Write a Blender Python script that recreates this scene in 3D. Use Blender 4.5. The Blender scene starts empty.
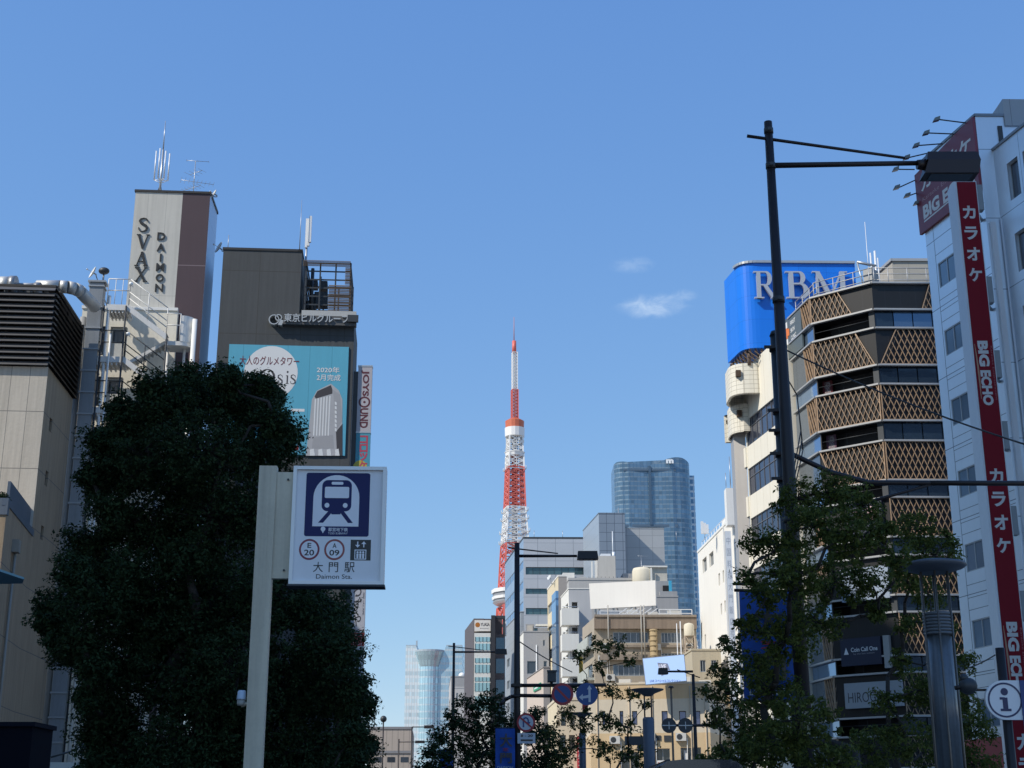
import bpy, math, random
import numpy as np
from mathutils import Vector
from math import radians as R

random.seed(7)
RNG = np.random.default_rng(11)
sc = bpy.context.scene
COL = sc.collection

# ------------------------------------------------------------------ camera
FPX = 1420.0
PITCH = R(17.2)
EYE = 1.6
cd = bpy.data.cameras.new("camera")
cd.sensor_width = 36.0
cd.lens = 36.0 * FPX / 1024.0
cd.clip_start = 0.1
cd.clip_end = 6000
cam = bpy.data.objects.new("camera", cd)
COL.objects.link(cam)
cam.location = (0, 0, EYE)
cam.rotation_euler = (R(90) + PITCH, 0, 0)
sc.camera = cam

# ------------------------------------------------------------------ light
SUN_AZ, SUN_EL = R(240), R(43)          # azimuth clockwise from +Y
SDIR = Vector((math.sin(SUN_AZ) * math.cos(SUN_EL), math.cos(SUN_AZ) * math.cos(SUN_EL), math.sin(SUN_EL)))
world = bpy.data.worlds.new("World")
sc.world = world
world.use_nodes = True
nt = world.node_tree
for n in list(nt.nodes):
    nt.nodes.remove(n)
wo = nt.nodes.new("ShaderNodeOutputWorld")
bg = nt.nodes.new("ShaderNodeBackground")
sky = nt.nodes.new("ShaderNodeTexSky")
sky.sky_type = 'NISHITA'
sky.sun_disc = False
sky.sun_elevation = SUN_EL
sky.sun_rotation = SUN_AZ
sky.altitude = 50
sky.air_density = 1.0
sky.dust_density = 0.0
sky.ozone_density = 3.0
bg.inputs[1].default_value = SKY_STRENGTH = 0.13
# one wisp of cloud, fixed to a direction of the sky
tc = nt.nodes.new("ShaderNodeTexCoord")
def wn(t, **k):
    n = nt.nodes.new(t)
    for a, b in k.items():
        setattr(n, a, b)
    return n
def pix_dir(u, v):
    b = (384 - v) / FPX
    c, s = math.cos(PITCH), math.sin(PITCH)
    return Vector(((u - 512) / FPX, c - b * s, s + b * c)).normalized()
def cloud_mask(u, v, wpx, hpx, seed, amt):
    d = pix_dir(u, v)
    right = Vector((d.y, -d.x, 0)).normalized()
    up = right.cross(d).normalized()
    dr = wn("ShaderNodeVectorMath", operation='DOT_PRODUCT'); dr.inputs[1].default_value = right
    du = wn("ShaderNodeVectorMath", operation='DOT_PRODUCT'); du.inputs[1].default_value = up
    nt.links.new(tc.outputs['Generated'], dr.inputs[0]); nt.links.new(tc.outputs['Generated'], du.inputs[0])
    sx = wn("ShaderNodeMath", operation='MULTIPLY'); sx.inputs[1].default_value = FPX / wpx
    sy = wn("ShaderNodeMath", operation='MULTIPLY'); sy.inputs[1].default_value = FPX / hpx
    nt.links.new(dr.outputs['Value'], sx.inputs[0]); nt.links.new(du.outputs['Value'], sy.inputs[0])
    cmb = wn("ShaderNodeCombineXYZ"); nt.links.new(sx.outputs[0], cmb.inputs[0]); nt.links.new(sy.outputs[0], cmb.inputs[1])
    ln = wn("ShaderNodeVectorMath", operation='LENGTH'); nt.links.new(cmb.outputs[0], ln.inputs[0])
    fall = wn("ShaderNodeMapRange"); fall.inputs[1].default_value = 1.0; fall.inputs[2].default_value = 0.15
    nt.links.new(ln.outputs['Value'], fall.inputs[0])
    cmb2 = wn("ShaderNodeCombineXYZ"); nt.links.new(sx.outputs[0], cmb2.inputs[0]); nt.links.new(sy.outputs[0], cmb2.inputs[1]); cmb2.inputs[2].default_value = seed
    mp = wn("ShaderNodeVectorMath", operation='MULTIPLY'); mp.inputs[1].default_value = (1.6, 0.9, 1); nt.links.new(cmb2.outputs[0], mp.inputs[0])
    nz = wn("ShaderNodeTexNoise"); nz.inputs['Scale'].default_value = 1.6; nz.inputs['Detail'].default_value = 8; nz.inputs['Roughness'].default_value = 0.62
    nz.inputs['Distortion'].default_value = 0.6
    nt.links.new(mp.outputs[0], nz.inputs['Vector'])
    mul = wn("ShaderNodeMath", operation='MULTIPLY'); nt.links.new(nz.outputs['Fac'], mul.inputs[0]); nt.links.new(fall.outputs[0], mul.inputs[1])
    mr = wn("ShaderNodeMapRange"); mr.interpolation_type = 'SMOOTHSTEP'; mr.inputs[1].default_value = 0.14; mr.inputs[2].default_value = 0.62; mr.inputs[4].default_value = amt
    nt.links.new(mul.outputs[0], mr.inputs[0])
    front = wn("ShaderNodeVectorMath", operation='DOT_PRODUCT'); front.inputs[1].default_value = d
    nt.links.new(tc.outputs['Generated'], front.inputs[0])
    gt = wn("ShaderNodeMath", operation='GREATER_THAN'); gt.inputs[1].default_value = 0.5; nt.links.new(front.outputs['Value'], gt.inputs[0])
    m2 = wn("ShaderNodeMath", operation='MULTIPLY'); nt.links.new(mr.outputs[0], m2.inputs[0]); nt.links.new(gt.outputs[0], m2.inputs[1])
    return m2
# the clear autumn air of the photograph: the sky brightens less towards the horizon
sp_ = wn("ShaderNodeSeparateColor"); nt.links.new(sky.outputs[0], sp_.inputs[0])
cm_ = wn("ShaderNodeCombineColor")
for i, (g_, a_) in enumerate(((0.793, 0.741), (0.61, 0.795), (0.302, 0.901))):
    m0 = wn("ShaderNodeMath", operation='MULTIPLY'); m0.inputs[1].default_value = SKY_STRENGTH; nt.links.new(sp_.outputs[i], m0.inputs[0])
    m1 = wn("ShaderNodeMath", operation='POWER'); m1.inputs[1].default_value = g_; nt.links.new(m0.outputs[0], m1.inputs[0])
    m2_ = wn("ShaderNodeMath", operation='MULTIPLY'); m2_.inputs[1].default_value = a_ / SKY_STRENGTH; nt.links.new(m1.outputs[0], m2_.inputs[0])
    nt.links.new(m2_.outputs[0], cm_.inputs[i])
prev = cm_.outputs[0]
for (u, v, w_, h_, seed, amt) in ((652, 306, 56, 19, 3.1, 0.95), (632, 265, 36, 13, 9.4, 0.32), (683, 296, 26, 10, 5.7, 0.35)):
    m = cloud_mask(u, v, w_, h_, seed, amt)
    mx = wn("ShaderNodeMix", data_type='RGBA')
    mx.inputs[7].default_value = (3.6, 4.9, 6.9, 1)
    nt.links.new(m.outputs[0], mx.inputs[0]); nt.links.new(prev, mx.inputs[6])
    prev = mx.outputs[2]
nt.links.new(prev, bg.inputs[0])
nt.links.new(bg.outputs[0], wo.inputs[0])

sl = bpy.data.lights.new("sun", 'SUN')
sl.energy = 4.5
sl.angle = R(0.53)
sl.color = (1.0, 0.93, 0.82)
so = bpy.data.objects.new("sun", sl)
COL.objects.link(so)
so.rotation_euler = SDIR.to_track_quat('Z', 'Y').to_euler()
so.location = (-60, -30, 90)

vs = sc.view_settings
vs.view_transform = 'Standard'
vs.look = 'None'
vs.exposure = 0.0
vs.gamma = 1.0
vs.use_curve_mapping = False
sc.cycles.max_bounces = 6
sc.cycles.diffuse_bounces = 3
sc.cycles.transparent_max_bounces = 6
sc.cycles.use_denoising = True

# ------------------------------------------------------------------ geometry of the view
CP, SP = math.cos(PITCH), math.sin(PITCH)
def kt(v):
    b = (384 - v) / FPX
    k = CP - b * SP
    return (SP + b * CP) / k, k
def zat(v, Y):
    return EYE + Y * kt(v)[0]
def at(u, v, Y):
    t, k = kt(v)
    return Vector((Y * (u - 512) / FPX / k, Y, EYE + Y * t))
def plan(u, v, Y):
    p = at(u, v, Y)
    return Vector((p.x, p.y))
def along(p, d, u, v):
    """plan point on the line p + l*d that shows in column u at row v"""
    m = (u - 512) / FPX / kt(v)[1]
    l = (m * p.y - p.x) / (d.x - m * d.y)
    return p + d * l
def V2(x, y):
    v = Vector((x, y)); v.normalize(); return v

class Wall:
    """vertical plane; p to q runs left to right as seen from outside"""
    def __init__(s, p, q):
        s.p = Vector(p[:2]); s.q = Vector(q[:2])
        d = s.q - s.p
        s.len = d.length
        s.d = d.normalized()
        s.n = Vector((s.d.y, -s.d.x))
    def pt(s, a, z, o=0.0):
        v = s.p + s.d * a + s.n * o
        return Vector((v.x, v.y, z))
    def px(s, u, v, o=0.0):
        b = (384 - v) / FPX
        rd = Vector(((u - 512) / FPX, CP - b * SP, SP + b * CP))
        p = s.p + s.n * o
        lam = (s.n.x * p.x + s.n.y * p.y) / (s.n.x * rd.x + s.n.y * rd.y)
        h = rd * lam
        return ((h.x - s.p.x) * s.d.x + (h.y - s.p.y) * s.d.y, EYE + h.z)
    def shift(s, o):
        return Wall(s.p + s.n * o, s.q + s.n * o)

# ------------------------------------------------------------------ mesh builder
class MB:
    def __init__(s):
        s.v = []; s.f = []; s.sm = []
    def add(s, vs, fs, smooth=False):
        o = len(s.v)
        s.v.extend([tuple(x) for x in vs])
        for f in fs:
            s.f.append(tuple(i + o for i in f)); s.sm.append(smooth)
        return s
    def quad(s, a, b, c, d):
        return s.add([a, b, c, d], [(0, 1, 2, 3)])
    def hexa(s, b, t, smooth=False):
        n = len(b)
        fs = [tuple(reversed(range(n))), tuple(range(n, 2 * n))]
        for i in range(n):
            j = (i + 1) % n
            fs.append((i, j, n + j, n + i))
        return s.add(list(b) + list(t), fs, smooth)
    def box(s, x0, x1, y0, y1, z0, z1):
        b = [(x0, y0, z0), (x1, y0, z0), (x1, y1, z0), (x0, y1, z0)]
        return s.hexa(b, [(x, y, z1) for x, y, z in b])
    def wbox(s, W, a0, a1, z0, z1, o0, o1):
        b = [W.pt(a0, z0, o1), W.pt(a1, z0, o1), W.pt(a1, z0, o0), W.pt(a0, z0, o0)]
        return s.hexa(b, [Vector((p.x, p.y, z1)) for p in b])
    def prism(s, poly, z0, z1, smooth=False):
        """poly counter-clockwise seen from above"""
        b = [(p[0], p[1], z0) for p in poly]
        return s.hexa(b, [(p[0], p[1], z1) for p in poly])
    def wprism(s, W, pts, o0, o1):
        """pts (a,z) counter-clockwise seen from outside"""
        ar = sum(pts[i][0] * pts[(i + 1) % len(pts)][1] - pts[(i + 1) % len(pts)][0] * pts[i][1] for i in range(len(pts)))
        if ar < 0:
            pts = list(reversed(pts))
        return s.hexa([W.pt(a, z, o0) for a, z in pts], [W.pt(a, z, o1) for a, z in pts])
    def pxpoly(s, W, uv, o0, o1):
        return s.wprism(W, [W.px(u, v) for u, v in uv], o0, o1)
    def tube(s, p0, p1, r0, r1=None, n=8, cap=True, smooth=True):
        r1 = r0 if r1 is None else r1
        p0 = Vector(p0); p1 = Vector(p1)
        ax = p1 - p0
        if ax.length < 1e-6:
            return s
        ax.normalize()
        ref = Vector((0, 0, 1)) if abs(ax.z) < 0.9 else Vector((1, 0, 0))
        x = ax.cross(ref).normalized(); y = x.cross(ax) * -1
        vs = []
        for p, r in ((p0, r0), (p1, r1)):
            for i in range(n):
                a = 2 * math.pi * i / n
                vs.append(p + x * (math.cos(a) * r) + y * (math.sin(a) * r))
        fs = [(i, (i + 1) % n, n + (i + 1) % n, n + i) for i in range(n)]
        s.add(vs, fs, smooth)
        if cap:
            o = len(s.v) - 2 * n
            s.f.append(tuple(reversed([o + i for i in range(n)]))); s.sm.append(False)
            s.f.append(tuple(o + n + i for i in range(n))); s.sm.append(False)
        return s
    def path(s, pts, r, n=8, r1=None):
        m = len(pts) - 1
        for i in range(m):
            ra = r if r1 is None else r + (r1 - r) * i / m
            rb = r if r1 is None else r + (r1 - r) * (i + 1) / m
            s.tube(pts[i], pts[i + 1], ra, rb, n, cap=(i in (0, m - 1)) or n < 9)
        return s
    def bar(s, p0, p1, w, h, up=(0, 0, 1)):
        p0 = Vector(p0); p1 = Vector(p1); ax = (p1 - p0).normalized()
        up = Vector(up)
        if abs(ax.dot(up)) > 0.98:
            up = Vector((0, 1, 0))
        x = ax.cross(up).normalized() * (w / 2); y = x.cross(ax).normalized() * (h / 2)
        b = [p0 - x - y, p0 - x + y, p0 + x + y, p0 + x - y]
        return s.hexa(b, [q + (p1 - p0) for q in b])
    def ball(s, c, rx, ry=None, rz=None, n=12, m=8):
        ry = ry or rx; rz = rz or rx
        vs = [(c[0], c[1], c[2] + rz)]
        for j in range(1, m):
            th = math.pi * j / m
            for i in range(n):
                a = 2 * math.pi * i / n
                vs.append((c[0] + rx * math.sin(th) * math.cos(a), c[1] + ry * math.sin(th) * math.sin(a), c[2] + rz * math.cos(th)))
        vs.append((c[0], c[1], c[2] - rz))
        fs = [(0, 1 + i, 1 + (i + 1) % n) for i in range(n)]
        for j in range(m - 2):
            for i in range(n):
                a = 1 + j * n + i; b = 1 + j * n + (i + 1) % n
                fs.append((a, a + n, b + n, b))
        L = len(vs) - 1
        fs += [(L, L - n + (i + 1) % n, L - n + i) for i in range(n)]
        return s.add(vs, fs, True)
    def lathe(s, c, prof, n=24):
        """prof list of (r,z) bottom to top"""
        vs = []
        for r, z in prof:
            for i in range(n):
                a = 2 * math.pi * i / n
                vs.append((c[0] + r * math.cos(a), c[1] + r * math.sin(a), z))
        fs = []
        for j in range(len(prof) - 1):
            for i in range(n):
                k = (i + 1) % n
                fs.append((j * n + i, j * n + k, (j + 1) * n + k, (j + 1) * n + i))
        s.add(vs, fs, True)
        o = len(s.v) - len(vs)
        s.f.append(tuple(reversed([o + i for i in range(n)]))); s.sm.append(False)
        s.f.append(tuple(o + (len(prof) - 1) * n + i for i in range(n))); s.sm.append(False)
        return s
    def holes(s, W, a0, a1, z0, z1, hs, dep=0.15, back=False):
        """wall rectangle with rectangular openings and their reveals"""
        xs = sorted({a0, a1} | {h[0] for h in hs} | {h[1] for h in hs})
        zs = sorted({z0, z1} | {h[2] for h in hs} | {h[3] for h in hs})
        xs = [x for x in xs if a0 - 1e-6 <= x <= a1 + 1e-6]; zs = [z for z in zs if z0 - 1e-6 <= z <= z1 + 1e-6]
        for i in range(len(zs) - 1):
            zc = (zs[i] + zs[i + 1]) / 2
            run = None
            for j in range(len(xs) - 1):
                xc = (xs[j] + xs[j + 1]) / 2
                ins = any(h[0] < xc < h[1] and h[2] < zc < h[3] for h in hs)
                if not ins and run is None:
                    run = xs[j]
                if ins and run is not None:
                    s.quad(W.pt(run, zs[i]), W.pt(xs[j], zs[i]), W.pt(xs[j], zs[i + 1]), W.pt(run, zs[i + 1])); run = None
            if run is not None:
                s.quad(W.pt(run, zs[i]), W.pt(a1, zs[i]), W.pt(a1, zs[i + 1]), W.pt(run, zs[i + 1]))
        for h in hs:
            A, B, C, D = h[:4]
            d = h[4] if len(h) > 4 else dep
            s.quad(W.pt(A, C), W.pt(B, C), W.pt(B, C, -d), W.pt(A, C, -d))
            s.quad(W.pt(A, D, -d), W.pt(B, D, -d), W.pt(B, D), W.pt(A, D))
            s.quad(W.pt(A, C, -d), W.pt(A, D, -d), W.pt(A, D), W.pt(A, C))
            s.quad(W.pt(B, C), W.pt(B, D), W.pt(B, D, -d), W.pt(B, C, -d))
            if back or len(h) > 5:
                s.quad(W.pt(A, C, -d), W.pt(B, C, -d), W.pt(B, D, -d), W.pt(A, D, -d))
        return s
    def text(s, W, body, a0, a1, z0, z1, o, ext=0.0, bold=0.0, rot=False, skew=0.0):
        vs, fs = glyphs(body, bold)
        out = []
        for x, y, z in vs:
            if rot:
                x, y = y, 1 - x
            x = x + skew * (y - 0.5)
            out.append(W.pt(a0 + (a1 - a0) * x, z0 + (z1 - z0) * y, o + ext * z))
        if ext == 0.0:
            keep = [f for f, zz in fs if zz > 0.5]
        else:
            keep = [f for f, zz in fs]
        used = {}
        nv = []; nf = []
        for f in keep:
            g = []
            for i in f:
                if i not in used:
                    used[i] = len(nv); nv.append(out[i])
                g.append(used[i])
            nf.append(tuple(g))
        return s.add(nv, nf)
    def build(s, name, mat, parent=None, org=None):
        me = bpy.data.meshes.new(name)
        if parent is not None and org is None:
            org = ORG.get(parent.name, Vector((0, 0, 0)))
        org = Vector(org or (0, 0, 0))
        me.from_pydata([(x - org.x, y - org.y, z - org.z) for x, y, z in s.v], [], s.f)
        me.polygons.foreach_set("use_smooth", s.sm)
        # wall-aligned texture coordinates in metres
        uv = me.uv_layers.new(name="UVMap")
        co = np.array(s.v, dtype=np.float64) if s.v else np.zeros((0, 3))
        me.update()
        nrm = np.zeros(len(me.polygons) * 3); me.polygons.foreach_get("normal", nrm); nrm = nrm.reshape(-1, 3)
        ls = np.zeros(len(me.polygons), dtype=np.int64); me.polygons.foreach_get("loop_total", ls)
        li = np.zeros(len(me.loops), dtype=np.int64); me.loops.foreach_get("vertex_index", li)
        nl = np.repeat(nrm, ls, axis=0); P = co[li]
        hor = np.hypot(nl[:, 0], nl[:, 1]) + 1e-9
        tx, ty = -nl[:, 1] / hor, nl[:, 0] / hor
        flat = np.abs(nl[:, 2]) > 0.8
        U = np.where(flat, P[:, 0], P[:, 0] * tx + P[:, 1] * ty)
        Vv = np.where(flat, P[:, 1], P[:, 2])
        uv.data.foreach_set("uv", np.stack([U, Vv], 1).ravel().astype(np.float32))
        if mat is not None:
            me.materials.append(mat)
        o = bpy.data.objects.new(name, me)
        COL.objects.link(o)
        if parent is not None:
            o.parent = parent
        else:
            o.location = org
        ORG[o.name] = org
        return o

ORG = {}
_G = {}
def glyphs(body, bold=0.0):
    key = (body, bold)
    if key in _G:
        return _G[key]
    c = bpy.data.curves.new("lettering", "FONT")
    c.body = body
    c.extrude = 0.5
    c.offset = bold
    c.resolution_u = 3
    o = bpy.data.objects.new("lettering", c)
    COL.objects.link(o)
    bpy.context.view_layer.update()
    me = bpy.data.meshes.new_from_object(o.evaluated_get(bpy.context.evaluated_depsgraph_get()))
    bpy.data.objects.remove(o); bpy.data.curves.remove(c)
    vs = np.array([v.co[:] for v in me.vertices])
    mn = vs.min(0); mx = vs.max(0); sz = np.maximum(mx - mn, 1e-6)
    fs = []
    for p in me.polygons:
        zz = 1.0 if p.normal.z > 0.5 else 0.0
        fs.append((tuple(p.vertices), zz))
    nv = [((x - mn[0]) / sz[0], (y - mn[1]) / sz[1], z + 0.5) for x, y, z in vs]
    bpy.data.meshes.remove(me)
    _G[key] = (nv, fs)
    return _G[key]

def tag(o, label=None, cat=None, group=None, kind=None):
    if label: o['label'] = label
    if cat: o['category'] = cat
    if group: o['group'] = group
    if kind: o['kind'] = kind
    return o
def thing(name, label, cat, loc, group=None):
    o = bpy.data.objects.new(name, None)
    COL.objects.link(o)
    o.empty_display_size = 0.3
    o.location = loc
    ORG[o.name] = Vector(loc)
    return tag(o, label, cat, group)
def base(p, z=0.0):
    return (p[0], p[1], z)
def dup(root, loc, rz=0.0, label=None):
    r = root.copy(); COL.objects.link(r); r.location = loc; r.rotation_euler = (0, 0, rz)
    if label: r['label'] = label
    for ch in [x for x in COL.objects if x.parent == root]:
        c = ch.copy(); COL.objects.link(c); c.parent = r
        for g in [x for x in COL.objects if x.parent == ch]:
            d = g.copy(); COL.objects.link(d); d.parent = c
    return r

# ------------------------------------------------------------------ materials
MATS = {}
def newmat(name):
    m = bpy.data.materials.new(name)
    m.use_nodes = True
    return m, m.node_tree, m.node_tree.nodes["Principled BSDF"]
def N(t, typ, **k):
    n = t.nodes.new(typ)
    for a, b in k.items():
        setattr(n, a, b)
    return n
def mth(t, op, a, b=None, clamp=False):
    n = t.nodes.new("ShaderNodeMath"); n.operation = op; n.use_clamp = clamp
    for i, x in enumerate((a, b)):
        if x is None: continue
        if isinstance(x, (int, float)): n.inputs[i].default_value = x
        else: t.links.new(x, n.inputs[i])
    return n.outputs[0]
def mixc(t, f, a, b, blend='MIX'):
    n = t.nodes.new("ShaderNodeMix"); n.data_type = 'RGBA'; n.blend_type = blend
    for s, x in ((0, f), (6, a), (7, b)):
        if isinstance(x, (int, float)): n.inputs[s].default_value = x
        elif isinstance(x, tuple): n.inputs[s].default_value = x if len(x) == 4 else (*x, 1)
        else: t.links.new(x, n.inputs[s])
    return n.outputs[2]
def surf(name, col, rough=0.7, metal=0.0, var=0.12, scale=1.0, streak=0.0, bump=0.0, spec=0.5, grid=None, cell=0.0, coat=0.0, alpha=None):
    """painted / concrete / tiled surface: blotches, rain streaks, optional joints
    grid = (w, h, u0, z0, line_w, line_h, line_colour)"""
    if name in MATS: return MATS[name]
    m, t, P = newmat(name)
    P.inputs['Roughness'].default_value = rough
    P.inputs['Metallic'].default_value = metal
    P.inputs['Specular IOR Level'].default_value = spec
    P.inputs['Coat Weight'].default_value = coat
    uv = N(t, "ShaderNodeUVMap"); uv.uv_map = "UVMap"
    sep = N(t, "ShaderNodeSeparateXYZ"); t.links.new(uv.outputs[0], sep.inputs[0])
    c = (*col, 1)
    geo = N(t, "ShaderNodeTexCoord")
    n1 = N(t, "ShaderNodeTexNoise"); n1.inputs['Scale'].default_value = 0.35 * scale; n1.inputs['Detail'].default_value = 7; n1.inputs['Roughness'].default_value = 0.65
    t.links.new(geo.outputs['Object'], n1.inputs['Vector'])
    n2 = N(t, "ShaderNodeTexNoise"); n2.inputs['Scale'].default_value = 6 * scale; n2.inputs['Detail'].default_value = 4
    t.links.new(geo.outputs['Object'], n2.inputs['Vector'])
    a = mth(t, 'ADD', mth(t, 'MULTIPLY', mth(t, 'SUBTRACT', n1.outputs[0], 0.5), 2.2 * var), mth(t, 'MULTIPLY', mth(t, 'SUBTRACT', n2.outputs[0], 0.5), 1.0 * var))
    if streak > 0:
        mp = N(t, "ShaderNodeMapping"); mp.inputs['Scale'].default_value = (2.2, 0.09, 1); t.links.new(uv.outputs[0], mp.inputs[0])
        n3 = N(t, "ShaderNodeTexNoise"); n3.inputs['Scale'].default_value = 1.5; n3.inputs['Detail'].default_value = 6; n3.inputs['Roughness'].default_value = 0.7
        t.links.new(mp.outputs[0], n3.inputs['Vector'])
        a = mth(t, 'SUBTRACT', a, mth(t, 'MULTIPLY', mth(t, 'MAXIMUM', mth(t, 'SUBTRACT', n3.outputs[0], 0.42), 0.0), 3.0 * streak))
    f = mth(t, 'ADD', a, 1.0)
    if cell > 0 and grid:
        w, h, u0, z0 = grid[:4]
        cx = mth(t, 'FLOOR', mth(t, 'DIVIDE', mth(t, 'SUBTRACT', sep.outputs[0], u0), w))
        cz = mth(t, 'FLOOR', mth(t, 'DIVIDE', mth(t, 'SUBTRACT', sep.outputs[1], z0), h))
        cb = N(t, "ShaderNodeCombineXYZ"); t.links.new(cx, cb.inputs[0]); t.links.new(cz, cb.inputs[1])
        wnz = N(t, "ShaderNodeTexWhiteNoise"); wnz.noise_dimensions = '3D'; t.links.new(cb.outputs[0], wnz.inputs[0])
        f = mth(t, 'ADD', f, mth(t, 'MULTIPLY', mth(t, 'SUBTRACT', wnz.outputs[0], 0.5), 2 * cell))
    sc_ = N(t, "ShaderNodeVectorMath", operation='SCALE'); sc_.inputs[0].default_value = col; t.links.new(f, sc_.inputs['Scale'])
    colr = sc_.outputs[0]
    hgt = None
    if grid:
        w, h, u0, z0, lw, lh, lc = grid
        fx = mth(t, 'FRACT', mth(t, 'DIVIDE', mth(t, 'SUBTRACT', sep.outputs[0], u0), w))
        fz = mth(t, 'FRACT', mth(t, 'DIVIDE', mth(t, 'SUBTRACT', sep.outputs[1], z0), h))
        ml = mth(t, 'MAXIMUM', mth(t, 'LESS_THAN', fx, lw / w), mth(t, 'LESS_THAN', fz, lh / h))
        colr = mixc(t, ml, colr, lc)
    t.links.new(colr, P.inputs['Base Color'])
    if bump > 0:
        bp = N(t, "ShaderNodeBump"); bp.inputs['Strength'].default_value = bump; bp.inputs['Distance'].default_value = 0.05
        t.links.new(n2.outputs[0], bp.inputs['Height']); t.links.new(bp.outputs[0], P.inputs['Normal'])
    MATS[name] = m
    return m
def glass(name, col=(0.03, 0.04, 0.05), metal=0.0, rough=0.06, var=0.5, spec=0.8):
    """window glass in front of a dark room; each pane differs a little"""
    if name in MATS: return MATS[name]
    m, t, P = newmat(name)
    P.inputs['Roughness'].default_value = rough; P.inputs['Metallic'].default_value = metal
    P.inputs['Specular IOR Level'].default_value = spec
    oi = N(t, "ShaderNodeObjectInfo"); geo = N(t, "ShaderNodeNewGeometry")
    f = mth(t, 'ADD', mth(t, 'MULTIPLY', mth(t, 'ADD', oi.outputs['Random'], geo.outputs['Random Per Island']), var), 1 - var)
    sc_ = N(t, "ShaderNodeVectorMath", operation='SCALE'); sc_.inputs[0].default_value = col; t.links.new(f, sc_.inputs['Scale'])
    t.links.new(sc_.outputs[0], P.inputs['Base Color'])
    tcx = N(t, "ShaderNodeTexCoord"); nz = N(t, "ShaderNodeTexNoise"); nz.inputs['Scale'].default_value = 0.8; nz.inputs['Detail'].default_value = 2
    t.links.new(tcx.outputs['Object'], nz.inputs['Vector'])
    bp = N(t, "ShaderNodeBump"); bp.inputs['Strength'].default_value = 0.12; bp.inputs['Distance'].default_value = 0.06
    t.links.new(nz.outputs[0], bp.inputs['Height']); t.links.new(bp.outputs[0], P.inputs['Normal'])
    MATS[name] = m
    return m
def curtain(name, gl, band, fh, bh, mw, mt, mcol, z0=0.0, metal=0.6, rough=0.12, cell=0.25):
    """glass curtain wall: a spandrel band per floor, mullions, panes that differ"""
    if name in MATS: return MATS[name]
    m, t, P = newmat(name)
    P.inputs['Metallic'].default_value = metal; P.inputs['Roughness'].default_value = rough
    uv = N(t, "ShaderNodeUVMap"); uv.uv_map = "UVMap"
    sep = N(t, "ShaderNodeSeparateXYZ"); t.links.new(uv.outputs[0], sep.inputs[0])
    xz = mth(t, 'DIVIDE', mth(t, 'SUBTRACT', sep.outputs[1], z0), fh)
    xx = mth(t, 'DIVIDE', sep.outputs[0], mw)
    isb = mth(t, 'LESS_THAN', mth(t, 'FRACT', xz), bh / fh)
    ism = mth(t, 'LESS_THAN', mth(t, 'FRACT', xx), mt / mw)
    cb = N(t, "ShaderNodeCombineXYZ"); t.links.new(mth(t, 'FLOOR', xx), cb.inputs[0]); t.links.new(mth(t, 'FLOOR', xz), cb.inputs[1])
    wz = N(t, "ShaderNodeTexWhiteNoise"); wz.noise_dimensions = '3D'; t.links.new(cb.outputs[0], wz.inputs[0])
    cb2 = N(t, "ShaderNodeCombineXYZ"); t.links.new(mth(t, 'FLOOR', xz), cb2.inputs[0])
    wz2 = N(t, "ShaderNodeTexWhiteNoise"); wz2.noise_dimensions = '3D'; t.links.new(cb2.outputs[0], wz2.inputs[0])
    f = mth(t, 'ADD', 1.0, mth(t, 'MULTIPLY', mth(t, 'SUBTRACT', mth(t, 'ADD', wz.outputs[0], wz2.outputs[0]), 1.0), cell))
    s1 = N(t, "ShaderNodeVectorMath", operation='SCALE'); s1.inputs[0].default_value = gl; t.links.new(f, s1.inputs['Scale'])
    c = mixc(t, isb, s1.outputs[0], (*band, 1))
    c = mixc(t, ism, c, (*mcol, 1))
    t.links.new(c, P.inputs['Base Color'])
    rr = mth(t, 'ADD', rough, mth(t, 'MULTIPLY', isb, 0.25)); t.links.new(rr, P.inputs['Roughness'])
    MATS[name] = m
    return m
def leafmat(name, c0, c1, trans=0.25):
    if name in MATS: return MATS[name]
    m, t, P = newmat(name)
    geo = N(t, "ShaderNodeNewGeometry")
    cr = N(t, "ShaderNodeValToRGB")
    cr.color_ramp.elements[0].color = (*c0, 1); cr.color_ramp.elements[1].color = (*c1, 1)
    t.links.new(geo.outputs['Random Per Island'], cr.inputs[0])
    t.links.new(cr.outputs[0], P.inputs['Base Color'])
    P.inputs['Roughness'].default_value = 0.6; P.inputs['Specular IOR Level'].default_value = 0.12
    tr = N(t, "ShaderNodeBsdfTranslucent"); t.links.new(cr.outputs[0], tr.inputs[0])
    ms = N(t, "ShaderNodeMixShader"); ms.inputs[0].default_value = trans
    out = t.nodes["Material Output"]
    t.links.new(P.outputs[0], ms.inputs[1]); t.links.new(tr.outputs[0], ms.inputs[2]); t.links.new(ms.outputs[0], out.inputs[0])
    MATS[name] = m
    return m

# common stock
M_BLACKIRON = surf("dark_brown_painted_steel", (0.022, 0.017, 0.017), 0.45, 0.2, 0.2)
M_STEEL = surf("galvanised_steel", (0.42, 0.44, 0.46), 0.4, 0.7, 0.15, 2.0)
M_DUCT = surf("duct_sheet_metal", (0.52, 0.52, 0.50), 0.5, 0.45, 0.15, 1.5)
M_DKGREY = surf("dark_grey_metal", (0.05, 0.055, 0.06), 0.5, 0.3, 0.15)
M_WHITEPAINT = surf("white_paint", (0.78, 0.77, 0.73), 0.55, 0, 0.06, 1, 0.05)
M_WHITEMETAL = surf("white_metal", (0.70, 0.72, 0.74), 0.4, 0.1, 0.06)
M_GLASS = glass("window_glass", (0.035, 0.045, 0.06))
M_GLASSBLUE = glass("blue_reflecting_glass", (0.22, 0.33, 0.48), 0.75, 0.07, 0.35)
M_GLASSGREY = glass("grey_glass", (0.16, 0.19, 0.22), 0.5, 0.1, 0.4)
M_FRAME = surf("aluminium_frame", (0.45, 0.47, 0.48), 0.4, 0.5, 0.08)
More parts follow.
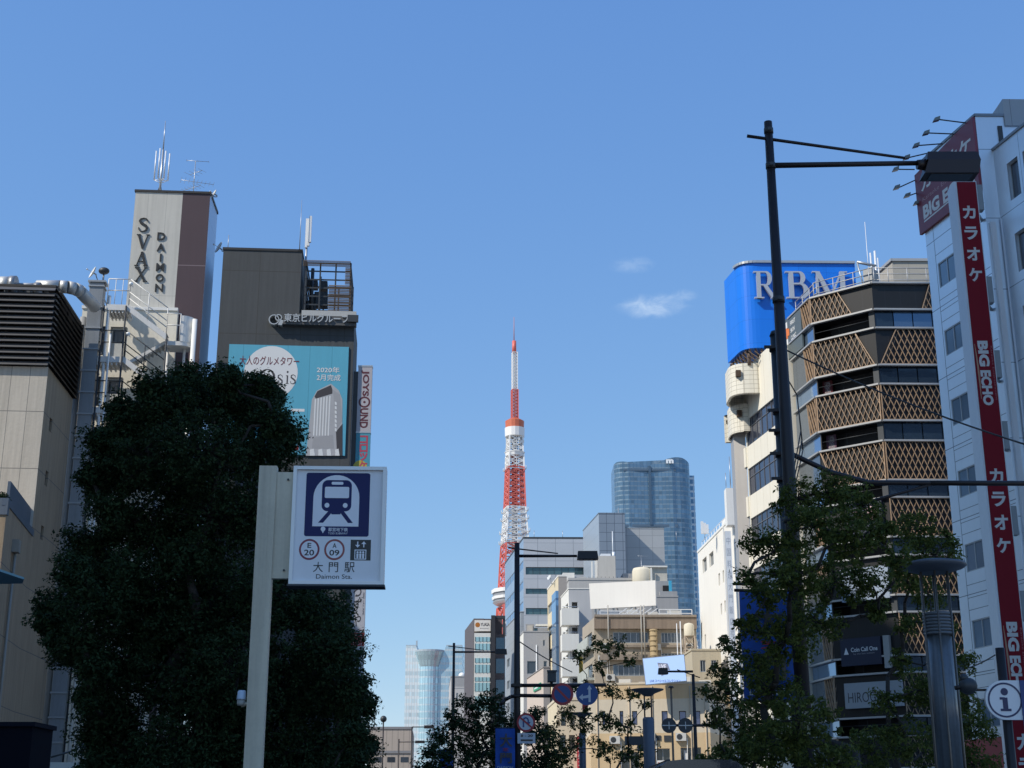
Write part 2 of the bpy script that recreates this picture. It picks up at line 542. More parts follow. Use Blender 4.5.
M_FRAMEDK = surf("bronze_frame", (0.06, 0.055, 0.05), 0.45, 0.4, 0.1)
M_DARKROOM = surf("unlit_interior", (0.015, 0.015, 0.017), 0.9, 0, 0.1)

def window(root, W, a0, a1, z0, z1, rec=0.15, cols=2, rows=1, fm=None, gm=None, bar=0.06, name='window', sill=False, rowsplit=None):
    """frame (part) with its panes (sub-part) set back in an opening"""
    fb = MB(); d = -rec
    o0, o1 = d, d + 0.06
    fb.wbox(W, a0, a1, z0, z0 + bar, o0, o1); fb.wbox(W, a0, a1, z1 - bar, z1, o0, o1)
    fb.wbox(W, a0, a0 + bar, z0 + bar, z1 - bar, o0, o1); fb.wbox(W, a1 - bar, a1, z0 + bar, z1 - bar, o0, o1)
    for i in range(1, cols):
        x = a0 + (a1 - a0) * i / cols
        fb.wbox(W, x - bar / 2, x + bar / 2, z0 + bar, z1 - bar, o0, o1)
    spl = rowsplit if rowsplit else [j / rows for j in range(1, rows)]
    for fz in spl:
        z = z0 + (z1 - z0) * fz
        fb.wbox(W, a0 + bar, a1 - bar, z - bar / 2, z + bar / 2, o0 + 0.003, o1 + 0.003)
    if sill:
        fb.wbox(W, a0 - 0.05, a1 + 0.05, z0 - 0.08, z0 - 0.003, -rec, 0.06)
    f = fb.build(name, fm or M_FRAME, root)
    pb = MB()
    for i in range(cols):
        x0 = a0 + (a1 - a0) * i / cols; x1 = a0 + (a1 - a0) * (i + 1) / cols
        tl = random.uniform(-0.006, 0.006)
        pb.quad(W.pt(x0, z0, d + 0.02 + tl), W.pt(x1, z0, d + 0.02 - tl), W.pt(x1, z1, d + 0.02 - tl * .5), W.pt(x0, z1, d + 0.02 + tl))
    pb.build('pane', gm or M_GLASS, f)
    return f
def pxrect(W, u0, v0, u1, v1):
    """rectangle on the wall from two opposite picture corners, top left and bottom right"""
    a0, z1 = W.px(u0, v0); a1, z0 = W.px(u1, v1)
    return a0, a1, z0, z1
def shell(mb, poly, z0, z1, skip=(), roof=True):
    """walls of a footprint (counter-clockwise from above) except the edges in skip"""
    n = len(poly)
    for i in range(n):
        if i in skip: continue
        a, b = poly[i], poly[(i + 1) % n]
        mb.quad((a[0], a[1], z0), (b[0], b[1], z0), (b[0], b[1], z1), (a[0], a[1], z1))
    if roof:
        mb.add([(p[0], p[1], z1) for p in poly], [tuple(range(n))])
def footprint(p0, e, w, d, dep):
    """front-left, front-right, back-right, back-left: counter-clockwise from above"""
    return [p0, p0 + e * w, p0 + e * w + d * dep, p0 + d * dep]

# ---- serif letters as strokes
def strip(pts, ws):
    """closed quads along a centre line with widths"""
    q = []
    L = []; Rr = []
    for i, p in enumerate(pts):
        a = pts[max(i - 1, 0)]; b = pts[min(i + 1, len(pts) - 1)]
        dx, dy = b[0] - a[0], b[1] - a[1]; l = math.hypot(dx, dy) or 1
        nx, ny = -dy / l, dx / l
        L.append((p[0] + nx * ws[i] / 2, p[1] + ny * ws[i] / 2)); Rr.append((p[0] - nx * ws[i] / 2, p[1] - ny * ws[i] / 2))
    return [(Rr[i], Rr[i + 1], L[i + 1], L[i]) for i in range(len(pts) - 1)]
def rect(x0, x1, y0, y1): return [((x0, y0), (x1, y0), (x1, y1), (x0, y1))]
def bowl(x0, xr, yt, yb, thin, thick):
    pts = [(x0, yt - thin / 2)]; ws = [thin]
    cy = (yt + yb) / 2; ry = (yt - yb) / 2 - thin / 2; cx = x0 + (xr - x0) * 0.45; rx = xr - cx - thick / 2
    for i in range(13):
        a = math.pi / 2 - math.pi * i / 12
        pts.append((cx + rx * math.cos(a), cy + ry * math.sin(a))); ws.append(thin + (thick - thin) * abs(math.cos(a)))
    pts.append((x0, yb + thin / 2)); ws.append(thin)
    return strip(pts, ws)
def ring(cx, cy, rx, ry, tx, ty, n=28):
    pts = [(cx + rx * math.cos(2 * math.pi * i / n), cy + ry * math.sin(2 * math.pi * i / n)) for i in range(n + 1)]
    ws = [ty + (tx - ty) * abs(math.cos(2 * math.pi * i / n)) for i in range(n + 1)]
    return strip(pts, ws)
SERIF = {
    'R': (0.80, rect(.12, .26, 0, 1) + rect(.02, .36, 0, .05) + rect(.02, .13, .95, 1) + bowl(.25, .66, 1, .47, .05, .14) + strip([(.40, .5), (.70, .02)], [.13, .13]) + rect(.60, .82, 0, .045)),
    'B': (0.74, rect(.12, .26, 0, 1) + rect(.02, .13, 0, .05) + rect(.02, .13, .95, 1) + bowl(.25, .62, 1, .52, .05, .13) + bowl(.25, .70, .56, 0, .05, .14)),
    'M': (1.05, rect(.13, .19, 0, 1) + rect(.02, .30, 0, .045) + rect(.02, .16, .955, 1) + strip([(.17, .98), (.52, .04)], [.13, .13]) + strip([(.52, .04), (.87, .98)], [.05, .05]) + rect(.82, .96, 0, 1) + rect(.74, 1.04, 0, .045) + rect(.9, 1.04, .955, 1)),
    'S': (0.66, strip([(.58, .72), (.57, .84), (.48, .95), (.33, .98), (.17, .92), (.11, .78), (.17, .65), (.33, .54), (.49, .43), (.56, .28), (.50, .10), (.33, .02), (.16, .05), (.08, .16), (.07, .30)],
                      [.05, .05, .05, .06, .10, .14, .15, .15, .15, .14, .10, .06, .05, .05, .05])),
    'V': (0.80, strip([(.12, 1), (.42, 0)], [.15, .15]) + strip([(.68, 1), (.42, 0)], [.05, .05]) + rect(.0, .25, .955, 1) + rect(.57, .79, .955, 1)),
    'A': (0.80, strip([(.12, 0), (.40, 1)], [.05, .05]) + strip([(.40, 1), (.68, 0)], [.15, .15]) + rect(.22, .56, .30, .345) + rect(.0, .24, 0, .045) + rect(.55, .81, 0, .045)),
    'X': (0.80, strip([(.14, 1), (.66, 0)], [.15, .15]) + strip([(.66, 1), (.12, 0)], [.05, .05]) + rect(.0, .28, .955, 1) + rect(.56, .78, .955, 1) + rect(.0, .24, 0, .045) + rect(.54, .80, 0, .045)),
    'O': (0.86, ring(.43, .5, .34, .46, .12, .05)),
    'i': (0.32, rect(.10, .22, 0, .62) + rect(.02, .30, 0, .04) + rect(.02, .12, .58, .62) + rect(.09, .23, .80, .94)),
    's': (0.50, strip([(.40, .44), (.38, .56), (.24, .62), (.11, .56), (.10, .43), (.24, .34), (.38, .24), (.40, .10), (.26, .01), (.10, .04), (.06, .18)], [.04, .04, .05, .08, .10, .11, .11, .10, .06, .04, .04])),
}
def serif(mb, W, ch, a0, a1, z0, z1, o0, o1):
    w, polys = SERIF[ch]
    for i, q in enumerate(polys):
        mb.wprism(W, [(a0 + (a1 - a0) * x / w, z0 + (z1 - z0) * y) for x, y in q], o0, o1 + 0.0004 * (i % 9))
def disc(W, u, v, r, n=24, ry=None):
    """(a,z) outline of a circle on a wall"""
    a, z = W.px(u, v)
    ry = ry or r
    return [(a + r * math.cos(2 * math.pi * i / n), z + ry * math.sin(2 * math.pi * i / n)) for i in range(n)]
# ================================================================== ground and road
def structure(mb, name, mat):
    return tag(mb.build(name, mat), kind='structure')
M_ASPH = surf("asphalt", (0.05, 0.05, 0.052), 0.9, 0, 0.25, 1.0, bump=0.3)
M_PAVE = surf("paving", (0.28, 0.26, 0.24), 0.85, 0, 0.12, 1, grid=(0.4, 0.4, 0, 0, 0.012, 0.012, (0.12, 0.11, 0.1, 1)), cell=0.08)
structure(MB().add([(-3000, -3000, -0.12), (3000, -3000, -0.12), (3000, 5000, -0.12), (-3000, 5000, -0.12)], [(0, 1, 2, 3)]), 'ground', surf("city_ground", (0.30, 0.27, 0.23), 0.95, 0, 0.15))
structure(MB().add([(-9, -40, -0.116), (5.5, -40, -0.116), (-16, 300, -0.116), (-38, 300, -0.116)], [(0, 1, 2, 3)]), 'road', M_ASPH)
def slab(poly, z1):
    mb = MB(); mb.prism(poly, -0.12, z1); return mb
structure(slab([(5.6, -40), (60, -40), (60, 300), (-15.9, 300)], 0.0), 'pavement', M_PAVE)
structure(slab([(-60, -40), (-9.1, -40), (-38.1, 300), (-90, 300)], 0.0), 'pavement', M_PAVE)
mk = MB()
for k in range(40):
    y = -30 + k * 8
    xc = -1.75 - (y + 40) * (27 - 1.75) / 340
    mk.add([(xc - .07, y, -0.112), (xc + .07, y, -0.112), (xc - .33, y + 4, -0.112), (xc - .47, y + 4, -0.112)], [(0, 1, 2, 3)])
structure(mk, 'road_markings', surf("road_paint", (0.7, 0.7, 0.68), 0.8))

dL = V2(-0.075, 1); eL = V2(1, 0.075)

# ================================================================== concrete building, far left
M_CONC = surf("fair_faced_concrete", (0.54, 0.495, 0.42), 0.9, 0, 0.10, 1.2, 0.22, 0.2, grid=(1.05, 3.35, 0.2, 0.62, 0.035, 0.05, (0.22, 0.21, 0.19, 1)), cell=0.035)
M_CONCS = surf("shade_toned_concrete", (0.37, 0.28, 0.185), 0.9, 0, 0.12, 1.2, 0.30, 0.2, grid=(7.5, 3.35, 3, 0.62, 0.04, 0.05, (0.16, 0.14, 0.12, 1)))  # copy of the concrete with side shade and warm bounce put into its colour
D1 = 78.0
pc = plan(45, 400, D1)
pcf = along(pc, dL, 73, 398)
dep1 = (pcf - pc).length
w1 = 22.0
fp = footprint(pc - eL * w1, eL, w1, dL, dep1)
zsp, ztop = zat(367, D1), zat(287, D1)
bl1 = thing('concrete_building', 'raw concrete building with dark louvred top storeys and slit windows in its side', 'building', base(pc))
WF, WS = Wall(fp[0], fp[1]), Wall(fp[1], fp[2])
slits = [(50, 417, 53.7, 436), (46, 470, 50, 490), (41.5, 525, 45.5, 543), (37, 580, 40.8, 597), (31.8, 632, 35, 656), (27, 695, 31, 715)]
zpod = zat(535, D1)
Yp = (zpod - EYE) / kt(505)[0]
pd0 = Vector((Yp * (6 - 512) / FPX / kt(515)[1], Yp))
dpod = (pc - pd0).normalized()
# tower body
mb = MB(); shell(mb, fp, 0, zsp, skip=(0, 1))
mb.holes(WF, 0, WF.len, 0, zsp, [])
hs = []
zs_done = []
for (u0, v0, u1, v1) in slits[:3]:
    a0, a1, z0, z1 = pxrect(WS, u0, v0, u1, v1)
    a1 = a0 + 0.62
    hs.append((a0, a1, z0, z1))
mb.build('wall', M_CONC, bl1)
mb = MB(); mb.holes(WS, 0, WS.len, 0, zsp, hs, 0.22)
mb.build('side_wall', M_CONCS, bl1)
for h in hs:
    window(bl1, WS, h[0], h[1], h[2], h[3], 0.2, cols=1, fm=M_FRAMEDK)
# podium in front, its side runs on from the tower's
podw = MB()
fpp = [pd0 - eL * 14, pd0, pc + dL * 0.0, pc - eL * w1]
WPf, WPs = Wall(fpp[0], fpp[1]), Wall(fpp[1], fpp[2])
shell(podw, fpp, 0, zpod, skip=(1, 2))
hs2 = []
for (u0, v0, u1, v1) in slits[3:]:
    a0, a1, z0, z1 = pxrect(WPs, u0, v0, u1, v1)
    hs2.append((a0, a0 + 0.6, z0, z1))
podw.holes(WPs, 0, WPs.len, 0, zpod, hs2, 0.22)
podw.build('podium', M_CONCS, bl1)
for h in hs2:
    window(bl1, WPs, h[0], h[1], h[2], h[3], 0.2, cols=1, fm=M_FRAMEDK)
cp = MB()
a_up, z_up = WPs.px(12, 506)
cp.wbox(WPs, -0.06, WPs.len + 0.4, zpod - 0.02, zpod + 0.35, -0.25, 0.06)
cp.wbox(WPs, 1.2, WPs.len + 0.2, zpod + 0.35, zpod + 1.5, -0.3, -0.15)
cp.wbox(WPf, 0, WPf.len + 0.06, zpod - 0.5, zpod + 0.35, -0.25, 0.06)
cp.build('coping', surf("blue_grey_flashing", (0.12, 0.15, 0.19), 0.5, 0.3, 0.15, 1, 0.15), bl1)
dp = MB()
a_, z_ = WPs.px(13, 545); a2, z2 = WPs.px(12.5, 552)
dp.wbox(WPs, a_ - .3, a_ + .3, z_ - .4, z_ + .25, 0.0, 0.35)
dp.tube(WPs.pt(a_, z_ - .4, .15), WPs.pt(a_, 0.1, .15), .07)
dp.tube(WPs.pt(a_ + .35, z_ + .3, .12), WPs.pt(a_ + .35, 0.1, .12), .045)
dp.build('downpipe', surf("old_pipe", (0.30, 0.28, 0.24), 0.6, 0.2, 0.2), bl1)
# louvred storeys
M_LOUV = surf("louvre_bronze", (0.12, 0.118, 0.118), 0.45, 0.25, 0.15)
core = MB(); core.prism([fp[0] + eL * .3 + dL * .3, fp[1] - eL * .3 + dL * .3, fp[2] - eL * .3 - dL * .01, fp[3] + eL * .3 - dL * .01], zsp, ztop - .3)
core.build('plant_room', M_DARKROOM, bl1)
lv = MB(); lvs = MB(); npitch = 14; ph = (ztop - zsp) / npitch
for k in range(npitch):
    z = zsp + ph * (k + .5)
    for W in (WF, WS):
        L = W.len
        b = [W.pt(-0.0, z - ph * .40, .28), W.pt(L, z - ph * .40, .28), W.pt(L, z - ph * .44, .20), W.pt(0, z - ph * .44, .20)]
        t_ = [W.pt(0, z + ph * .34, .06), W.pt(L, z + ph * .34, .06), W.pt(L, z + ph * .30, -.02), W.pt(0, z + ph * .30, -.02)]
        (lv if W is WF else lvs).hexa(b, t_)
lv.build('louvre', M_LOUV, bl1); lvs.build('louvre', surf("louvre_bronze_lit_side", (0.17, 0.14, 0.11), 0.5, 0.2, 0.15), bl1)  # side slats: the warm light on them is painted into a browner bronze
bp_ = MB(); bp_.wbox(WS, WS.len - .04, WS.len, zsp, ztop - .06, -.6, .26); bp_.build('end_plate', M_FRAMEDK, bl1)
pf = MB()
for a in np.arange(0.3, WS.len, 1.6):
    pf.wbox(WS, a, a + .07, zsp, ztop - .1, -.15, -.05)
for a in np.arange(0.3, WF.len, 1.9):
    pf.wbox(WF, a, a + .07, zsp, ztop - .1, -.15, -.05)
pf.wbox(WS, 0, WS.len, ztop - .05, ztop + .08, -.6, .1); pf.wbox(WF, 0, WF.len, ztop - .05, ztop + .08, -.6, .1)
pf.build('louvre_frame', M_FRAMEDK, bl1)
# rooftop ducts
def duct_unit(u0, u1, v0, v1, Y, label):
    a = at(u0, v1, Y); b = at(u1, v1, Y); r = (zat(v0, Y) - zat(v1, Y)) / 2
    t = thing('roof_duct', label, 'duct', base(a, ztop), 'ducts on the roof of the louvred building')
    q = MB(); c0 = Vector((a.x, Y + .8, ztop + r + .1)); c1 = Vector((b.x - .35, Y + .8, ztop + r + .1))
    q.tube(c0, c1, r, r, 20); q.build('casing', M_DUCT, t)
    f = MB(); f.tube(c1, c1 + Vector((.35, .02, 0)), r * 1.09, r * 1.09, 20); f.build('flange', surf("duct_flange", (.3, .3, .3), .4, .6), t)
    s = MB(); s.box(c0.x + .1, c0.x + .5, Y + .3, Y + 1.3, ztop - .1, ztop + .5); s.box(c1.x - .5, c1.x - .1, Y + .3, Y + 1.3, ztop - .1, ztop + .5); s.build('saddle', M_DKGREY, t)
duct_unit(-6, 11, 271, 288, D1 + .6, 'silver round duct at the end of the louvred roof')
duct_unit(14.5, 36, 275, 288, D1 + 1.0, 'silver duct with a flanged end beside the curved pipe')
t = thing('bent_duct', 'shiny sheet metal duct bending round the corner of the louvred roof', 'duct', base(at(40, 290, D1 + 2), ztop))
q = MB(); zc = zat(292.5, D1 + 4)
pts = [at(37, 289, D1 + 3), at(60, 290, D1 + 3)]
P0 = Vector((pts[0].x, D1 + 3, zc)); P1 = Vector((pts[1].x, D1 + 3, zc))
cpts = [P0, P1] + [P1 + Vector((1.0 * math.sin(a), 1.0 - 1.0 * math.cos(a), 0)) for a in (R(25), R(50), R(75))] + [P1 + Vector((1.1, 3.5, 0))]
for i in range(len(cpts) - 1):
    q.tube(cpts[i], cpts[i + 1], .40, .40, 18)
q.build('casing', M_DUCT, t)
q = MB()
for p in (cpts[0] + Vector((.3, 0, 0)), cpts[1]):
    q.box(p.x - .06, p.x + .06, p.y - .4, p.y + .4, zsp + 1, zc - .35)
q.build('bracket', M_DKGREY, t)
# planting on the podium
M_LEAF1 = leafmat("evergreen_leaves", (0.010, 0.022, 0.010), (0.028, 0.055, 0.022), 0.2)
def leafcloud(centers, radii, counts, size, flat=0.55, droop=0.0, seed=1):
    """many leaf-sized rhombs; returns vertex and face arrays"""
    g = np.random.default_rng(seed)
    cs = np.repeat(np.array(centers), counts, axis=0); rs = np.repeat(np.array(radii), counts, axis=0)
    n = len(cs)
    d = g.normal(size=(n, 3)); d /= np.linalg.norm(d, axis=1)[:, None]
    rad = g.random(n) ** 0.45
    if rs.ndim == 1: rs = np.stack([rs, rs, rs * .8], 1)
    P = cs + d * rs * rad[:, None]
    P[:, 2] -= droop * rad * rs[:, 2]
    nrm = d * 0.6 + g.normal(size=(n, 3)) * 0.55 + np.array([0, 0, flat])
    nrm /= np.linalg.norm(nrm, axis=1)[:, None]
    t1 = np.cross(nrm, g.normal(size=(n, 3))); t1 /= np.linalg.norm(t1, axis=1)[:, None]
    t2 = np.cross(nrm, t1)
    L = size * g.uniform(.65, 1.35, n)[:, None]; Wd = L * g.uniform(.38, .55, n)[:, None]
    V = np.empty((n, 4, 3)); V[:, 0] = P - t1 * L / 2; V[:, 1] = P + t2 * Wd / 2 + nrm * L * .06; V[:, 2] = P + t1 * L / 2; V[:, 3] = P - t2 * Wd / 2 + nrm * L * .06
    return V.reshape(-1, 3)
def leafmesh(name, V, mat, parent):
    org = ORG[parent.name]
    V = V - np.array(org)[None]
    n = len(V) // 4
    me = bpy.data.meshes.new(name)
    me.vertices.add(len(V)); me.vertices.foreach_set("co", V.astype(np.float32).ravel())
    me.loops.add(n * 4); me.loops.foreach_set("vertex_index", np.arange(n * 4, dtype=np.int32))
    me.polygons.add(n); me.polygons.foreach_set("loop_start", np.arange(0, n * 4, 4, dtype=np.int32)); me.polygons.foreach_set("loop_total", np.full(n, 4, dtype=np.int32))
    me.update(calc_edges=True)
    me.materials.append(mat)
    o = bpy.data.objects.new(name, me); COL.objects.link(o); o.parent = parent; ORG[o.name] = org
    return o
sh = thing('shrub', 'dark shrub growing on the low roof at the left edge', 'plant', base(at(2, 505, Yp + 1), zpod + .2))
cc = [at(-3, 499, Yp + 1), at(2, 498, Yp + 1.2), at(6, 502, Yp + 1)]
leafmesh('foliage', leafcloud([c[:] for c in cc], [.5, .42, .3], [500, 400, 250], .13, seed=3), M_LEAF1, sh)
sb = MB(); sb.tube((cc[0].x, cc[0].y, zpod + .1), cc[0], .04); sb.tube((cc[1].x, cc[1].y, zpod + .1), cc[1], .04); sb.build('stem', surf("bark", (.07, .055, .045), .9, 0, .3, 4, bump=.5), sh)

# ================================================================== white stair building + duct riser
M_CREAMW = surf("cream_render", (0.78, 0.73, 0.61), 0.8, 0, 0.07, 1, 0.12)
D2 = 87.5
p2 = plan(93, 400, D2)
p2r = along(p2, eL, 175, 350)
wl2 = (p2r - p2).length
b2 = thing('stair_building', 'white rendered building carrying outside escape stairs below the tall sign tower', 'building', base(p2))
fp2 = footprint(p2 - eL * 1.2, eL, wl2 + 1.2, dL, 9)
z2 = zat(309, D2)
W2 = Wall(fp2[0], fp2[1])
mb = MB()
shell(mb, fp2, 0, z2, skip=(0,))
drs = []
zl = [zat(303 + 6, D2), zat(358, D2), zat(409, D2), zat(460, D2), zat(512, D2), zat(562, D2)]
for z in zl[1:]:
    a0, _ = W2.px(109, 360); a1, _ = W2.px(123, 360)
    drs.append((a0, a1, z + .05, z + 2.1))
wns = []
for z in zl[1:]:
    a0, _ = W2.px(97, 380); a1, _ = W2.px(103, 380)
    wns.append((a0, a1, z + .2, z + 2.2))
mb.holes(W2, 0, W2.len, 0, z2, drs + wns, .12)
mb.build('wall', M_CREAMW, b2)
for h in drs:
    q = MB(); q.wbox(W2, h[0], h[1], h[2], h[3], -.12, -.08); d_ = q.build('door', surf("grey_door", (.5, .5, .47), .5), b2)
    q = MB(); q.wbox(W2, h[0] + .1, h[1] - .1, (h[2] + h[3]) / 2, h[3] - .2, -.082, -.07); q.build('pane', M_GLASS, d_)
    q = MB()
    for x in (h[0] - .06, h[1]): q.wbox(W2, x, x + .06, h[2], h[3] + .06, -.02, .04)
    q.wbox(W2, h[0], h[1], h[3], h[3] + .06, -.02, .04); q.build('frame', M_DKGREY, d_)
for h in wns:
    window(b2, W2, *h, rec=.1, cols=1, rows=2, fm=M_FRAMEDK)
q = MB(); q.wbox(W2, -.05, W2.len, z2, z2 + .2, -.3, .08); q.build('coping', M_WHITEPAINT, b2)

# duct riser
dr = thing('duct_riser', 'tall grey flanged ventilation duct climbing between the concrete building and the white stairs', 'duct', base(at(85, 400, 85)))
pr = plan(79, 400, 85.0); WR = Wall(pr, pr + eL)
ztr = zat(282, 85)
q = MB(); q.wbox(WR, 0, .86, 0.0, ztr, -.8, 0); q.build('casing', surf("grey_duct", (.26, .28, .30), .45, .35, .15, 1.5, .2), dr)
z = ztr - .3; M_FLG = surf("grey_flange", (.36, .38, .40), .4, .4, .1)
while z > 1:
    q = MB(); q.wbox(WR, -.07, .93, z, z + .1, -.87, .07); z -= 1.42; q.build('flange', M_FLG, dr)
q = MB(); q.wbox(WR, -.12, 1.0, ztr, ztr + .12, -.9, .1); q.build('cowl', M_FLG, dr)
q = MB(); q.tube(WR.pt(1.25, 0, -.3), WR.pt(1.25, ztr - .8, -.3), .10, n=10); q.tube(WR.pt(1.6, 0, .1), WR.pt(1.6, ztr - 3.5, .1), .06)
q.build('pipe', M_WHITEPAINT, dr)
q = MB(); q.tube(WR.pt(-.35, 0, -.6), WR.pt(-.35, ztr - 2.2, -.6), .2, n=12); q.build('pipe', surf("grey_riser_pipe", (.3, .3, .29), .6, 0, .1, 1, .2), dr)

# escape stairs
st = thing('escape_stairs', 'white steel escape stairs with thin railings zigzagging up the white wall', 'staircase', base(at(125, 340, 85)))
DS = 85.2
ps = plan(96, 360, DS)
WSt = Wall(ps, ps + eL)
M_ST = surf("stair_white_steel", (0.70, 0.69, 0.66), 0.5, 0.1, 0.08, 1, .1)
M_STG = surf("stair_grey_steel", (0.30, 0.31, 0.31), 0.5, 0.2, 0.1)
def A(u, v): return WSt.px(u, v)
def landing(u0, v0, u1, idx, z):
    q = MB(); a0 = A(u0, v0)[0]; a1 = A(u1, v0)[0]
    q.wbox(WSt, a0, a1, z - .38, z, -1.7, 0)
    for k in range(6):
        x = a0 + (a1 - a0) * (k + .5) / 6
        q.wbox(WSt, x - .04, x + .04, z - .55, z - .382, -1.6, -.05)
    q.build('landing', M_ST, st)
    return a0, a1
def railing(pts, h, mat, name='railing', rails=(1.0, .55), pick=0.0, up=True):
    q = MB()
    for i in range(len(pts) - 1):
        (a, z), (b, w) = pts[i], pts[i + 1]
        for fr in rails:
            q.tube(WSt.pt(a, z + h * fr, -.03), WSt.pt(b, w + h * fr, -.03), .035, n=6)
        n = max(1, int(abs(b - a) / (pick or 1.2)))
        for k in range(n + 1):
            f = k / n; x = a + (b - a) * f; y = z + (w - z) * f
            q.tube(WSt.pt(x, y - .1, -.03), WSt.pt(x, y + h, -.03), .022 if pick and 0 < k < n else .035, n=6)
    return q.build(name, mat, st)
levels = [zat(304, DS), zat(356, DS), zat(407, DS), zat(458, DS)]
aL0, aL1 = A(104.5, 305)[0], A(127, 305)[0]
aM0, aM1 = A(166, 335)[0], A(180, 335)[0]
for i, z in enumerate(levels):
    u0 = 104.5 if i == 0 else 97.5
    a0, a1 = landing(u0, 330, 126.5, i, z)
    m_ = M_ST if i == 0 else M_DKGREY
    railing([(a0, z), (a1, z)], 1.75, m_, pick=.35 if i == 0 else 0)
    zm = z - (levels[0] - levels[1]) * .54
    # flight down to the half landing
    s = MB()
    s.hexa([WSt.pt(a1, z - .42, 0), WSt.pt(aM0, zm - .42, 0), WSt.pt(aM0, zm - .42, -.09), WSt.pt(a1, z - .42, -.09)], [WSt.pt(a1, z, 0), WSt.pt(aM0, zm, 0), WSt.pt(aM0, zm, -.09), WSt.pt(a1, z, -.09)])
    s.build('stringer', M_ST, st)
    s = MB(); nst = 11
    for k in range(nst):
        f0, f1 = k / nst, (k + 1) / nst
        x0 = a1 + (aM0 - a1) * f0; x1 = a1 + (aM0 - a1) * f1; zz = z + (zm - z) * f1
        s.wbox(WSt, x0, x1 + .04, zz - .03, zz + .03, -.85, -.1); s.wbox(WSt, x0 - .015, x0 + .015, zz + .03, z + (zm - z) * f0, -.85, -.1)
    s.build('tread', M_STG, st)
    railing([(a1, z), (aM0, zm)], 1.75, m_ if i else M_ST, rails=(1.0, .5, .25))
    # return flight under it
    zn = levels[i + 1] if i + 1 < len(levels) else z - (levels[0] - levels[1])
    s = MB()
    s.hexa([WSt.pt(a1, zn - .3, -.9), WSt.pt(aM0, zm - .3, -.9), WSt.pt(aM0, zm - .3, -1.75), WSt.pt(a1, zn - .3, -1.75)], [WSt.pt(a1, zn - .05, -.9), WSt.pt(aM0, zm - .05, -.9), WSt.pt(aM0, zm - .05, -1.75), WSt.pt(a1, zn - .05, -1.75)])
    s.build('stringer', M_ST, st)
    s = MB()
    for k in range(11):
        f = (k + .5) / 11; x = a1 + (aM0 - a1) * f; zz = zn + (zm - zn) * f - .32
        s.wbox(WSt, x - .03, x + .03, zz - .12, zz + .1, -1.74, -.91)
    s.build('tread', M_STG, st)
    if i == 0:
        # round half landing with a solid parapet
        cx = A(180, 330)[0]; rr = A(191.5, 330)[0] - cx
        cc_ = WSt.pt(cx, 0, -1.0)
        outl = [WSt.pt(aM0, 0, 0), WSt.pt(cx, 0, .05)]
        arc = [(cx + rr * math.sin(t), rr * math.cos(t)) for t in np.linspace(0, math.pi, 15)]
        outl = [WSt.pt(aM0, 0, arc[0][1] - 1.0)] + [WSt.pt(x, 0, y - 1.0) for x, y in arc] + [WSt.pt(aM0, 0, arc[-1][1] - 1.0)]
        zb = zat(342, DS)
        s = MB(); s.prism(list(reversed([(p.x, p.y) for p in outl])), zb, zb + .28); s.build('landing', M_ST, st)
        s = MB()
        for j in range(1, len(outl) - 2):
            p, q_ = outl[j], outl[j + 1]
            s.bar(Vector((p.x, p.y, zb + 1.15)), Vector((q_.x, q_.y, zb + 1.15)), .05, 1.75)
        s.build('parapet', M_WHITEPAINT, st)
        railing([(aM0, zb + .3), (cx, zb + .3)], 1.75, M_ST)
        s = MB()
        for a in (aM0, cx + .2): s.tube(WSt.pt(a, 0, -1.0), WSt.pt(a, zb, -1.0), .09)
        s.build('column', M_ST, st)
s = MB()
for u, uv in ((104.5, 305), (126.5, 305), (167, 335)):
    a = A(u, uv)[0]; ztp = levels[0] if u < 150 else zat(335, DS)
    s.tube(WSt.pt(a, 0, .06), WSt.pt(a, ztp - .1, .06), .06)
s.build('post', M_DKGREY, st)
s = MB(); a = A(194, 320)[0]; s.tube(WSt.pt(a, 0, -.4), WSt.pt(a, zat(315, DS), -.4), .16, n=12); s.build('pipe', M_WHITEPAINT, st)
for u, v in ((131, 284), (128, 334)):
    s = MB(); p = at(u, v, DS - .1); s.ball(p, .14); s.bar(p, Vector((p.x, p.y + .6, p.z)), .04, .04)
    o = s.build('wall_lamp', surf("white_globe", (.85, .85, .82), .3), st)

def dish(u, v, Y, r, label, foot, grp=None):
    t = thing('dish_antenna', label, 'antenna', (foot[0], foot[1], foot[2]), grp)
    c = at(u, v, Y); q = MB()
    ax = Vector((-.75, -.5, .35)).normalized(); x = ax.cross(Vector((0, 0, 1))).normalized(); y = x.cross(ax)
    rings = []
    vs = []; n = 20
    for j, (rr, h) in enumerate(((.02, 0), (.5, .06), (.85, .17), (1, .25))):
        for i in range(n):
            a = 2 * math.pi * i / n
            vs.append(c + (x * math.cos(a) + y * math.sin(a)) * r * rr + ax * r * h)
    fs = [(j * n + i, j * n + (i + 1) % n, (j + 1) * n + (i + 1) % n, (j + 1) * n + i) for j in range(3) for i in range(n)]
    q.add(vs, fs, True); q.add([v_ - ax * .03 for v_ in vs], [tuple(reversed(f)) for f in fs], True)
    q.build('dish', surf("dish_white", (.6, .62, .62), .5), t)
    q = MB(); q.tube(c - ax * .03, c - ax * .2, .05); q.path([foot, Vector((c.x - ax.x * .2, c.y - ax.y * .2, c.z - .1 - ax.z * .2)), c - ax * .2], .035); q.tube(c, c + ax * r * 1.1, .015); q.ball(c + ax * r * 1.1, .06)
    q.build('mount', M_STEEL, t)
f_ = WSt.pt(A(105, 305)[0], levels[0], -1.2)
dish(93.5, 273, 86.2, .42, 'small white dish antenna above the top stair landing', Vector((f_.x, f_.y, levels[0])))
t = thing('floodlight', 'dark lamp head on a short pole above the top stair landing', 'lamp', (f_.x + .2, f_.y, levels[0]))
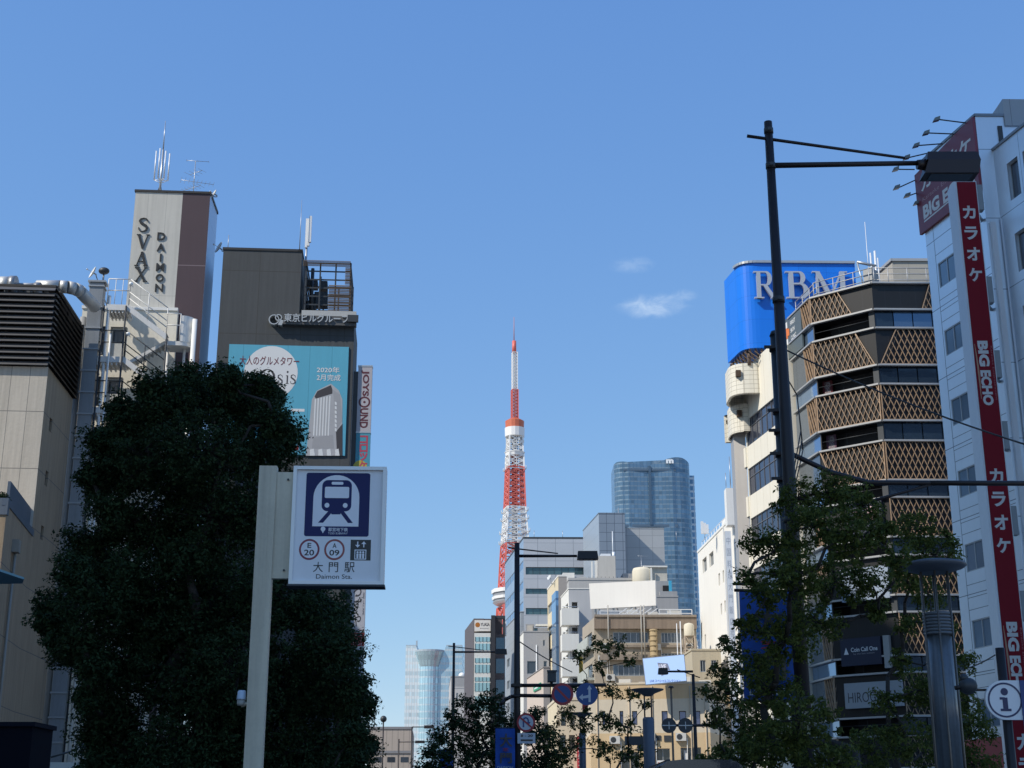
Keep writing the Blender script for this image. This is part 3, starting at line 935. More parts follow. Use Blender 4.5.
c = at(104, 271, 86.2); q = MB(); q.ball(c, .36, .3, .24); q.build('head', M_DKGREY, t)
q = MB(); q.tube((c.x, c.y, levels[0]), c, .06); q.build('pole', M_STEEL, t)

# ================================================================== SVAX tower
M_PANELC = surf("cream_panel", (0.57, 0.55, 0.49), 0.6, 0, 0.07, 1, 0.18, grid=(1.22, 40, 0.35, -5, .03, .03, (.40, .39, .35, 1)), cell=.02)
M_PURP = surf("plum_panel", (0.075, 0.046, 0.052), 0.5, 0, 0.08, 1, 0.08, grid=(40, 7.0, -20, 2.2, .06, .06, (.2, .15, .16, 1)))
D3 = 88.0
p3 = plan(129, 270, D3)
p3m = along(p3, eL, 182.5, 200); p3r = along(p3, eL, 210, 200)
dS = V2(-.055, 1)
p3b = along(p3r, dS, 217.5, 212)
z3 = zat(191.5, D3)
tw = thing('sign_tower', 'slender cream and plum tower with big letters down its front', 'building', base(p3))
dep3 = (p3b - p3r).length
fp3 = [p3, p3m, p3r, p3b, p3b - eL * (p3r - p3).length]
mb = MB(); shell(mb, fp3, 0, z3, skip=(1, 2))
mb.build('wall', M_PANELC, tw)
mb = MB(); shell(mb, [fp3[1], fp3[2]], 0, z3, skip=(1,), roof=False); mb.build('corner_panel', M_PURP, tw)
mb = MB(); shell(mb, [fp3[2], fp3[3]], 0, z3, skip=(1,), roof=False)
mb.build('side_panel', surf("pale_metal_side", (0.45, 0.52, 0.62), 0.35, 0.45, 0.05, grid=(30, 3.3, -15, 1, .03, .04, (.3, .35, .42, 1))), tw)
mb = MB()
for i in range(5):
    W = Wall(fp3[i], fp3[(i + 1) % 5]); mb.wbox(W, -.06, W.len + .055, z3 - .02, z3 + .14, -.3, .06 + .002 * i)
mb.build('coping', M_FRAMEDK, tw)
W3 = Wall(p3, p3r)
M_LET = surf("dark_bronze_letters", (0.05, 0.048, 0.045), 0.4, 0.3, 0.1)
sg = thing('tower_lettering', 'tall dark metal letters of a name stacked down the cream tower front', 'sign', base(W3.pt(1, 0, 0)))
def letters_px(ch, u, v, wpx, hpx):
    a, z = W3.px(u, v); w = wpx * D3 / FPX / kt(v)[1]; h = hpx * D3 / FPX * 1.08
    q = MB(); serif(q, W3, ch, a - w / 2, a + w / 2, z - h / 2, z + h / 2, .0, .07); q.build('letter', M_LET, sg)
for ch, u, v in (('S', 143.5, 225), ('V', 143, 241.5), ('A', 141.5, 259), ('X', 141, 274.5)):
    letters_px(ch, u, v, 13 if ch != 'S' else 11, 15)
for ch, u, v in zip("DAIMON", (161.5, 161, 160.7, 160.3, 159.8, 159.2), (236.5, 247.5, 257.8, 267.3, 278, 288)):
    a, z = W3.px(u, v); w = (8.0 if ch not in 'I' else 1.6) * D3 / FPX / .94; h = 8.2 * D3 / FPX * 1.08
    q = MB(); q.text(W3, ch, a - w / 2, a + w / 2, z - h / 2, z + h / 2, .0, ext=.07, bold=.02); q.build('letter', M_LET, sg)
# masts on the tower
def whip(t, x, y, z0, z1, r0, r1, mat, name='mast'):
    q = MB(); q.tube((x, y, z0), (x, y, z1), r0, r1, 8); return q.build(name, mat, t)
pm = at(160, 190, D3 + 1.5)
t = thing('antenna_mast', 'tall thin mast ringed by four white aerials on the cream tower roof', 'antenna', (pm.x, pm.y, z3))
zt = zat(121, D3 + 1.5)
whip(t, pm.x, pm.y, z3, zat(150, D3 + 1.5), .09, .07, M_STEEL); whip(t, pm.x, pm.y, zat(150, D3 + 1.5), zt, .05, .02, M_STEEL)
for dx, dy in ((-.46, 0), (.46, .1), (-.1, -.4), (.28, -.3)):
    q = MB(); zb = zat(180, D3 + 1.5)
    q.tube((pm.x + dx, pm.y + dy, zb), (pm.x + dx, pm.y + dy, zat(151 if dx < 0 else 153, D3 + 1.5)), .05, .05, 8)
    q.tube((pm.x, pm.y, zb), (pm.x + dx, pm.y + dy, zb), .03); q.tube((pm.x, pm.y, zb - .25), (pm.x + dx, pm.y + dy, zb), .025)
    q.build('aerial', M_WHITEMETAL, t)
q = MB(); q.box(pm.x - .25, pm.x + .2, pm.y - .2, pm.y + .2, z3, z3 + .12)
q.tube((pm.x + .3, pm.y - .1, z3), (pm.x, pm.y, z3 + 1.2), .03); q.tube((pm.x - .35, pm.y - .1, z3), (pm.x, pm.y, z3 + 1.2), .03); q.build('base', M_DKGREY, t)
def yagi(u, v0, v1, Y, zb, label, arms, scale=1.0):
    p = at(u, v1, Y); t = thing('television_aerial', label, 'antenna', (p.x, p.y, zb), 'television aerials on the roofs')
    q = MB(); zt_ = zat(v0, Y); q.tube((p.x, p.y, zb), (p.x, p.y, zt_), .03 * scale, .025 * scale); q.build('mast', M_STEEL, t)
    for (zf, L, az, n, el) in arms:
        z = zb + (zt_ - zb) * zf; d = Vector((math.cos(az), math.sin(az), 0)); s_ = Vector((-d.y, d.x, 0))
        q = MB(); q.tube(Vector((p.x, p.y, z)) - d * L * .4, Vector((p.x, p.y, z)) + d * L * .6, .018 * scale)
        for k in range(n):
            c = Vector((p.x, p.y, z)) + d * (L * (-.4 + k / (n - 1))); e = el * (1.15 - .4 * k / n)
            q.tube(c - s_ * e / 2, c + s_ * e / 2, .010 * scale)
        q.build('arm', M_STEEL, t)
yagi(193.5, 161, 190, D3 + 1.2, z3, 'thin television aerial beside the tall mast on the tower', [(1.0, 1.5, R(8), 3, .3), (.45, 2.2, R(20), 9, .9), (.68, 1.2, R(-35), 4, .9), (.3, 1.5, R(150), 6, .7)])
f_ = Wall(p3, p3r).pt((p3r - p3).length - .15, z3, -.4)
dish(214.5, 194, D3 + .4, .3, 'tiny dish at the corner of the plum tower roof', Vector((f_.x, f_.y, z3)))

# ================================================================== grey billboard building
M_GREYP = surf("warm_grey_panel", (0.064, 0.070, 0.073), 0.75, 0, 0.12, 1, 0.25, grid=(2.9, 4.45, 1.35, 1.35, .045, .05, (.045, .045, .042, 1)), cell=.03)
D4 = 88.5
p4 = plan(223.5, 249, D4)
p4m = along(p4, eL, 302, 252); p4r = along(p4, eL, 354.5, 320)
z4, z4b = zat(249.5, D4), zat(313, D4 + .3)
gb = thing('grey_building', 'dark grey panelled building carrying the turquoise advertisement', 'building', base(p4))
fp4 = footprint(p4, eL, (p4m - p4).length, dL, 6)
fp4b = footprint(p4m, eL, (p4r - p4m).length, dL, 6)
mb = MB(); shell(mb, fp4, 0, z4, skip=()); shell(mb, fp4b, 0, z4b, skip=(3,)); mb.build('wall', M_GREYP, gb)
W4 = Wall(p4, p4r)
mb = MB()
for W_, z_ in ((Wall(fp4[0], fp4[1]), z4), (Wall(fp4[1], fp4[2]), z4)):
    mb.wbox(W_, -.05, W_.len + .05, z_ - .01, z_ + .16, -.25, .05)
mb.build('coping', M_FRAMEDK, gb)
mb = MB(); a0 = W4.px(302, 313)[0]; mb.wbox(W4, a0, W4.len + .12, z4b - .25, z4b + .12, -.5, .35); mb.build('ledge', surf("pale_ledge", (.42, .43, .42), .6, 0, .1), gb)
# plant cage on the lower roof
cg = thing('roof_cage', 'open steel frame with slatted screens around plant on the grey roof', 'screen', base(W4.pt(a0, 0), z4b))
zc0, zc1 = z4b + .12, zat(259.5, D4)
aR = W4.px(350.5, 290)[0]
q = MB()
for o in (-.05, -4.5):
    for a in (a0 + .1, a0 + (aR - a0) * .33, a0 + (aR - a0) * .66, aR - .08):
        q.wbox(W4, a, a + .10, zc0, zc1, o - .1, o)
    for k in range(7):
        z = zc0 + (zc1 - zc0) * k / 6
        q.wbox(W4, a0 + .1, aR, z - .05, z + .05, o - .12, o - .1)
for a in (a0 + .1, aR - .1):
    for k in range(7):
        z = zc0 + (zc1 - zc0) * k / 6
        q.wbox(W4, a, a + .09, z - .05, z + .05, -4.5, -.05)
q.build('frame', M_DKGREY, cg)
M_SLAT = surf("bronze_slat", (.13, .10, .075), .6, .2, .15)
def slats(u0, v0, u1, v1, o, n):
    q = MB(); a, b, z0, z1 = pxrect(W4, u0, v0, u1, v1)
    for k in range(n):
        z = z0 + (z1 - z0) * (k + .5) / n; h = (z1 - z0) / n
        q.hexa([W4.pt(a, z - h * .42, o + .1), W4.pt(b, z - h * .42, o + .1), W4.pt(b, z - h * .42, o + .06), W4.pt(a, z - h * .42, o + .06)],
               [W4.pt(a, z + h * .42, o + .04), W4.pt(b, z + h * .42, o + .04), W4.pt(b, z + h * .42, o), W4.pt(a, z + h * .42, o)])
    q.build('slatted_screen', M_SLAT, cg)
slats(303.5, 260, 350.5, 267.5, 0, 6); slats(329, 285, 350.5, 312, 0, 18); slats(345.5, 267.5, 350.5, 285, 0, 12)
q = MB()
for (u0, v0, u1, v1) in ((306, 270, 316, 277), (313, 283, 326, 296), (308, 286, 314, 310), (319, 272, 326, 279), (304, 292, 308, 300)):
    a, b, z0, z1 = pxrect(W4, u0, v0, u1, v1); q.wbox(W4, a, b, z0, z1, -2.6, -1.6)
q.tube(W4.pt(a0 + .5, zc0, -1.2), W4.pt(a0 + .5, zc1, -1.2), .12); q.tube(W4.pt(a0 + 1, zc0, -1.9), W4.pt(a0 + 1, zc1 - .3, -1.9), .08)
q.build('plant', M_DKGREY, cg)
# sign frame with the letters
bs = thing('roof_sign', 'pale raised Japanese letters and emblem along the top of the grey front', 'sign', base(W4.pt(a0, 0), z4b - 1))
a, b, z0, z1 = pxrect(W4, 284, 317.5, 356.5, 328)
q = MB(); q.wbox(W4, a, b, z0, z1, .0, .45); q.build('backing', surf("grey_sign_case", (.09, .09, .09), .6), bs)
M_SLET = surf("silver_letters", (.50, .50, .48), .35, .3, .05)
xs = [284.5, 294.5, 304, 313, 322, 331, 339, 344]
a, b, z0, z1 = pxrect(W4, 284.8, 316.0, 349.5, 326.0)
q = MB(); q.text(W4, "東京ビルグループ", a, b, z0, z1, .46, ext=.1, bold=.018); q.build('lettering', M_SLET, bs)
q = MB()
for (u, v, r) in ((274.5, 321.5, .32), (279, 319.5, .20)):
    a, z = W4.px(u, v)
    for quad in ring(a, z, r, r, .07, .07, 16): q.wprism(W4, quad, 0.0, .41)
a, z = W4.px(281.5, 323); q.wprism(W4, [(a - .2, z - .25), (a + .05, z - .3), (a + .2, z + .05), (a - .05, z + .1)], 0, .405)
q.build('emblem', M_SLET, bs)
q = MB(); a, b, z0, z1 = pxrect(W4, 348, 318, 357, 325); q.wbox(W4, a, b + .1, z0, z1, .452, .65); q.build('end_box', M_DKGREY, bs)
# advertisement
ad = thing('billboard', 'turquoise advertisement with a white disc and a drawn office block, on the grey building', 'billboard', base(W4.pt(3, 0), 0))
a, b, z0, z1 = pxrect(W4, 229.5, 344.5, 345, 456)
M_CYAN = surf("turquoise_sheet", (0.10, 0.40, 0.54), 0.55, 0, 0.04, 1, 0.05, grid=(1.45, 60, .6, -1, .025, .03, (.05, .24, .34, 1)))
q = MB(); q.wbox(W4, a, b, z0, z1, .0, .08); q.build('panel', M_CYAN, ad)
M_ADW = surf("ad_white", (.72, .73, .72), .6, 0, .04); M_ADK = surf("ad_dark", (.05, .045, .05), .6, 0, .05); M_ADG = surf("ad_grey", (.35, .35, .36), .6, 0, .08); M_ADR = surf("ad_red", (.4, .03, .03), .6)
q = MB()
for i, poly in enumerate([disc(W4, 271, 373, 27 * D4 / FPX / .965, 40, 27 * D4 / FPX * 1.09)]): q.wprism(W4, poly, .08, .086)
a, b, z0, z1 = pxrect(W4, 291, 409, 304.5, 412); q.wprism(W4, [(a, z0), (b, z0), (b, z1), (a, z1)], .08, .086)
q.build('white_disc', M_ADW, ad)
def adtext(s, u0, v0, u1, v1, m, o=.092, bold=0.0):
    q = MB(); a, b, z0, z1 = pxrect(W4, u0, v0, u1, v1); q.text(W4, s, a, b, z0, z1, o, bold=bold); q.build('lettering', m, ad)
adtext("大人のグルメタワー", 240, 356, 299, 366.5, surf("ad_plum", (.16, .03, .04), .6), bold=.01)
adtext("2020年", 317, 367, 339.5, 373.5, M_ADW, bold=.012); adtext("2月完成", 317, 374.5, 340.5, 381.5, M_ADW, bold=.012)
q = MB()
for ch, u0, v0, u1, v1 in (('O', 259, 369, 275.5, 386), ('s', 277, 375, 283.5, 384.5), ('i', 286, 370.5, 289, 384.3), ('s', 290, 375, 296.5, 384.5)):
    a, b, z0, z1 = pxrect(W4, u0, v0, u1, v1)
    if ch in 's': z1 = z0 + (z1 - z0) / .62 * 1.0
    serif(q, W4, ch, a, b, z0, z1, .086, .09)
q.build('lettering', M_ADK, ad)
adtext("0", 298.5, 428, 302.5, 433, M_ADK); 
q = MB(); a, b, z0, z1 = pxrect(W4, 287, 445.5, 298.5, 450.5); q.wprism(W4, [(a, z0), (b, z0), (b, z1), (a, z1)], .08, .087); q.build('button', M_ADR, ad)
adtext("検索", 289.5, 446.3, 296, 449.8, M_ADW)
q = MB(); a, b, z0, z1 = pxrect(W4, 283, 445, 287, 450.5); q.wprism(W4, [(a, z0), (b, z0), (b, z1), (a, z1)], .08, .086); q.build('search_box', M_ADW, ad)
# picture of an office block on it
def adpoly(uvs, m, o):
    q = MB(); q.pxpoly(W4, uvs, .08, o); return q.build('picture', m, ad)
adpoly([(306, 456), (342, 456), (342.5, 400), (339, 391), (331, 384), (317, 391), (312, 400)], surf("ad_tower", (.42, .42, .43), .6), .086)
adpoly([(314.5, 397), (317.5, 391.5), (331, 385.5), (332.5, 390), (332.5, 394), (316, 399)], M_ADK, .088)
adpoly([(333, 390), (340, 395), (342.5, 421), (336.5, 430), (333.5, 396)], M_ADG, .088)
adpoly([(336, 432), (342.6, 424), (342.6, 456), (337, 456)], M_ADK, .089)
q = MB()
for k in range(6):
    x0 = 314.2 + k * 2.9
    q.pxpoly(W4, [(x0 - 1.1, 436), (x0 + .2, 436), (x0 + 2.0, 399 - k * .6), (x0 + .6, 399.5 - k * .6)], .086, .091)
for k in range(7):
    q.pxpoly(W4, [(334.8, 402 + k * 4.4), (336.6, 402.5 + k * 4.4), (336.8, 405.5 + k * 4.4), (335, 405 + k * 4.4)], .088, .092)
for k in range(4):
    q.pxpoly(W4, [(310 + k * 8.5, 456), (315 + k * 8.2, 456), (314 + k * 8.2, 449), (310 + k * 8.4, 450)], .086, .094)
q.build('picture', M_ADW, ad)
adpoly([(313, 438), (333, 435), (334, 449), (312, 449)], M_ADG, .0895)
# roof gear
pm = at(302, 250, D4 + .3)
t = thing('lightning_rod', 'very thin rod at the step of the grey roof', 'antenna', (pm.x - .2, pm.y + .2, z4))
whip(t, pm.x - .2, pm.y + .2, z4, zat(197, D4), .035, .012, M_STEEL)
pm = at(307.5, 260, D4 + 1.2)
t = thing('phone_antenna', 'white bundled mobile phone antenna on a pole above the steel cage', 'antenna', (pm.x, pm.y, z4b))
whip(t, pm.x - .1, pm.y, z4b, zat(222, D4), .07, .07, M_STEEL)
for dx, v0, v1 in ((-.12, 218, 247), (.14, 217, 243), (.02, 219, 246)):
    q = MB(); q.box(pm.x + dx - .09, pm.x + dx + .09, pm.y - .25 - dx, pm.y - .08 - dx, zat(v1, D4 + 1), zat(v0, D4 + 1)); q.bar((pm.x - .1, pm.y, zat((v0 + v1) / 2, D4)), (pm.x + dx, pm.y - .15 - dx, zat((v0 + v1) / 2, D4)), .05, .05); q.build('aerial', M_WHITEMETAL, t)
dish(219.5, 248, D4 + .5, .42, 'pale dish at the left corner of the grey billboard building', W4.pt(.1, z4 - 0, -.5))
q = MB(); a, z = W4.px(225, 246)
t = thing('roof_rod', 'short rod standing on the left corner of the grey roof', 'antenna', base(W4.pt(.25, 0, -.3), z4)); p_ = W4.pt(.25, z4, -.3); whip(t, p_.x, p_.y, z4, z4 + 1.2, .03, .02, M_STEEL)

# ================================================================== projecting vertical signs
pj = plan(357.3, 400, D4 + 1.0)
WJ = Wall(pj, pj + V2(1, .03)); wj = (371.3 - 357.3) * (D4 + 1) / FPX / kt(400)[1]
jb = thing('projecting_sign', 'tall narrow stack of lit sign boxes hanging off the grey building corner', 'sign', base(pj))
segs = [(366.5, 431.5, surf("js_panel", (.42, .40, .42), .5)), (433, 470, surf("korok_panel", (.06, .28, .36), .5)), (470, 586, surf("plain_panel", (.45, .45, .48), .5)), (587, 631.5, surf("script_panel", (.45, .45, .48), .5)), (632, 646, surf("js_red", (.32, .02, .02), .5)), (648, 768, surf("plain_panel2", (.42, .43, .45), .5))]
z_bot = 0.3
for i, (v0, v1, m) in enumerate(segs):
    za = zat(v0, D4 + 1); zb = zat(v1, D4 + 1) if i < 5 else z_bot
    q = MB(); q.wbox(WJ, 0, wj, zb, za, -.45, 0); pnl = q.build('sign_box', m, jb)
q = MB()
q.wbox(WJ, -.30, -.003, z_bot, zat(371, D4 + 1), -.35, -.1)
q.build('mast', M_DKGREY, jb)
for v in (366.0, 432.2, 470.5, 586.5, 631.8, 647):
    z = zat(v, D4 + 1); q = MB(); q.wbox(WJ, -.02, wj + .02, z - .05, z + .05, -.47, .02); q.build('trim', M_FRAME, jb)
q = MB()
za, zb = zat(370, D4 + 1), zat(428, D4 + 1)
q.text(WJ, "JOYS", wj * .22, wj * .80, za - (za - zb) * .455, za, .006, rot=True, bold=.035)
q.text(WJ, "UND", wj * .22, wj * .80, zb, za - (za - zb) * .66, .006, rot=True, bold=.035)
zc = za - (za - zb) * .555
for quad in ring(wj * .51, zc, wj * .36, wj * .36, wj * .12, wj * .12, 20): q.wprism(WJ, quad, 0, .006)
q.wprism(WJ, [(wj * .51 + wj * .09 * math.cos(k), zc + wj * .09 * math.sin(k)) for k in np.linspace(0, 6.2, 10)], 0, .006)
q.build('lettering', surf("js_letters", (.10, .02, .03), .5), jb)
q = MB()
for k, ch in enumerate("コロッケ"):
    zz = zat(439.5 + k * 8.6, D4 + 1); q.text(WJ, ch, wj * .28, wj * .85, zz - .28, zz + .28, .006, bold=.04)
q.build('lettering', surf("korok_letters", (.42, .05, .09), .5), jb)
q = MB(); q.wprism(WJ, disc(WJ, 360, 467, .45, 16), 0, .004); q.build('spot', surf("korok_yellow", (.45, .38, .05), .5), jb)
q = MB()
for k, ch in enumerate("よろずや"):
    zz = zat(575 + k * 15, D4 + 1); q.text(WJ, ch, wj * .2, wj * .74, zz - .42, zz + .42, .006, bold=.01, skew=.15)
q.text(WJ, "炭火焼", wj * .84, wj * .94, zat(615, D4 + 1), zat(592, D4 + 1), .006, rot=True)
q.build('lettering', M_ADK, jb)
q = MB(); z_ = zat(640.5, D4 + 1)
for x0, x1, y0, y1 in ((.25, .85, -.42, -.36), (.25, .85, .30, .36), (.25, .31, -.36, .3), (.79, .85, -.36, .3)): q.wprism(WJ, [(wj * x0, z_ + y0), (wj * x1, z_ + y0), (wj * x1, z_ + y1), (wj * x0, z_ + y1)], 0, .006)
q.text(WJ, "乙", wj * .38, wj * .72, z_ - .28, z_ + .2, .006)
q.text(WJ, "宴会", wj * .3, wj * .8, z_ + .5, z_ + .75, .006)
q.build('lettering', surf("js_pink", (.55, .3, .3), .5), jb)

# ================================================================== bottom left odds and ends
t = thing('awning', 'pale teal awning edge seen from below at the left edge', 'awning', base(at(-40, 575, 20)))
q = MB(); pa = at(-60, 566, 20); za = zat(584, 20)
q.add([(x, y, z) for x, y, z in ()], [])
zc_ = zat(579.5, 20.0)
def dz(u, v): Y = (zc_ - EYE) / kt(v)[0]; return at(u, v, Y)
C4 = [dz(-90, 541), dz(24, 579.5), dz(22.5, 583.5), dz(-90, 586)]
A2 = C4[0]
q.hexa(C4, [p + Vector((0, 0, .03)) for p in C4])
q.build('canopy', surf("teal_fabric", (.20, .36, .40), .7, 0, .08), t)
q = MB(); q.tube((A2.x + .2, A2.y + 1, 0), (A2.x + .2, A2.y + 1, A2.z), .05); q.build('post', M_STEEL, t)
t = thing('cabinet', 'tall dark navy steel cabinet standing in the bottom left corner', 'cabinet', base(at(10, 740, 10)))
Wc = Wall(plan(-60, 740, 10.0), plan(31.5, 740, 10.0)); zc = zat(722, 10)
q = MB(); q.wbox(Wc, 0, Wc.len, .1, zc - .03, -.45, 0); q.build('body', surf("navy_cabinet", (.003, .004, .009), .8, 0, .1, 1, 0, 0, .1), t)
q = MB(); q.wbox(Wc, -.02, Wc.len + .02, zc - .03, zc, -.47, .02); q.build('lid', surf("navy_lid", (.005, .007, .014), .7, 0, .1, 1, 0, 0, .1), t)
q = MB(); q.wbox(Wc, .03, Wc.len - .03, 0, .1, -.4, -.05); q.build('plinth', M_DKGREY, t)
t = thing('site_wall', 'low pale panel fence below the tree at bottom left', 'fence', base(at(60, 760, 40)))
Wc = Wall(plan(33, 760, 40), plan(120, 760, 40.5))
q = MB(); q.wbox(Wc, 0, Wc.len * .19, 0, zat(749, 40), -.1, 0); q.build('panel', surf("blue_grey_board", (.28, .38, .44), .6), t)
q = MB(); q.wbox(Wc, Wc.len * .2, Wc.len, 0, zat(762, 40), -.1, 0); q.build('panel', surf("pale_board", (.55, .54, .48), .6), t)
q = MB(); m0 = Wc.pt(Wc.len * .55, 0, -.05)
q.tube(m0, (m0.x, m0.y, zat(733, 40)), .03); q.path([Wc.pt(Wc.len * .2, zat(757, 40), -.05), Wc.pt(Wc.len * .42, zat(751, 40), -.05), Wc.pt(Wc.len * .55, zat(745, 40), -.05), Wc.pt(Wc.len * .66, zat(755, 40), -.05)], .025); q.build('post', M_DKGREY, t)
# ================================================================== far middle distance
# low beige hall
Dh = 230.0
pa = plan(368, 740, Dh); Wh = Wall(pa, pa + V2(1, .0) * 9)
t = thing('low_hall', 'low beige panelled building at the far end of the street', 'building', base(pa))
fpH = footprint(pa, V2(1, 0), (plan(412, 740, Dh) - pa).length, V2(-.05, 1), 20)
zt = zat(729, Dh)
mb = MB(); shell(mb, fpH, 0, zt, skip=()); mb.build('wall', surf("beige_ribbed", (.42, .36, .31), .8, 0, .06, 1, .1, grid=(.9, 50, 0, -1, .12, .05, (.30, .26, .23, 1))), t)
WH = Wall(fpH[0], fpH[1]); q = MB(); q.wbox(WH, -.1, WH.len + .1, zt - .02, zt + .35, -.3, .12); z = zat(752, Dh); q.wbox(WH, 0, WH.len, z - .2, z + .2, 0, .15); q.build('coping', surf("grey_trim", (.22, .22, .23), .6), t)
for k in range(3):
    a = 1 + k * 2.1
    q = MB(); q.wbox(WH, a, a + 1.2, zat(762, Dh), zat(757, Dh), 0.0, .05); q.build('window', M_GLASS, t)

# glass office tower with a flared round crown
Dg = 900.0
t = thing('round_glass_tower', 'pale glass tower with a round bay flaring out between two wings, far down the street', 'tower', base(plan(430, 700, Dg)))
M_CW1 = curtain("pale_curtain", (.34, .50, .60), (.50, .60, .64), 4.2, 1.3, 1.6, .25, (.40, .48, .53), 0, .3, .2, .22)
M_CW1b = curtain("sunlit_curtain", (.56, .68, .72), (.68, .75, .77), 4.2, 1.7, 1.6, .3, (.55, .58, .58), 0, .12, .3, .25)  # left wing panes made paler: the sun's reflection is painted in
def X(u, D, v=700): return plan(u, v, D).x
z_top = zat(646, Dg); z_s = zat(666, Dg); z_m = zat(652, Dg)
q = MB(); x0, x1 = X(405.5, Dg, 660), X(420.5, Dg, 660); xm = X(416, Dg, 660)
q.prism([(x0, Dg), (x1, Dg), (x1, Dg + 40), (x0, Dg + 40)], 0, z_s)
q.hexa([(x0, Dg, z_s), (x1, Dg, z_s), (x1, Dg + 40, z_s), (x0, Dg + 40, z_s)], [(x0, Dg, z_top), (xm, Dg, z_top), (xm, Dg + 40, z_top), (x0, Dg + 40, z_top)])
q.build('wing', M_CW1b, t)
q = MB(); y0, y1 = X(438, Dg, 660), X(462, Dg, 660); ym = X(446, Dg, 660)
q.prism([(y0, Dg), (y1, Dg), (y1, Dg + 40), (y0, Dg + 40)], 0, z_s)
q.hexa([(y0, Dg, z_s), (y1, Dg, z_s), (y1, Dg + 40, z_s), (y0, Dg + 40, z_s)], [(ym, Dg, z_top), (y1, Dg, z_top), (y1, Dg + 40, z_top), (ym, Dg + 40, z_top)])
q.build('wing', M_CW1, t)
cx = (x1 + y0) / 2; r = (y0 - x1) / 2 + 1.0
def arcp(rx, ry, n=12): return [(cx + rx * math.cos(a), Dg + 2 - ry * math.sin(a)) for a in np.linspace(math.pi, 0, n)] + [(cx + rx, Dg + 30), (cx - rx, Dg + 30)]
q = MB(); q.prism(arcp(r, r * .8), 0, z_s - .5, smooth=False); q.build('round_bay', curtain("bay_curtain", (.42, .60, .68), (.56, .66, .70), 4.2, 1.0, 2.0, .35, (.30, .42, .5), 0, .4, .15, .25), t)
q = MB(); b = [(x, y, z_s - .5) for x, y in arcp(r, r * .8)]; tt = [(x, y, z_m) for x, y in arcp(r + 2.9, (r + 2.9) * .8)]; q.hexa(b, tt)
q.build('crown', curtain("crown_curtain", (.50, .68, .74), (.42, .55, .62), 3.0, .3, 1.5, .3, (.42, .54, .60), 0, .6, .12, .2), t)
q = MB(); q.prism(arcp(r + 3.0, (r + 3.0) * .8), z_m, z_m + 1.2); q.box(x0, xm, Dg + 1, Dg + 39, z_top, z_top + .8); q.box(ym, y1, Dg + 1, Dg + 39, z_top, z_top + .8); q.box(x0 + 6, x0 + 7, Dg + 5, Dg + 6, z_top, z_top + 4); q.build('parapet', surf('pale_steel_rim', (.38, .44, .48), .5, .2), t)

def simplewins(root, W, a0, a1, z0, z1, cols, rows, wf=.6, hf=.5, gm=None, fm=None, rec=.15, hs=None, cc=2, make=True):
    out = []
    for j in range(rows):
        for i in range(cols):
            cw = (a1 - a0) / cols; ch = (z1 - z0) / rows
            x = a0 + cw * (i + (1 - wf) / 2); z = z0 + ch * (j + (1 - hf) / 2)
            out.append((x, x + cw * wf, z, z + ch * hf))
    return out
def block(name, label, u0, u1, v_top, D, mat, left_u=None, right_u=None, dL_=None, dep=14, vref=None, e=None, cat='building', group=None, zbot=0):
    """box building: front from u0 to u1 at depth D, optional visible side"""
    vref = vref or v_top
    e = e or V2(1, .02); d = dL_ or V2(-.06, 1)
    p = plan(u0, vref, D); pr_ = along(p, e, u1, vref)
    w = (pr_ - p).length
    fpB = footprint(p, e, w, d, dep)
    root = thing(name, label, cat, base(p), group)
    return root, fpB, zat(v_top, D)
def finish(root, fpB, z, mat, front=[], left=[], right=[], win=None, rec=.15, parap=.25, pm_=None, leftmat=None, roofm=None, name='wall', cols=2, rows=1, gm=None, fm=None, bar=.06, z0=0):
    WFb, WRb, WLb = Wall(fpB[0], fpB[1]), Wall(fpB[1], fpB[2]), Wall(fpB[3], fpB[0])
    mb = MB(); shell(mb, fpB, z0, z, skip=(0, 1, 3) if leftmat is None else (0, 1, 3)); mb.holes(WFb, 0, WFb.len, z0, z, front, rec); mb.holes(WRb, 0, WRb.len, z0, z, right, rec)
    if leftmat is None: mb.holes(WLb, 0, WLb.len, z0, z, left, rec)
    mb.build(name, mat, root)
    if leftmat is not None:
        mb = MB(); mb.holes(WLb, 0, WLb.len, z0, z, left, rec); mb.build('side_wall', leftmat, root)
    for W_, hs_ in ((WFb, front), (WLb, left), (WRb, right)):
        for h in hs_:
            window(root, W_, h[0], h[1], h[2], h[3], rec, cols=cols, rows=rows, gm=gm, fm=fm, bar=bar)
    if parap:
        mb = MB()
        for i, W_ in enumerate((WFb, WRb, WLb)):
            mb.wbox(W_, -.05, W_.len + .05, z - .01, z + parap, -.25, .06 + .003 * i)
        mb.build('parapet', pm_ or mat, root)
    return WFb, WLb, WRb
# two plain blocks beside the round tower
M_PALE = surf("pale_block", (.48, .46, .45), .8, 0, .05, 1, .06)
M_WBLD = surf("white_block", (.74, .72, .66), .8, 0, .05, 1, .08)
M_GREYB = surf("grey_block", (.33, .33, .33), .8, 0, .05, 1, .08)
rt, f_, z = block('far_block', 'plain pale block with one dark window beside the round glass tower', 455, 467, 688, 290, M_PALE, dep=20)
Wt = Wall(f_[0], f_[1]); a, b, z0, z1 = pxrect(Wt, 456.3, 693, 458, 701)
finish(rt, f_, z, M_PALE, front=[(a, b, z0, z1)])
rt, f_, z = block('far_block', 'grey and white block with a lower stepped roof behind the nearer street lamp', 451, 466, 677, 320, M_GREYB, dep=26)
WL_ = Wall(f_[3], f_[0]); hs = simplewins(rt, WL_, 4, 20, z - 9, z - 3, 1, 1, .8, .7)
finish(rt, f_, z, M_GREYB, left=hs, leftmat=M_PALE)
q = MB(); q.ball((f_[0].x + 2.3, f_[0].y + 4, z + .6), .8); q.build('roof_tank', M_WHITEPAINT, rt)

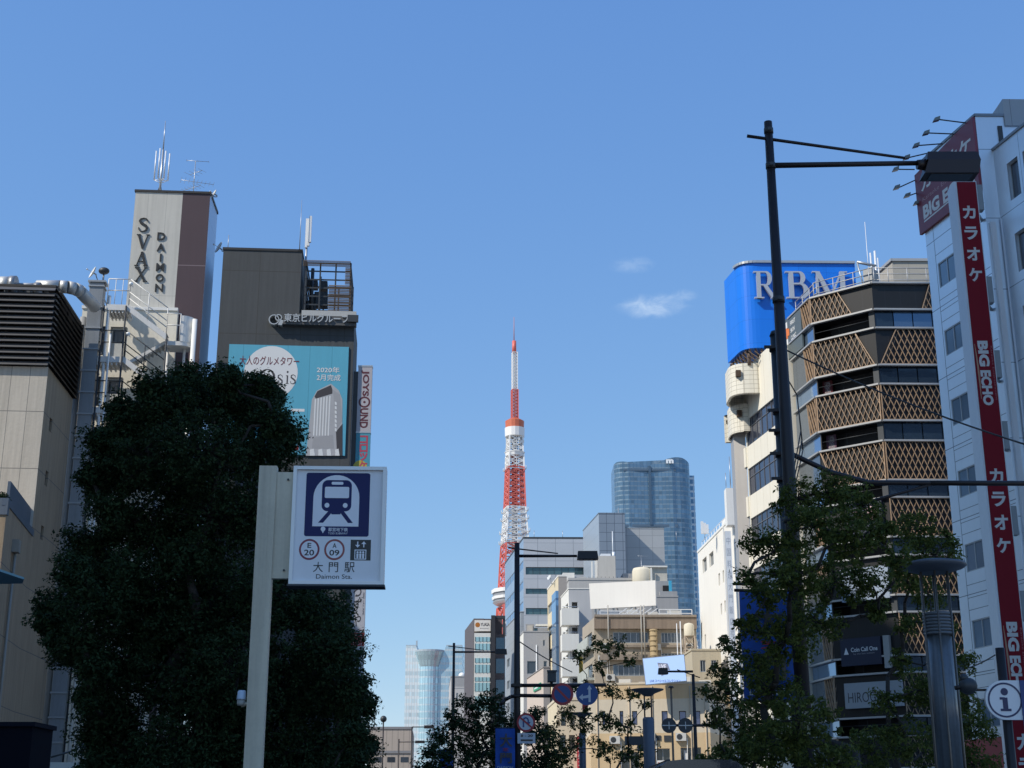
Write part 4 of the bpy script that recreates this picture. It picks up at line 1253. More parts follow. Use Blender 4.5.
# dark brown building with bay of glass and roof sign
Dp = 200.0
rt, f_, z = block('bay_window_building', 'dark brown building with a light glazed bay and a white roof sign', 473.5, 505, 618.5, Dp, M_DKGREY, dep=13, vref=660)
e_ = V2(1, .02)
M_DKBR = surf("dark_brown_tile", (.11, .095, .10), .7, 0, .07, 1, .06)
f_[3] = along(f_[0], V2(-.13, 1), 464.8, 634); f_[2] = f_[1] + (f_[3] - f_[0])
WFb, WLb = Wall(f_[0], f_[1]), Wall(f_[3], f_[0])
zF = zat(634, Dp)
mb = MB(); shell(mb, f_, 0, zF, skip=()); 
a49 = WFb.px(484, 619)[0]
mb.wbox(WFb, 0, a49, zF, z, -1.2, 0); mb.wbox(WLb, 0, WLb.len - .01, zF, z, -4, 0)
mb.build('wall', M_DKBR, rt)
a0, a1 = WFb.px(474.2, 650)[0], WFb.px(490.5, 650)[0]
mb = MB(); mb.wbox(WFb, a0, a1, 0.1, zat(634, Dp), .0, 1.1); bay = mb.build('bay', surf("bay_white", (.66, .66, .62), .6, 0, .04), rt)
fl = (zat(634, Dp) - 0) / 7.0
v_rows = [(638, 642.5), (644.5, 651), (659, 663.5), (665.5, 673.5), (678, 682), (683.5, 692), (697, 702), (703.5, 711)]
M_BAYG = glass("mint_glass", (.36, .52, .52), .5, .12, .25)
for (va, vb) in v_rows:
    z1, z0 = zat(va, Dp), zat(vb, Dp)
    q = MB(); q.wbox(WFb, a0 + .15, a1 - .1, z0, z1, 1.1, 1.14); b_ = q.build('window', M_BAYG, rt)
    q = MB()
    for fr in (.0, .26, .5, .76, .985): x = a0 + .12 + (a1 - a0 - .2) * fr; q.wbox(WFb, x, x + .07, z0, z1, 1.141, 1.19)
    q.build('frame', M_DKGREY, b_)
mb = MB(); ab0, ab1 = WFb.px(491, 650)[0], WFb.px(495, 650)[0]
mb.wbox(WFb, ab0, ab1, 0, zat(616.5, Dp), -.5, 1.3); mb.build('pier', surf("black_pier", (.03, .03, .035), .5), rt)
mb = MB(); ae = WFb.len
mb.wbox(WFb, ab1 + .003, ae, zat(619.5, Dp), zat(616.5, Dp), .2, 1.0); mb.wbox(WFb, ae - .3, ae, zF, zat(619.5, Dp) , .2, .8); mb.wbox(WFb, ab1 + .003, ae, zat(619.5, Dp), zat(617, Dp), -8, -7.5); mb.build('roof_frame', M_DKGREY, rt)
for k in range(8):
    z1 = zF - .5 - k * 2.9; z0 = z1 - 2.0
    q = MB(); q.wbox(WFb, ab1 + .15, ae - .1, z0, z1, .0, .05); q.build('window', glass("dark_blue_glass", (.07, .11, .15), .5, .1, .3), rt)
q = MB(); q.wbox(WFb, ab1 + 1.6, ae - .3, zF, zF + 1.9, -2.5, -1); q.build('roof_unit', M_WHITEMETAL, rt)
t = thing('white_sign', 'white rooftop sign with dark lettering on the bay window building', 'sign', base(WFb.pt(1, 0), zF))
a, b, z0, z1 = pxrect(WFb, 474.5, 621, 490.5, 631.5)
q = MB(); q.wbox(WFb, a, b, z0 - .05, z1, .003, .9); q.build('panel', surf("sign_offwhite", (.72, .68, .62), .5, 0, .03), t)
q = MB(); q.text(WFb, "YUASA", a + (b - a) * .38, b - .12, z0 + (z1 - z0) * .42, z0 + (z1 - z0) * .75, .905, bold=.03); q.text(WFb, "BUILDING", a + (b - a) * .36, b - .2, z0 + (z1 - z0) * .15, z0 + (z1 - z0) * .27, .905); q.build('lettering', M_ADK, t)
q = MB(); q.wprism(WFb, [(a + (b - a) * .2 + .35 * math.cos(k) * 1.0, z0 + (z1 - z0) * .55 + .35 * math.sin(k)) for k in np.linspace(0, 6.1, 12)], .9, .906); q.build('emblem', surf("sign_orange", (.4, .14, .02), .5), t)

# ================================================================== Tokyo tower
Dt = 850.0
tt = thing('broadcast_tower', 'red and white steel lattice broadcast tower rising above the street', 'tower', base(plan(514.5, 600, Dt)))
cx = X(514.8, Dt, 600); cy = Dt
M_TRED = surf("tower_red", (.66, .14, .105), .5, 0, .06); M_TWH = surf("tower_white", (.78, .77, .75), .5, 0, .05); M_TGREY = surf("tower_grey", (.25, .26, .28), .5)
rotT = R(14)
def halfw(z):  # half width of the lattice body
    H = [(0, 24), (60, 13), (100, 9.6), (153, 7.4), (166, 6.7), (186, 5.4), (209, 4.7), (226, 4.4), (400, 4.2)]
    for i in range(len(H) - 1):
        if z <= H[i + 1][0]:
            f = (z - H[i][0]) / (H[i + 1][0] - H[i][0]); return H[i][1] + (H[i + 1][1] - H[i][1]) * f
    return 4.5
def tc_(i, z, h=None):
    h = halfw(z) if h is None else h
    a = rotT + math.pi / 4 + i * math.pi / 2
    return Vector((cx + h * 1.414 * math.cos(a), cy + h * 1.414 * math.sin(a), z))
def lattice(v0, v1, n, mat, leg=.55, br=.28, hw=None):
    z1, z0 = zat(v0, Dt), zat(v1, Dt)
    q = MB()
    for k in range(n):
        za = z0 + (z1 - z0) * k / n; zb = z0 + (z1 - z0) * (k + 1) / n
        for i in range(4):
            j = (i + 1) % 4
            A0, A1, B0, B1 = tc_(i, za, hw), tc_(i, zb, hw), tc_(j, za, hw), tc_(j, zb, hw)
            q.bar(A0, A1, leg * 2, leg * 2); q.bar(A0, B1, br * 2, br * 2); q.bar(B0, A1, br * 2, br * 2); q.bar(A1, B1, br * 2, br * 2)
            m0, m1 = (A0 + B0) / 2, (A1 + B1) / 2
            if (hw is None or hw > 3) and not (za < 100): q.bar(m0, m1, br * 1.4, br * 1.4)
    return q.build('lattice_section', mat, tt)
lattice(607, 768, 7, M_TRED, .8, .4)
lattice(545, 593, 5, M_TRED, .5, .26)
lattice(508, 545, 6, M_TWH, .5, .27)
lattice(468, 508, 7, M_TRED, .5, .28)
lattice(456, 468, 2, M_TWH, .5, .27)
lattice(437, 455, 3, M_TWH, .42, .26, hw=4.2)
z1, z0 = zat(430, Dt), zat(560, Dt)
q = MB(); 
for v0, v1, m in ((456, 508, M_TRED), (508, 592, M_TWH), (430, 456, M_TWH)):
    q = MB(); q.prism([(cx + 1.9 * math.cos(rotT + k * math.pi / 2), cy + 1.9 * math.sin(rotT + k * math.pi / 2)) for k in range(4)], zat(v1, Dt), zat(v0, Dt)); q.build('lift_shaft', surf("shaft" + m.name, tuple(x * .55 for x in (m.node_tree.nodes and ((.5, .06, .04) if m is M_TRED else (.7, .7, .7)))), .6), tt)
def octo(r, n=8, o=0): return [(cx + r * math.cos(2 * math.pi * (k + .5) / n + rotT + o), cy + r * math.sin(2 * math.pi * (k + .5) / n + rotT + o)) for k in range(n)]
def ringdeck(vb, vt, rb, rt_, m, name, n=12):
    q = MB(); b = [(x, y, zat(vb, Dt)) for x, y in octo(rb, n)]; t_ = [(x, y, zat(vt, Dt)) for x, y in octo(rt_, n)]; q.hexa(b, t_); return q.build(name, m, tt)
# main deck, two storeys
ringdeck(605, 603, 12.0, 13.4, M_TWH, 'main_deck'); ringdeck(603, 600.2, 12.9, 12.9, M_TGREY, 'deck_glazing'); ringdeck(600.2, 597.4, 13.6, 13.8, M_TWH, 'main_deck'); ringdeck(597.4, 593.8, 13.2, 13.2, M_TGREY, 'deck_glazing'); ringdeck(593.8, 590.2, 14.0, 14.0, M_TWH, 'main_deck')
# top deck
ringdeck(456.5, 453, 5.6, 6.0, M_TWH, 'gallery'); ringdeck(453, 452.4, 6.3, 6.3, M_TWH, 'gallery'); ringdeck(437, 428.5, 6.0, 6.2, M_TWH, 'top_deck', 16); ringdeck(428.5, 421.5, 5.7, 5.9, surf("deck_salmon", (.55, .14, .07), .5), 'top_deck_roof', 16); ringdeck(421.5, 418.5, 5.9, 2.6, surf("deck_salmon2", (.5, .12, .06), .5), 'top_deck_roof', 16)
q = MB()
for k in range(10):
    a = k * .63 + .2; z = zat(random.choice((441, 446, 450)), Dt); p = Vector((cx + 5.4 * math.cos(a), cy + 5.4 * math.sin(a), z)); q.box(p.x - .5, p.x + .5, p.y - .5, p.y + .5, z - .7, z + .7)
for v in (512, 520, 533, 543, 470):
    z = zat(v, Dt); h = halfw(z) + 1.1
    for i in range(4): q.bar(tc_(i, z, h), tc_((i + 1) % 4, z, h), .35, .35)
    for i in range(4): p = tc_(i, z, h); q.tube(p, p + Vector((0, 0, 2)), .25, .25, 6)
q.build('aerial', surf("aerial_grey", (.55, .57, .58), .5), tt)
lattice(390, 419, 9, M_TRED, .26, .15, hw=1.85)
lattice(352.5, 390, 12, M_TWH, .22, .14, hw=1.5)
q = MB(); q.tube((cx, cy, zat(430, Dt)), (cx, cy, zat(353, Dt)), .6, .5); q.build('aerial_core', M_TWH, tt)
q = MB(); q.tube((cx - .3, cy, zat(353, Dt)), (cx - .3, cy, zat(341, Dt)), 1.45, 1.3, 10); q.build('aerial_drum', M_TRED, tt)
q = MB(); q.tube((cx - .4, cy, zat(341, Dt)), (cx - .4, cy, zat(317, Dt)), .38, .15, 6); q.build('aerial_tip', surf("tip_pink", (.5, .2, .18), .5), tt)

# ================================================================== tall rounded glass skyscraper
Dm = 1280.0
tm = thing('skyscraper', 'tallest blue glass skyscraper with rounded corners and a wavy roofline', 'tower', base(plan(655, 600, Dm)))
xl, xr, xr2 = X(614.5, Dm, 470), X(691, Dm, 470), X(697, Dm, 470)
def topv(u):
    T = [(614, 463), (617, 461.3), (625, 461.5), (632, 463), (639, 464.5), (645, 465.5), (652, 464.5), (660, 462), (668, 458.8), (676, 457.2), (682, 457.3), (686, 458.5), (691, 461), (700, 470)]
    for i in range(len(T) - 1):
        if T[i][0] <= u <= T[i + 1][0]: return T[i][1] + (T[i + 1][1] - T[i][1]) * (u - T[i][0]) / (T[i + 1][0] - T[i][0])
    return 461
def outline(x0, x1, y0, dep, rl, rr):
    pts = []
    for a in np.linspace(math.pi, 1.5 * math.pi, 8): pts.append((x0 + rl + rl * math.cos(a), y0 + rl + rl * math.sin(a)))
    for x in np.linspace(x0 + rl, x1 - rr, 14)[1:-1]:
        bulge = 2.2 * abs(x - (X(649, Dm, 470))) / 25
        pts.append((x, y0 - min(bulge, 2.0) + .6))
    for a in np.linspace(1.5 * math.pi, 2 * math.pi, 8): pts.append((x1 - rr + rr * math.cos(a), y0 + rr + rr * math.sin(a)))
    pts += [(x1, y0 + dep), (x0, y0 + dep)]
    return pts
M_CWM = curtain("skyscraper_glass", (.13, .205, .275), (.19, .265, .33), 4.3, 1.2, 3.2, .4, (.10, .19, .28), 2, .5, .2, .42)
def umap(x): return 512 + x / Dm * FPX * kt(470)[1]
pts = outline(xl, xr, Dm, 45, 9, 14)
nP = len(pts); q = MB()
zlow = 0; zmid = zat(545, Dm)
B0 = [(pts[i][0] + (3.2 if pts[i][0] > xr - 16 else (0 if pts[i][0] > xl + 15 else 0)), pts[i][1], 0) for i in range(nP)]
T0 = [(p[0], p[1], zat(topv(umap(p[0])), Dm)) for p in pts]
q.hexa(B0, T0); q.build('curtain_wall', M_CWM, tm)
# recessed joint, darker plant floors
q = MB(); xj = X(649.5, Dm, 470); q.box(xj - 1.1, xj + 1.1, Dm - 1.6, Dm + 3, zat(525, Dm), zat(466, Dm)); q.build('recess', surf("dark_joint", (.07, .12, .18), .4, .3), tm)
q = MB(); q.box(xl + 8, xr - 14, Dm - .9, Dm - .2, zat(527, Dm), zat(524.5, Dm)); q.box(xl + 8, xr - 14, Dm - 1.0, Dm - .3, zat(471, Dm), zat(468.8, Dm)); q.build('plant_floor', surf("plant_band", (.09, .14, .2), .5, .3), tm)
q = MB(); q.box(X(640, Dm, 464), X(658, Dm, 464), Dm + 4, Dm + 30, zat(470, Dm), zat(462.8, Dm)); q.build('roof_screen', surf("roof_brown", (.25, .22, .2), .7), tm)
q = MB(); Wm = Wall((xl, Dm - 3.0), (xr, Dm - 3.0)); 
a0, a1, z0, z1 = pxrect(Wm, 666, 459.5, 673.5, 463.5); q.text(Wm, "m", a0, a1, z0, z1, .0, ext=1.0, bold=.05); q.build('logo', surf("logo_white", (.75, .78, .8), .5), tm)
q = MB(); x2 = xr2; q.prism([(xr - 6, Dm + 22), (x2, Dm + 22), (x2 + 1, Dm + 62), (xr - 6, Dm + 62)], 0, zat(470, Dm)); q.build('rear_wing', curtain("rear_glass", (.14, .26, .40), (.6, .66, .7), 6.3, 2.0, 5, .8, (.5, .56, .62), 2, .4, .2, .2), tm)

# ================================================================== grey glass office block in the middle
Dk = 260.0
M_OFF = surf("blue_grey_panel", (.46, .48, .51), .4, .1, .05, 1, .02, grid=(3.3, 3.35, 0, 1, .09, .07, (.26, .28, .31, 1)), cell=.04)
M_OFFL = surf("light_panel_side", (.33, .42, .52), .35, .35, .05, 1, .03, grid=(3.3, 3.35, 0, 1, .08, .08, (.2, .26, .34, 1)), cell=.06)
rt, f_, z = block('office_block', 'large blue grey panelled office block with long window strips behind the street lamp', 523.5, 642, 538.5, Dk, M_OFF, dep=21, vref=560, dL_=V2(-.12, 1))
pp = f_[0]; bk = along(pp, V2(-.13, 1), 505, 556); f_[3] = bk; f_[2] = f_[1] + (bk - f_[0])
WFb, WLb, WRb = Wall(f_[0], f_[1]), Wall(f_[3], f_[0]), Wall(f_[1], f_[2])
strips = []
for (va, vb) in ((567, 574.5), (588.5, 594), (608, 614.5), (628, 634), (648, 654), (668, 674)):
    strips.append((.4, WFb.len * .98, zat(vb, Dk), zat(va, Dk)))
lst = []
for k in range(7):
    zz = z - 5.5 - k * 3.75; lst.append((.5, WLb.len - .5, zz, zz + 1.5))
mb = MB(); shell(mb, f_, 0, z, skip=(0, 3)); mb.holes(WFb, 0, WFb.len, 0, z, strips, .35); mb.build('wall', M_OFF, rt)
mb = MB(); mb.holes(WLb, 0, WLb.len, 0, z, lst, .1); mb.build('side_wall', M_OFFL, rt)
for h in strips: window(rt, WFb, *h, rec=.35, cols=16, gm=glass("green_strip", (.08, .14, .15), .4, .1, .45), fm=M_FRAMEDK, name='window_strip')
for h in lst: window(rt, WLb, *h, rec=.1, cols=7, gm=M_GLASSBLUE, fm=M_FRAME, name='window_strip')
q = MB()
for W_ in (WFb, WLb): q.wbox(W_, 0, W_.len, z - .01, z + .3, -.3, .05)
q.build('parapet', M_DKGREY, rt)
q = MB()
for k in range(7):
    x = 2 + k * 5.3; q.tube(WFb.pt(x, z, -.5), WFb.pt(x, z + 1.6, -.5), .05)
q.tube(WFb.pt(17.8, z, -.5), WFb.pt(17.8, z + 6, -.5), .08); q.build('roof_rod', M_STEEL, rt)
# gridded upper blocks
M_GRID1 = surf("grid_panel_blue", (.24, .28, .33), .35, .3, .05, 1, .02, grid=(1.35, 1.55, .3, .2, .07, .07, (.08, .10, .13, 1)), cell=.04)
M_GRID2 = surf("grid_panel_grey", (.42, .43, .43), .45, .2, .05, 1, .02, grid=(2.2, 2.1, .2, .4, .05, .05, (.21, .22, .23, 1)), cell=.03)
D5 = 235.0
rt, f_, z = block('grid_tower_block', 'narrow blue grey gridded tower behind the rooftops', 599, 625, 513.5, D5, M_GRID1, dep=30, vref=530, dL_=V2(-.13, 1))
f_[3] = along(f_[0], V2(-.13, 1), 583, 534); f_[2] = f_[1] + (f_[3] - f_[0])
finish(rt, f_, z, M_GRID1, parap=.15, leftmat=surf("pale_grid_side", (.38, .43, .48), .4, .3, .05, grid=(2, 2, 0, 0, .05, .05, (.28, .32, .36, 1))))
D6 = 240.0
rt, f_, z = block('tiled_block', 'pale grey tiled block crossed by a slanting shadow', 624.6, 664.5, 528.5, D6, M_GRID2, dep=22, vref=550, dL_=V2(-.1, 1))
finish(rt, f_, z, M_GRID2, parap=.12)
for u, va, vb, D_, lab in ((614, 527, 553, 215.0, 'tall thin white rod above the beige roof unit'), (631, 540, 575, 200.0, 'white rod in front of the tiled block shadow'), (648.5, 555, 566, 205.0, 'thin rod standing on the cream roof tank')):
    pass

# ---- small cream and glass building, balcony building
D7 = 178.0
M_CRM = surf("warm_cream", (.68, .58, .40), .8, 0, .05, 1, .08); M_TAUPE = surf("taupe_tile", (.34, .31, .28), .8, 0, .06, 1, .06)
rt, f_, z = block('cream_building', 'narrow cream building with blue glass corner bays and stepped bands', 558.5, 567, 576.5, D7, M_CRM, dep=10, vref=600)
f_[3] = along(f_[0], V2(-.10, 1), 547.5, 605); f_[2] = f_[1] + (f_[3] - f_[0])
WFb, WLb = Wall(f_[0], f_[1]), Wall(f_[3], f_[0])
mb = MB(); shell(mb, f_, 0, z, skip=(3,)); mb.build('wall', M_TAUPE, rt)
fl = 2.98; hs = []
Lw = WLb.len
for k in range(9):
    zz = z - 3.4 - k * fl
    if zz < 1: break
    hs.append((.25, Lw * .58, zz, zz + 1.25))
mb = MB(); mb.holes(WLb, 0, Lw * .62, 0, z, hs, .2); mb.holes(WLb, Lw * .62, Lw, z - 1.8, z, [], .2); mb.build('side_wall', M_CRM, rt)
for h in hs: window(rt, WLb, *h, rec=.2, cols=3, gm=glass("bay_blue", (.20, .32, .46), .5, .1, .3))
mb = MB(); mb.wbox(WLb, Lw * .64, Lw, 0, z - 1.8, -.5, .35); 
bb = mb.build('glass_bay', curtain("blue_bay", (.22, .36, .52), (.12, .2, .32), 2.98, .3, 1.4, .12, (.1, .18, .28), z % 2.98, .6, .1, .3), rt)
q = MB()
for W_ in (WFb, WLb): q.wbox(W_, 0, W_.len, z - .01, z + .2, -.2, .05)
q.build('parapet', M_WBLD, rt)
dish(549.5, 577.5, D7 + 3, .35, 'white dish on the cream building roof', Vector((f_[3].x + .6, f_[3].y - 1.5, z)))
D8 = 168.0
rt, f_, z = block('balcony_building', 'white apartment building with recessed balconies on its corner', 569, 592, 589, D8, M_GREYB, dep=8, vref=620)
f_[3] = along(f_[0], V2(-.10, 1), 561, 598); f_[2] = f_[1] + (f_[3] - f_[0])
WFb, WLb = Wall(f_[0], f_[1]), Wall(f_[3], f_[0])
Lf, Ll = WFb.len, WLb.len
zb = []
for k in range(5):
    a, b, z0, z1 = pxrect(WFb, 568.8, 602 + 25.5 * k, 577.6, 617.5 + 25.5 * k)
    zb.append((.0, b, z0, z1))
mb = MB(); mb.holes(WFb, 0, Lf, 0, z, [(.35, h[1], h[2], h[3], 1.4, 1) for h in zb]); 
shell(mb, f_, 0, z, skip=(0, 3)); mb.build('wall', surf("grey_white_wall", (.46, .46, .46), .8, 0, .04, 1, .06), rt)
sw = []
for h in zb: sw += [(Ll * .18, Ll * .48, h[2], h[3]), (Ll * .56, Ll * .9, h[2] + .6, h[3])]
mb = MB(); mb.holes(WLb, 0, Ll, 0, z, sw, .25); mb.build('side_wall', M_WBLD, rt)
for h in sw: window(rt, WLb, *h, rec=.25, cols=1)
for h in zb:
    q = MB(); q.wbox(WFb, -.9, h[1] + .1, h[2] - 1.0, h[2] + .95, .003, 1.0); q.wbox(WLb, WLb.len - 1.1, WLb.len - .003, h[2] - 1.0, h[2] + .95, .003, .9); q.build('balcony', M_WBLD, rt)
    q = MB(); q.tube(WFb.pt(-.8, h[2] + 1.15, .9), WFb.pt(h[1], h[2] + 1.15, .9), .04); q.build('handrail', M_STEEL, rt)
    x = h[1] * .55
    window(rt, WFb, x, h[1] - .1, h[2] + .1, h[3] - .2, rec=1.35, cols=1, fm=M_WHITEMETAL, name='balcony_door')
q = MB()
for W_ in (WFb, WLb): q.wbox(W_, -.04, W_.len + .04, z - .01, z + .12, -.2, .06)
q.build('parapet', M_WBLD, rt)
t = thing('yellow_sign', 'tall narrow grey and yellow sign fixed on the balcony building front', 'sign', base(WFb.pt(2, 0)))
a, b, z0, z1 = pxrect(WFb, 577.5, 622.5, 584, 678)
q = MB(); q.wbox(WFb, a, b, 0, z1, .0, .35); q.build('case', surf("sign_case_grey", (.42, .41, .40), .6), t)
a, b, z0, z1 = pxrect(WFb, 578, 651, 583.5, 677.5); q = MB(); q.wbox(WFb, a, b, z0, z1, .35, .40); q.build('panel', surf("sign_yellow", (.55, .36, .03), .5), t)
q = MB()
for k, ch in enumerate("居酒屋"): zz = z1 - .6 - k * .9; q.text(WFb, ch, a + .15, b - .15, zz - .35, zz + .35, .405)
q.build('lettering', surf("sign_brown", (.2, .1, .02), .5), t)

# plain building behind with plant on its roof
D9 = 190.0
rt, f_, z = block('grey_slab_building', 'pale grey building with rooftop units rising behind the blank hoarding', 569, 640, 580, D9, M_PALE, dep=14, vref=600)
W9, W9L, _ = finish(rt, f_, z, surf("pale_grey_render", (.45, .44, .42), .8, 0, .05, 1, .1), parap=.3)
def rbox(root, W, u0, v0, u1, v1, o0, o1, m, name='roof_unit'):
    a, b, z0, z1 = pxrect(W, u0, v0, u1, v1); q = MB(); q.wbox(W, a, b, z0, z1, o0, o1); return q.build(name, m, root)
rbox(rt, W9, 564, 569, 576, 581, -6, -3, M_WBLD); rbox(rt, W9, 598.5, 554.5, 616.5, 581, -7, -1, surf("beige_core", (.50, .48, .44), .8, 0, .05, 1, .1), 'stair_core')
rbox(rt, W9, 576, 571, 588, 573.5, -5, -4.5, M_DUCT); rbox(rt, W9, 576, 573.5, 588, 576, -5, -4.5, surf("rust_panel", (.3, .16, .1), .7)); rbox(rt, W9, 576, 576, 598, 580.5, -5, -2, M_PALE)
rbox(rt, W9, 592, 560, 593.5, 578, -1.5, -1, M_WBLD, 'pipe'); rbox(rt, W9, 595.5, 556, 597, 578, -1.5, -1, M_WBLD, 'pipe')
rbox(rt, W9, 602, 551, 612, 555, -4, -2, M_WHITEMETAL)
for (u, v0, v1) in ((605, 551, 554), (614.3, 527, 553), (615.5, 548, 552)): 
    a, z1 = W9.px(u, v0); z0 = W9.px(u, v1)[1]; q = MB(); q.tube(W9.pt(a, z0 - .5, -3), W9.pt(a, z1, -3), .06 if v0 < 540 else .2); q.build('roof_rod', M_WHITEMETAL, rt)
rbox(rt, W9, 624, 571, 636, 582, -5, -2, M_GREYB); rbox(rt, W9, 620, 575, 625, 578, -4, -2, M_WBLD)
q = MB(); a, z1 = W9.px(589, 579)
for k in range(12): x = a + k * .55; q.tube(W9.pt(x, z, -.1), W9.pt(x, z + .5, -.1), .03)
q.build('railing', M_DKGREY, rt)
# cream cylinder tank building
D10 = 186.0
rt, f_, z = block('tank_building', 'cream building topped with a round tank and blue tarpaulin behind the brown flats', 640, 678, 597, D10, M_PALE, dep=10, vref=600)
W10, _, _ = finish(rt, f_, z, surf("dim_grey_render", (.36, .35, .34), .8, 0, .06, 1, .1), parap=.2)
a, z1 = W10.px(646, 564); r = 1.55
M_TANKC = surf("cream_tank", (.66, .60, .47), .7, 0, .05, 1, .1)
q = MB(); c = W10.pt(a, 0, -3); q.lathe((c.x, c.y), [(r, z), (r, z1 - .5), (r * .9, z1 - .1), (r * .3, z1 + .1)], 20); q.build('roof_tank', M_TANKC, rt)
rbox(rt, W10, 654, 565, 669.5, 586, -6, -2, surf("beige_box", (.52, .49, .42), .8, 0, .05, 1, .1)); rbox(rt, W10, 645, 563.5, 669, 565, -5.5, -1.6, M_WBLD, 'rail'); rbox(rt, W10, 657, 579, 672, 597, -3, -1.5, M_GREYB); rbox(rt, W10, 664, 584, 670, 590, -1.5, -1.2, M_DARKROOM); rbox(rt, W10, 660, 591, 678, 607, -1, -.2, M_GREYB)
rbox(rt, W10, 669.8, 579.5, 673, 598, -1.4, -.9, surf("blue_tarpaulin", (.05, .36, .55), .6), 'tarpaulin'); rbox(rt, W10, 651.5, 566, 653.5, 579, -1.6, -1.4, M_WBLD, 'pipe')
q = MB()
for k in range(7): x = W10.px(657 + 2 * k, 586)[0]; q.tube(W10.pt(x, W10.px(660, 586)[1], -1.9), W10.pt(x, W10.px(660, 579)[1], -1.9), .04)
for fr in (580, 583): q.tube(W10.pt(W10.px(656, 583)[0], W10.px(656, fr)[1], -1.9), W10.pt(W10.px(671, 583)[0], W10.px(671, fr)[1], -1.9), .04)
q.build('railing', M_WHITEMETAL, rt)
yagi(641.5, 556, 572, D9 + 2, W9.px(630, 571)[1] - 1, 'small television aerial on the grey roof beside the round tank', [(1.0, 1.3, R(15), 6, .8), (.6, 1.0, R(-30), 4, .6)], 1.2)

# ---- brown old flats with railing, windows, pipe
D11 = 142.0
M_BRN = surf("weathered_brown", (.27, .21, .16), .9, 0, .14, 1.4, .35, .2)
M_BRNS = surf("weathered_beige", (.42, .36, .28), .9, 0, .10, 1.2, .25)
rt, f_, z = block('brown_flats', 'weathered brown concrete flats with rusty streaks and a roof railing', 594.5, 697, 617.5, D11, M_BRN, dep=10, vref=650)
f_[3] = along(f_[0], V2(-.10, 1), 582.5, 638); f_[2] = f_[1] + (f_[3] - f_[0])
W11 = Wall(f_[0], f_[1]); W11L = Wall(f_[3], f_[0])
fr = [pxrect(W11, 613, 632, 648.5, 643), pxrect(W11, 661, 632.5, 681.5, 643), pxrect(W11, 613, 664.5, 645, 676), pxrect(W11, 661, 653, 682, 656), pxrect(W11, 648, 668, 660, 676)]
lf = []
for k in range(3):
    zz = W11.px(600, 643 + k * 32)[1]; lf.append((1.5, W11L.len - 1.5, zz, zz + 1.3))
finish(rt, f_, z, M_BRNS, front=fr, left=lf, rec=.18, parap=0, cols=6, fm=M_FRAME, gm=M_GLASSGREY)
a, b, z0, z1 = pxrect(W11, 594.5, 617.5, 697, 629.5)
q = MB(); q.wbox(W11, 0, W11.len, z0, z + .1, .003, .5); q.build('upper_band', M_BRN, rt)
q = MB(); q.wbox(W11, 0, W11.len, z - .0, z + .22, .5, .62); a, _, z0, z1 = pxrect(W11, 596, 645, 640, 647.5); q.wbox(W11, .5, W11.len * .9, z0, z1, .003, .22); a, b, z0, z1 = pxrect(W11, 596, 655, 650, 660.5); q.wbox(W11, .5, b, z0, z1, .003, .5); q.build('ledge', surf("ledge_brown", (.30, .25, .20), .9, 0, .15, 1, .3), rt)
q = MB(); a = W11.px(653, 640)[0]; c = W11.pt(a, 0, .5); q.tube((c.x, c.y, 0), (c.x, c.y, W11.px(653, 630)[1]), .38, .38, 12)
for v in range(632, 700, 5): zz = W11.px(653, v)[1]; q.tube((c.x, c.y, zz), (c.x, c.y, zz + .12), .42, .42, 12)
q.build('flue', surf("ochre_flue", (.36, .27, .15), .8, 0, .15, 2, .3), rt)
q = MB()
for u in (608, 641, 644): a = W11.px(u, 640)[0]; q.tube(W11.pt(a, W11.px(u, 660)[1], .58), W11.pt(a, W11.px(u, 606)[1], .58), .06)
q.build('pipe', surf("grey_pipe", (.4, .38, .34), .7), rt)
q = MB()
for (ua, ub, va, vb) in ((659, 692, 609.5, 617.5), (600, 640, 611, 617.5)):
    a0, z1 = W11.px(ua, va); a1, z0 = W11.px(ub, vb)
    for z_ in (z1, (z0 + z1) / 2): q.wbox(W11, a0, a1, z_ - .04, z_ + .04, .0, .08)
    n = max(2, int((a1 - a0) / (.85 if ua > 650 else 1.6)))
    for k in range(n + 1): x = a0 + (a1 - a0) * k / n; q.wbox(W11, x - .04, x + .04, z0 - .1, z1, .001, .081)
q.build('railing', M_WHITEMETAL, rt)
q = MB()
for k in range(6):
    a, z_ = W11.px(612 + k * 6.2, 612); q.bar(W11.pt(a, z, -1.2), W11.pt(a + 1.6, z + 1.1, -1.2), .09, .09)
q.build('brace', M_WHITEMETAL, rt)
# side balconies with scroll railing
q = MB(); a = W11L.len
for k in range(2):
    zz = W11.px(594, 641 + k * 31)[1]; q.bar(W11L.pt(.5, zz, .6), W11L.pt(a - .3, zz, .6), .12, .9); q.wbox(W11L, .5, a - .3, zz - .75, zz - .5, 0, .7)
q.build('balcony', surf("white_green_iron", (.42, .44, .40), .7, 0, .2, 4), rt)

# blank hoarding
t = thing('blank_hoarding', 'big blank white hoarding standing on the roof of the brown flats', 'billboard', base(W11.pt(3, 0), z))
Wb = Wall(plan(588.5, 595, 147.5), plan(655.8, 595, 144.0))
uv = [(589, 583.5), (655.3, 580.3), (655.8, 605.5), (590.5, 609)]
q = MB(); q.pxpoly(Wb, uv, -.25, 0); q.build('panel', surf("hoarding_white", (.70, .68, .64), .7, 0, .03, 1, .05), t)
q = MB(); 
for fx in (.08, .35, .62, .93): q.tube(Wb.pt(Wb.len * fx, z, -.4), Wb.pt(Wb.len * fx, zat(590, 145), -.4), .12); q.tube(Wb.pt(Wb.len * fx, z, -2.6), Wb.pt(Wb.len * fx, zat(592, 145), -.45), .08)
q.build('support', M_STEEL, t)

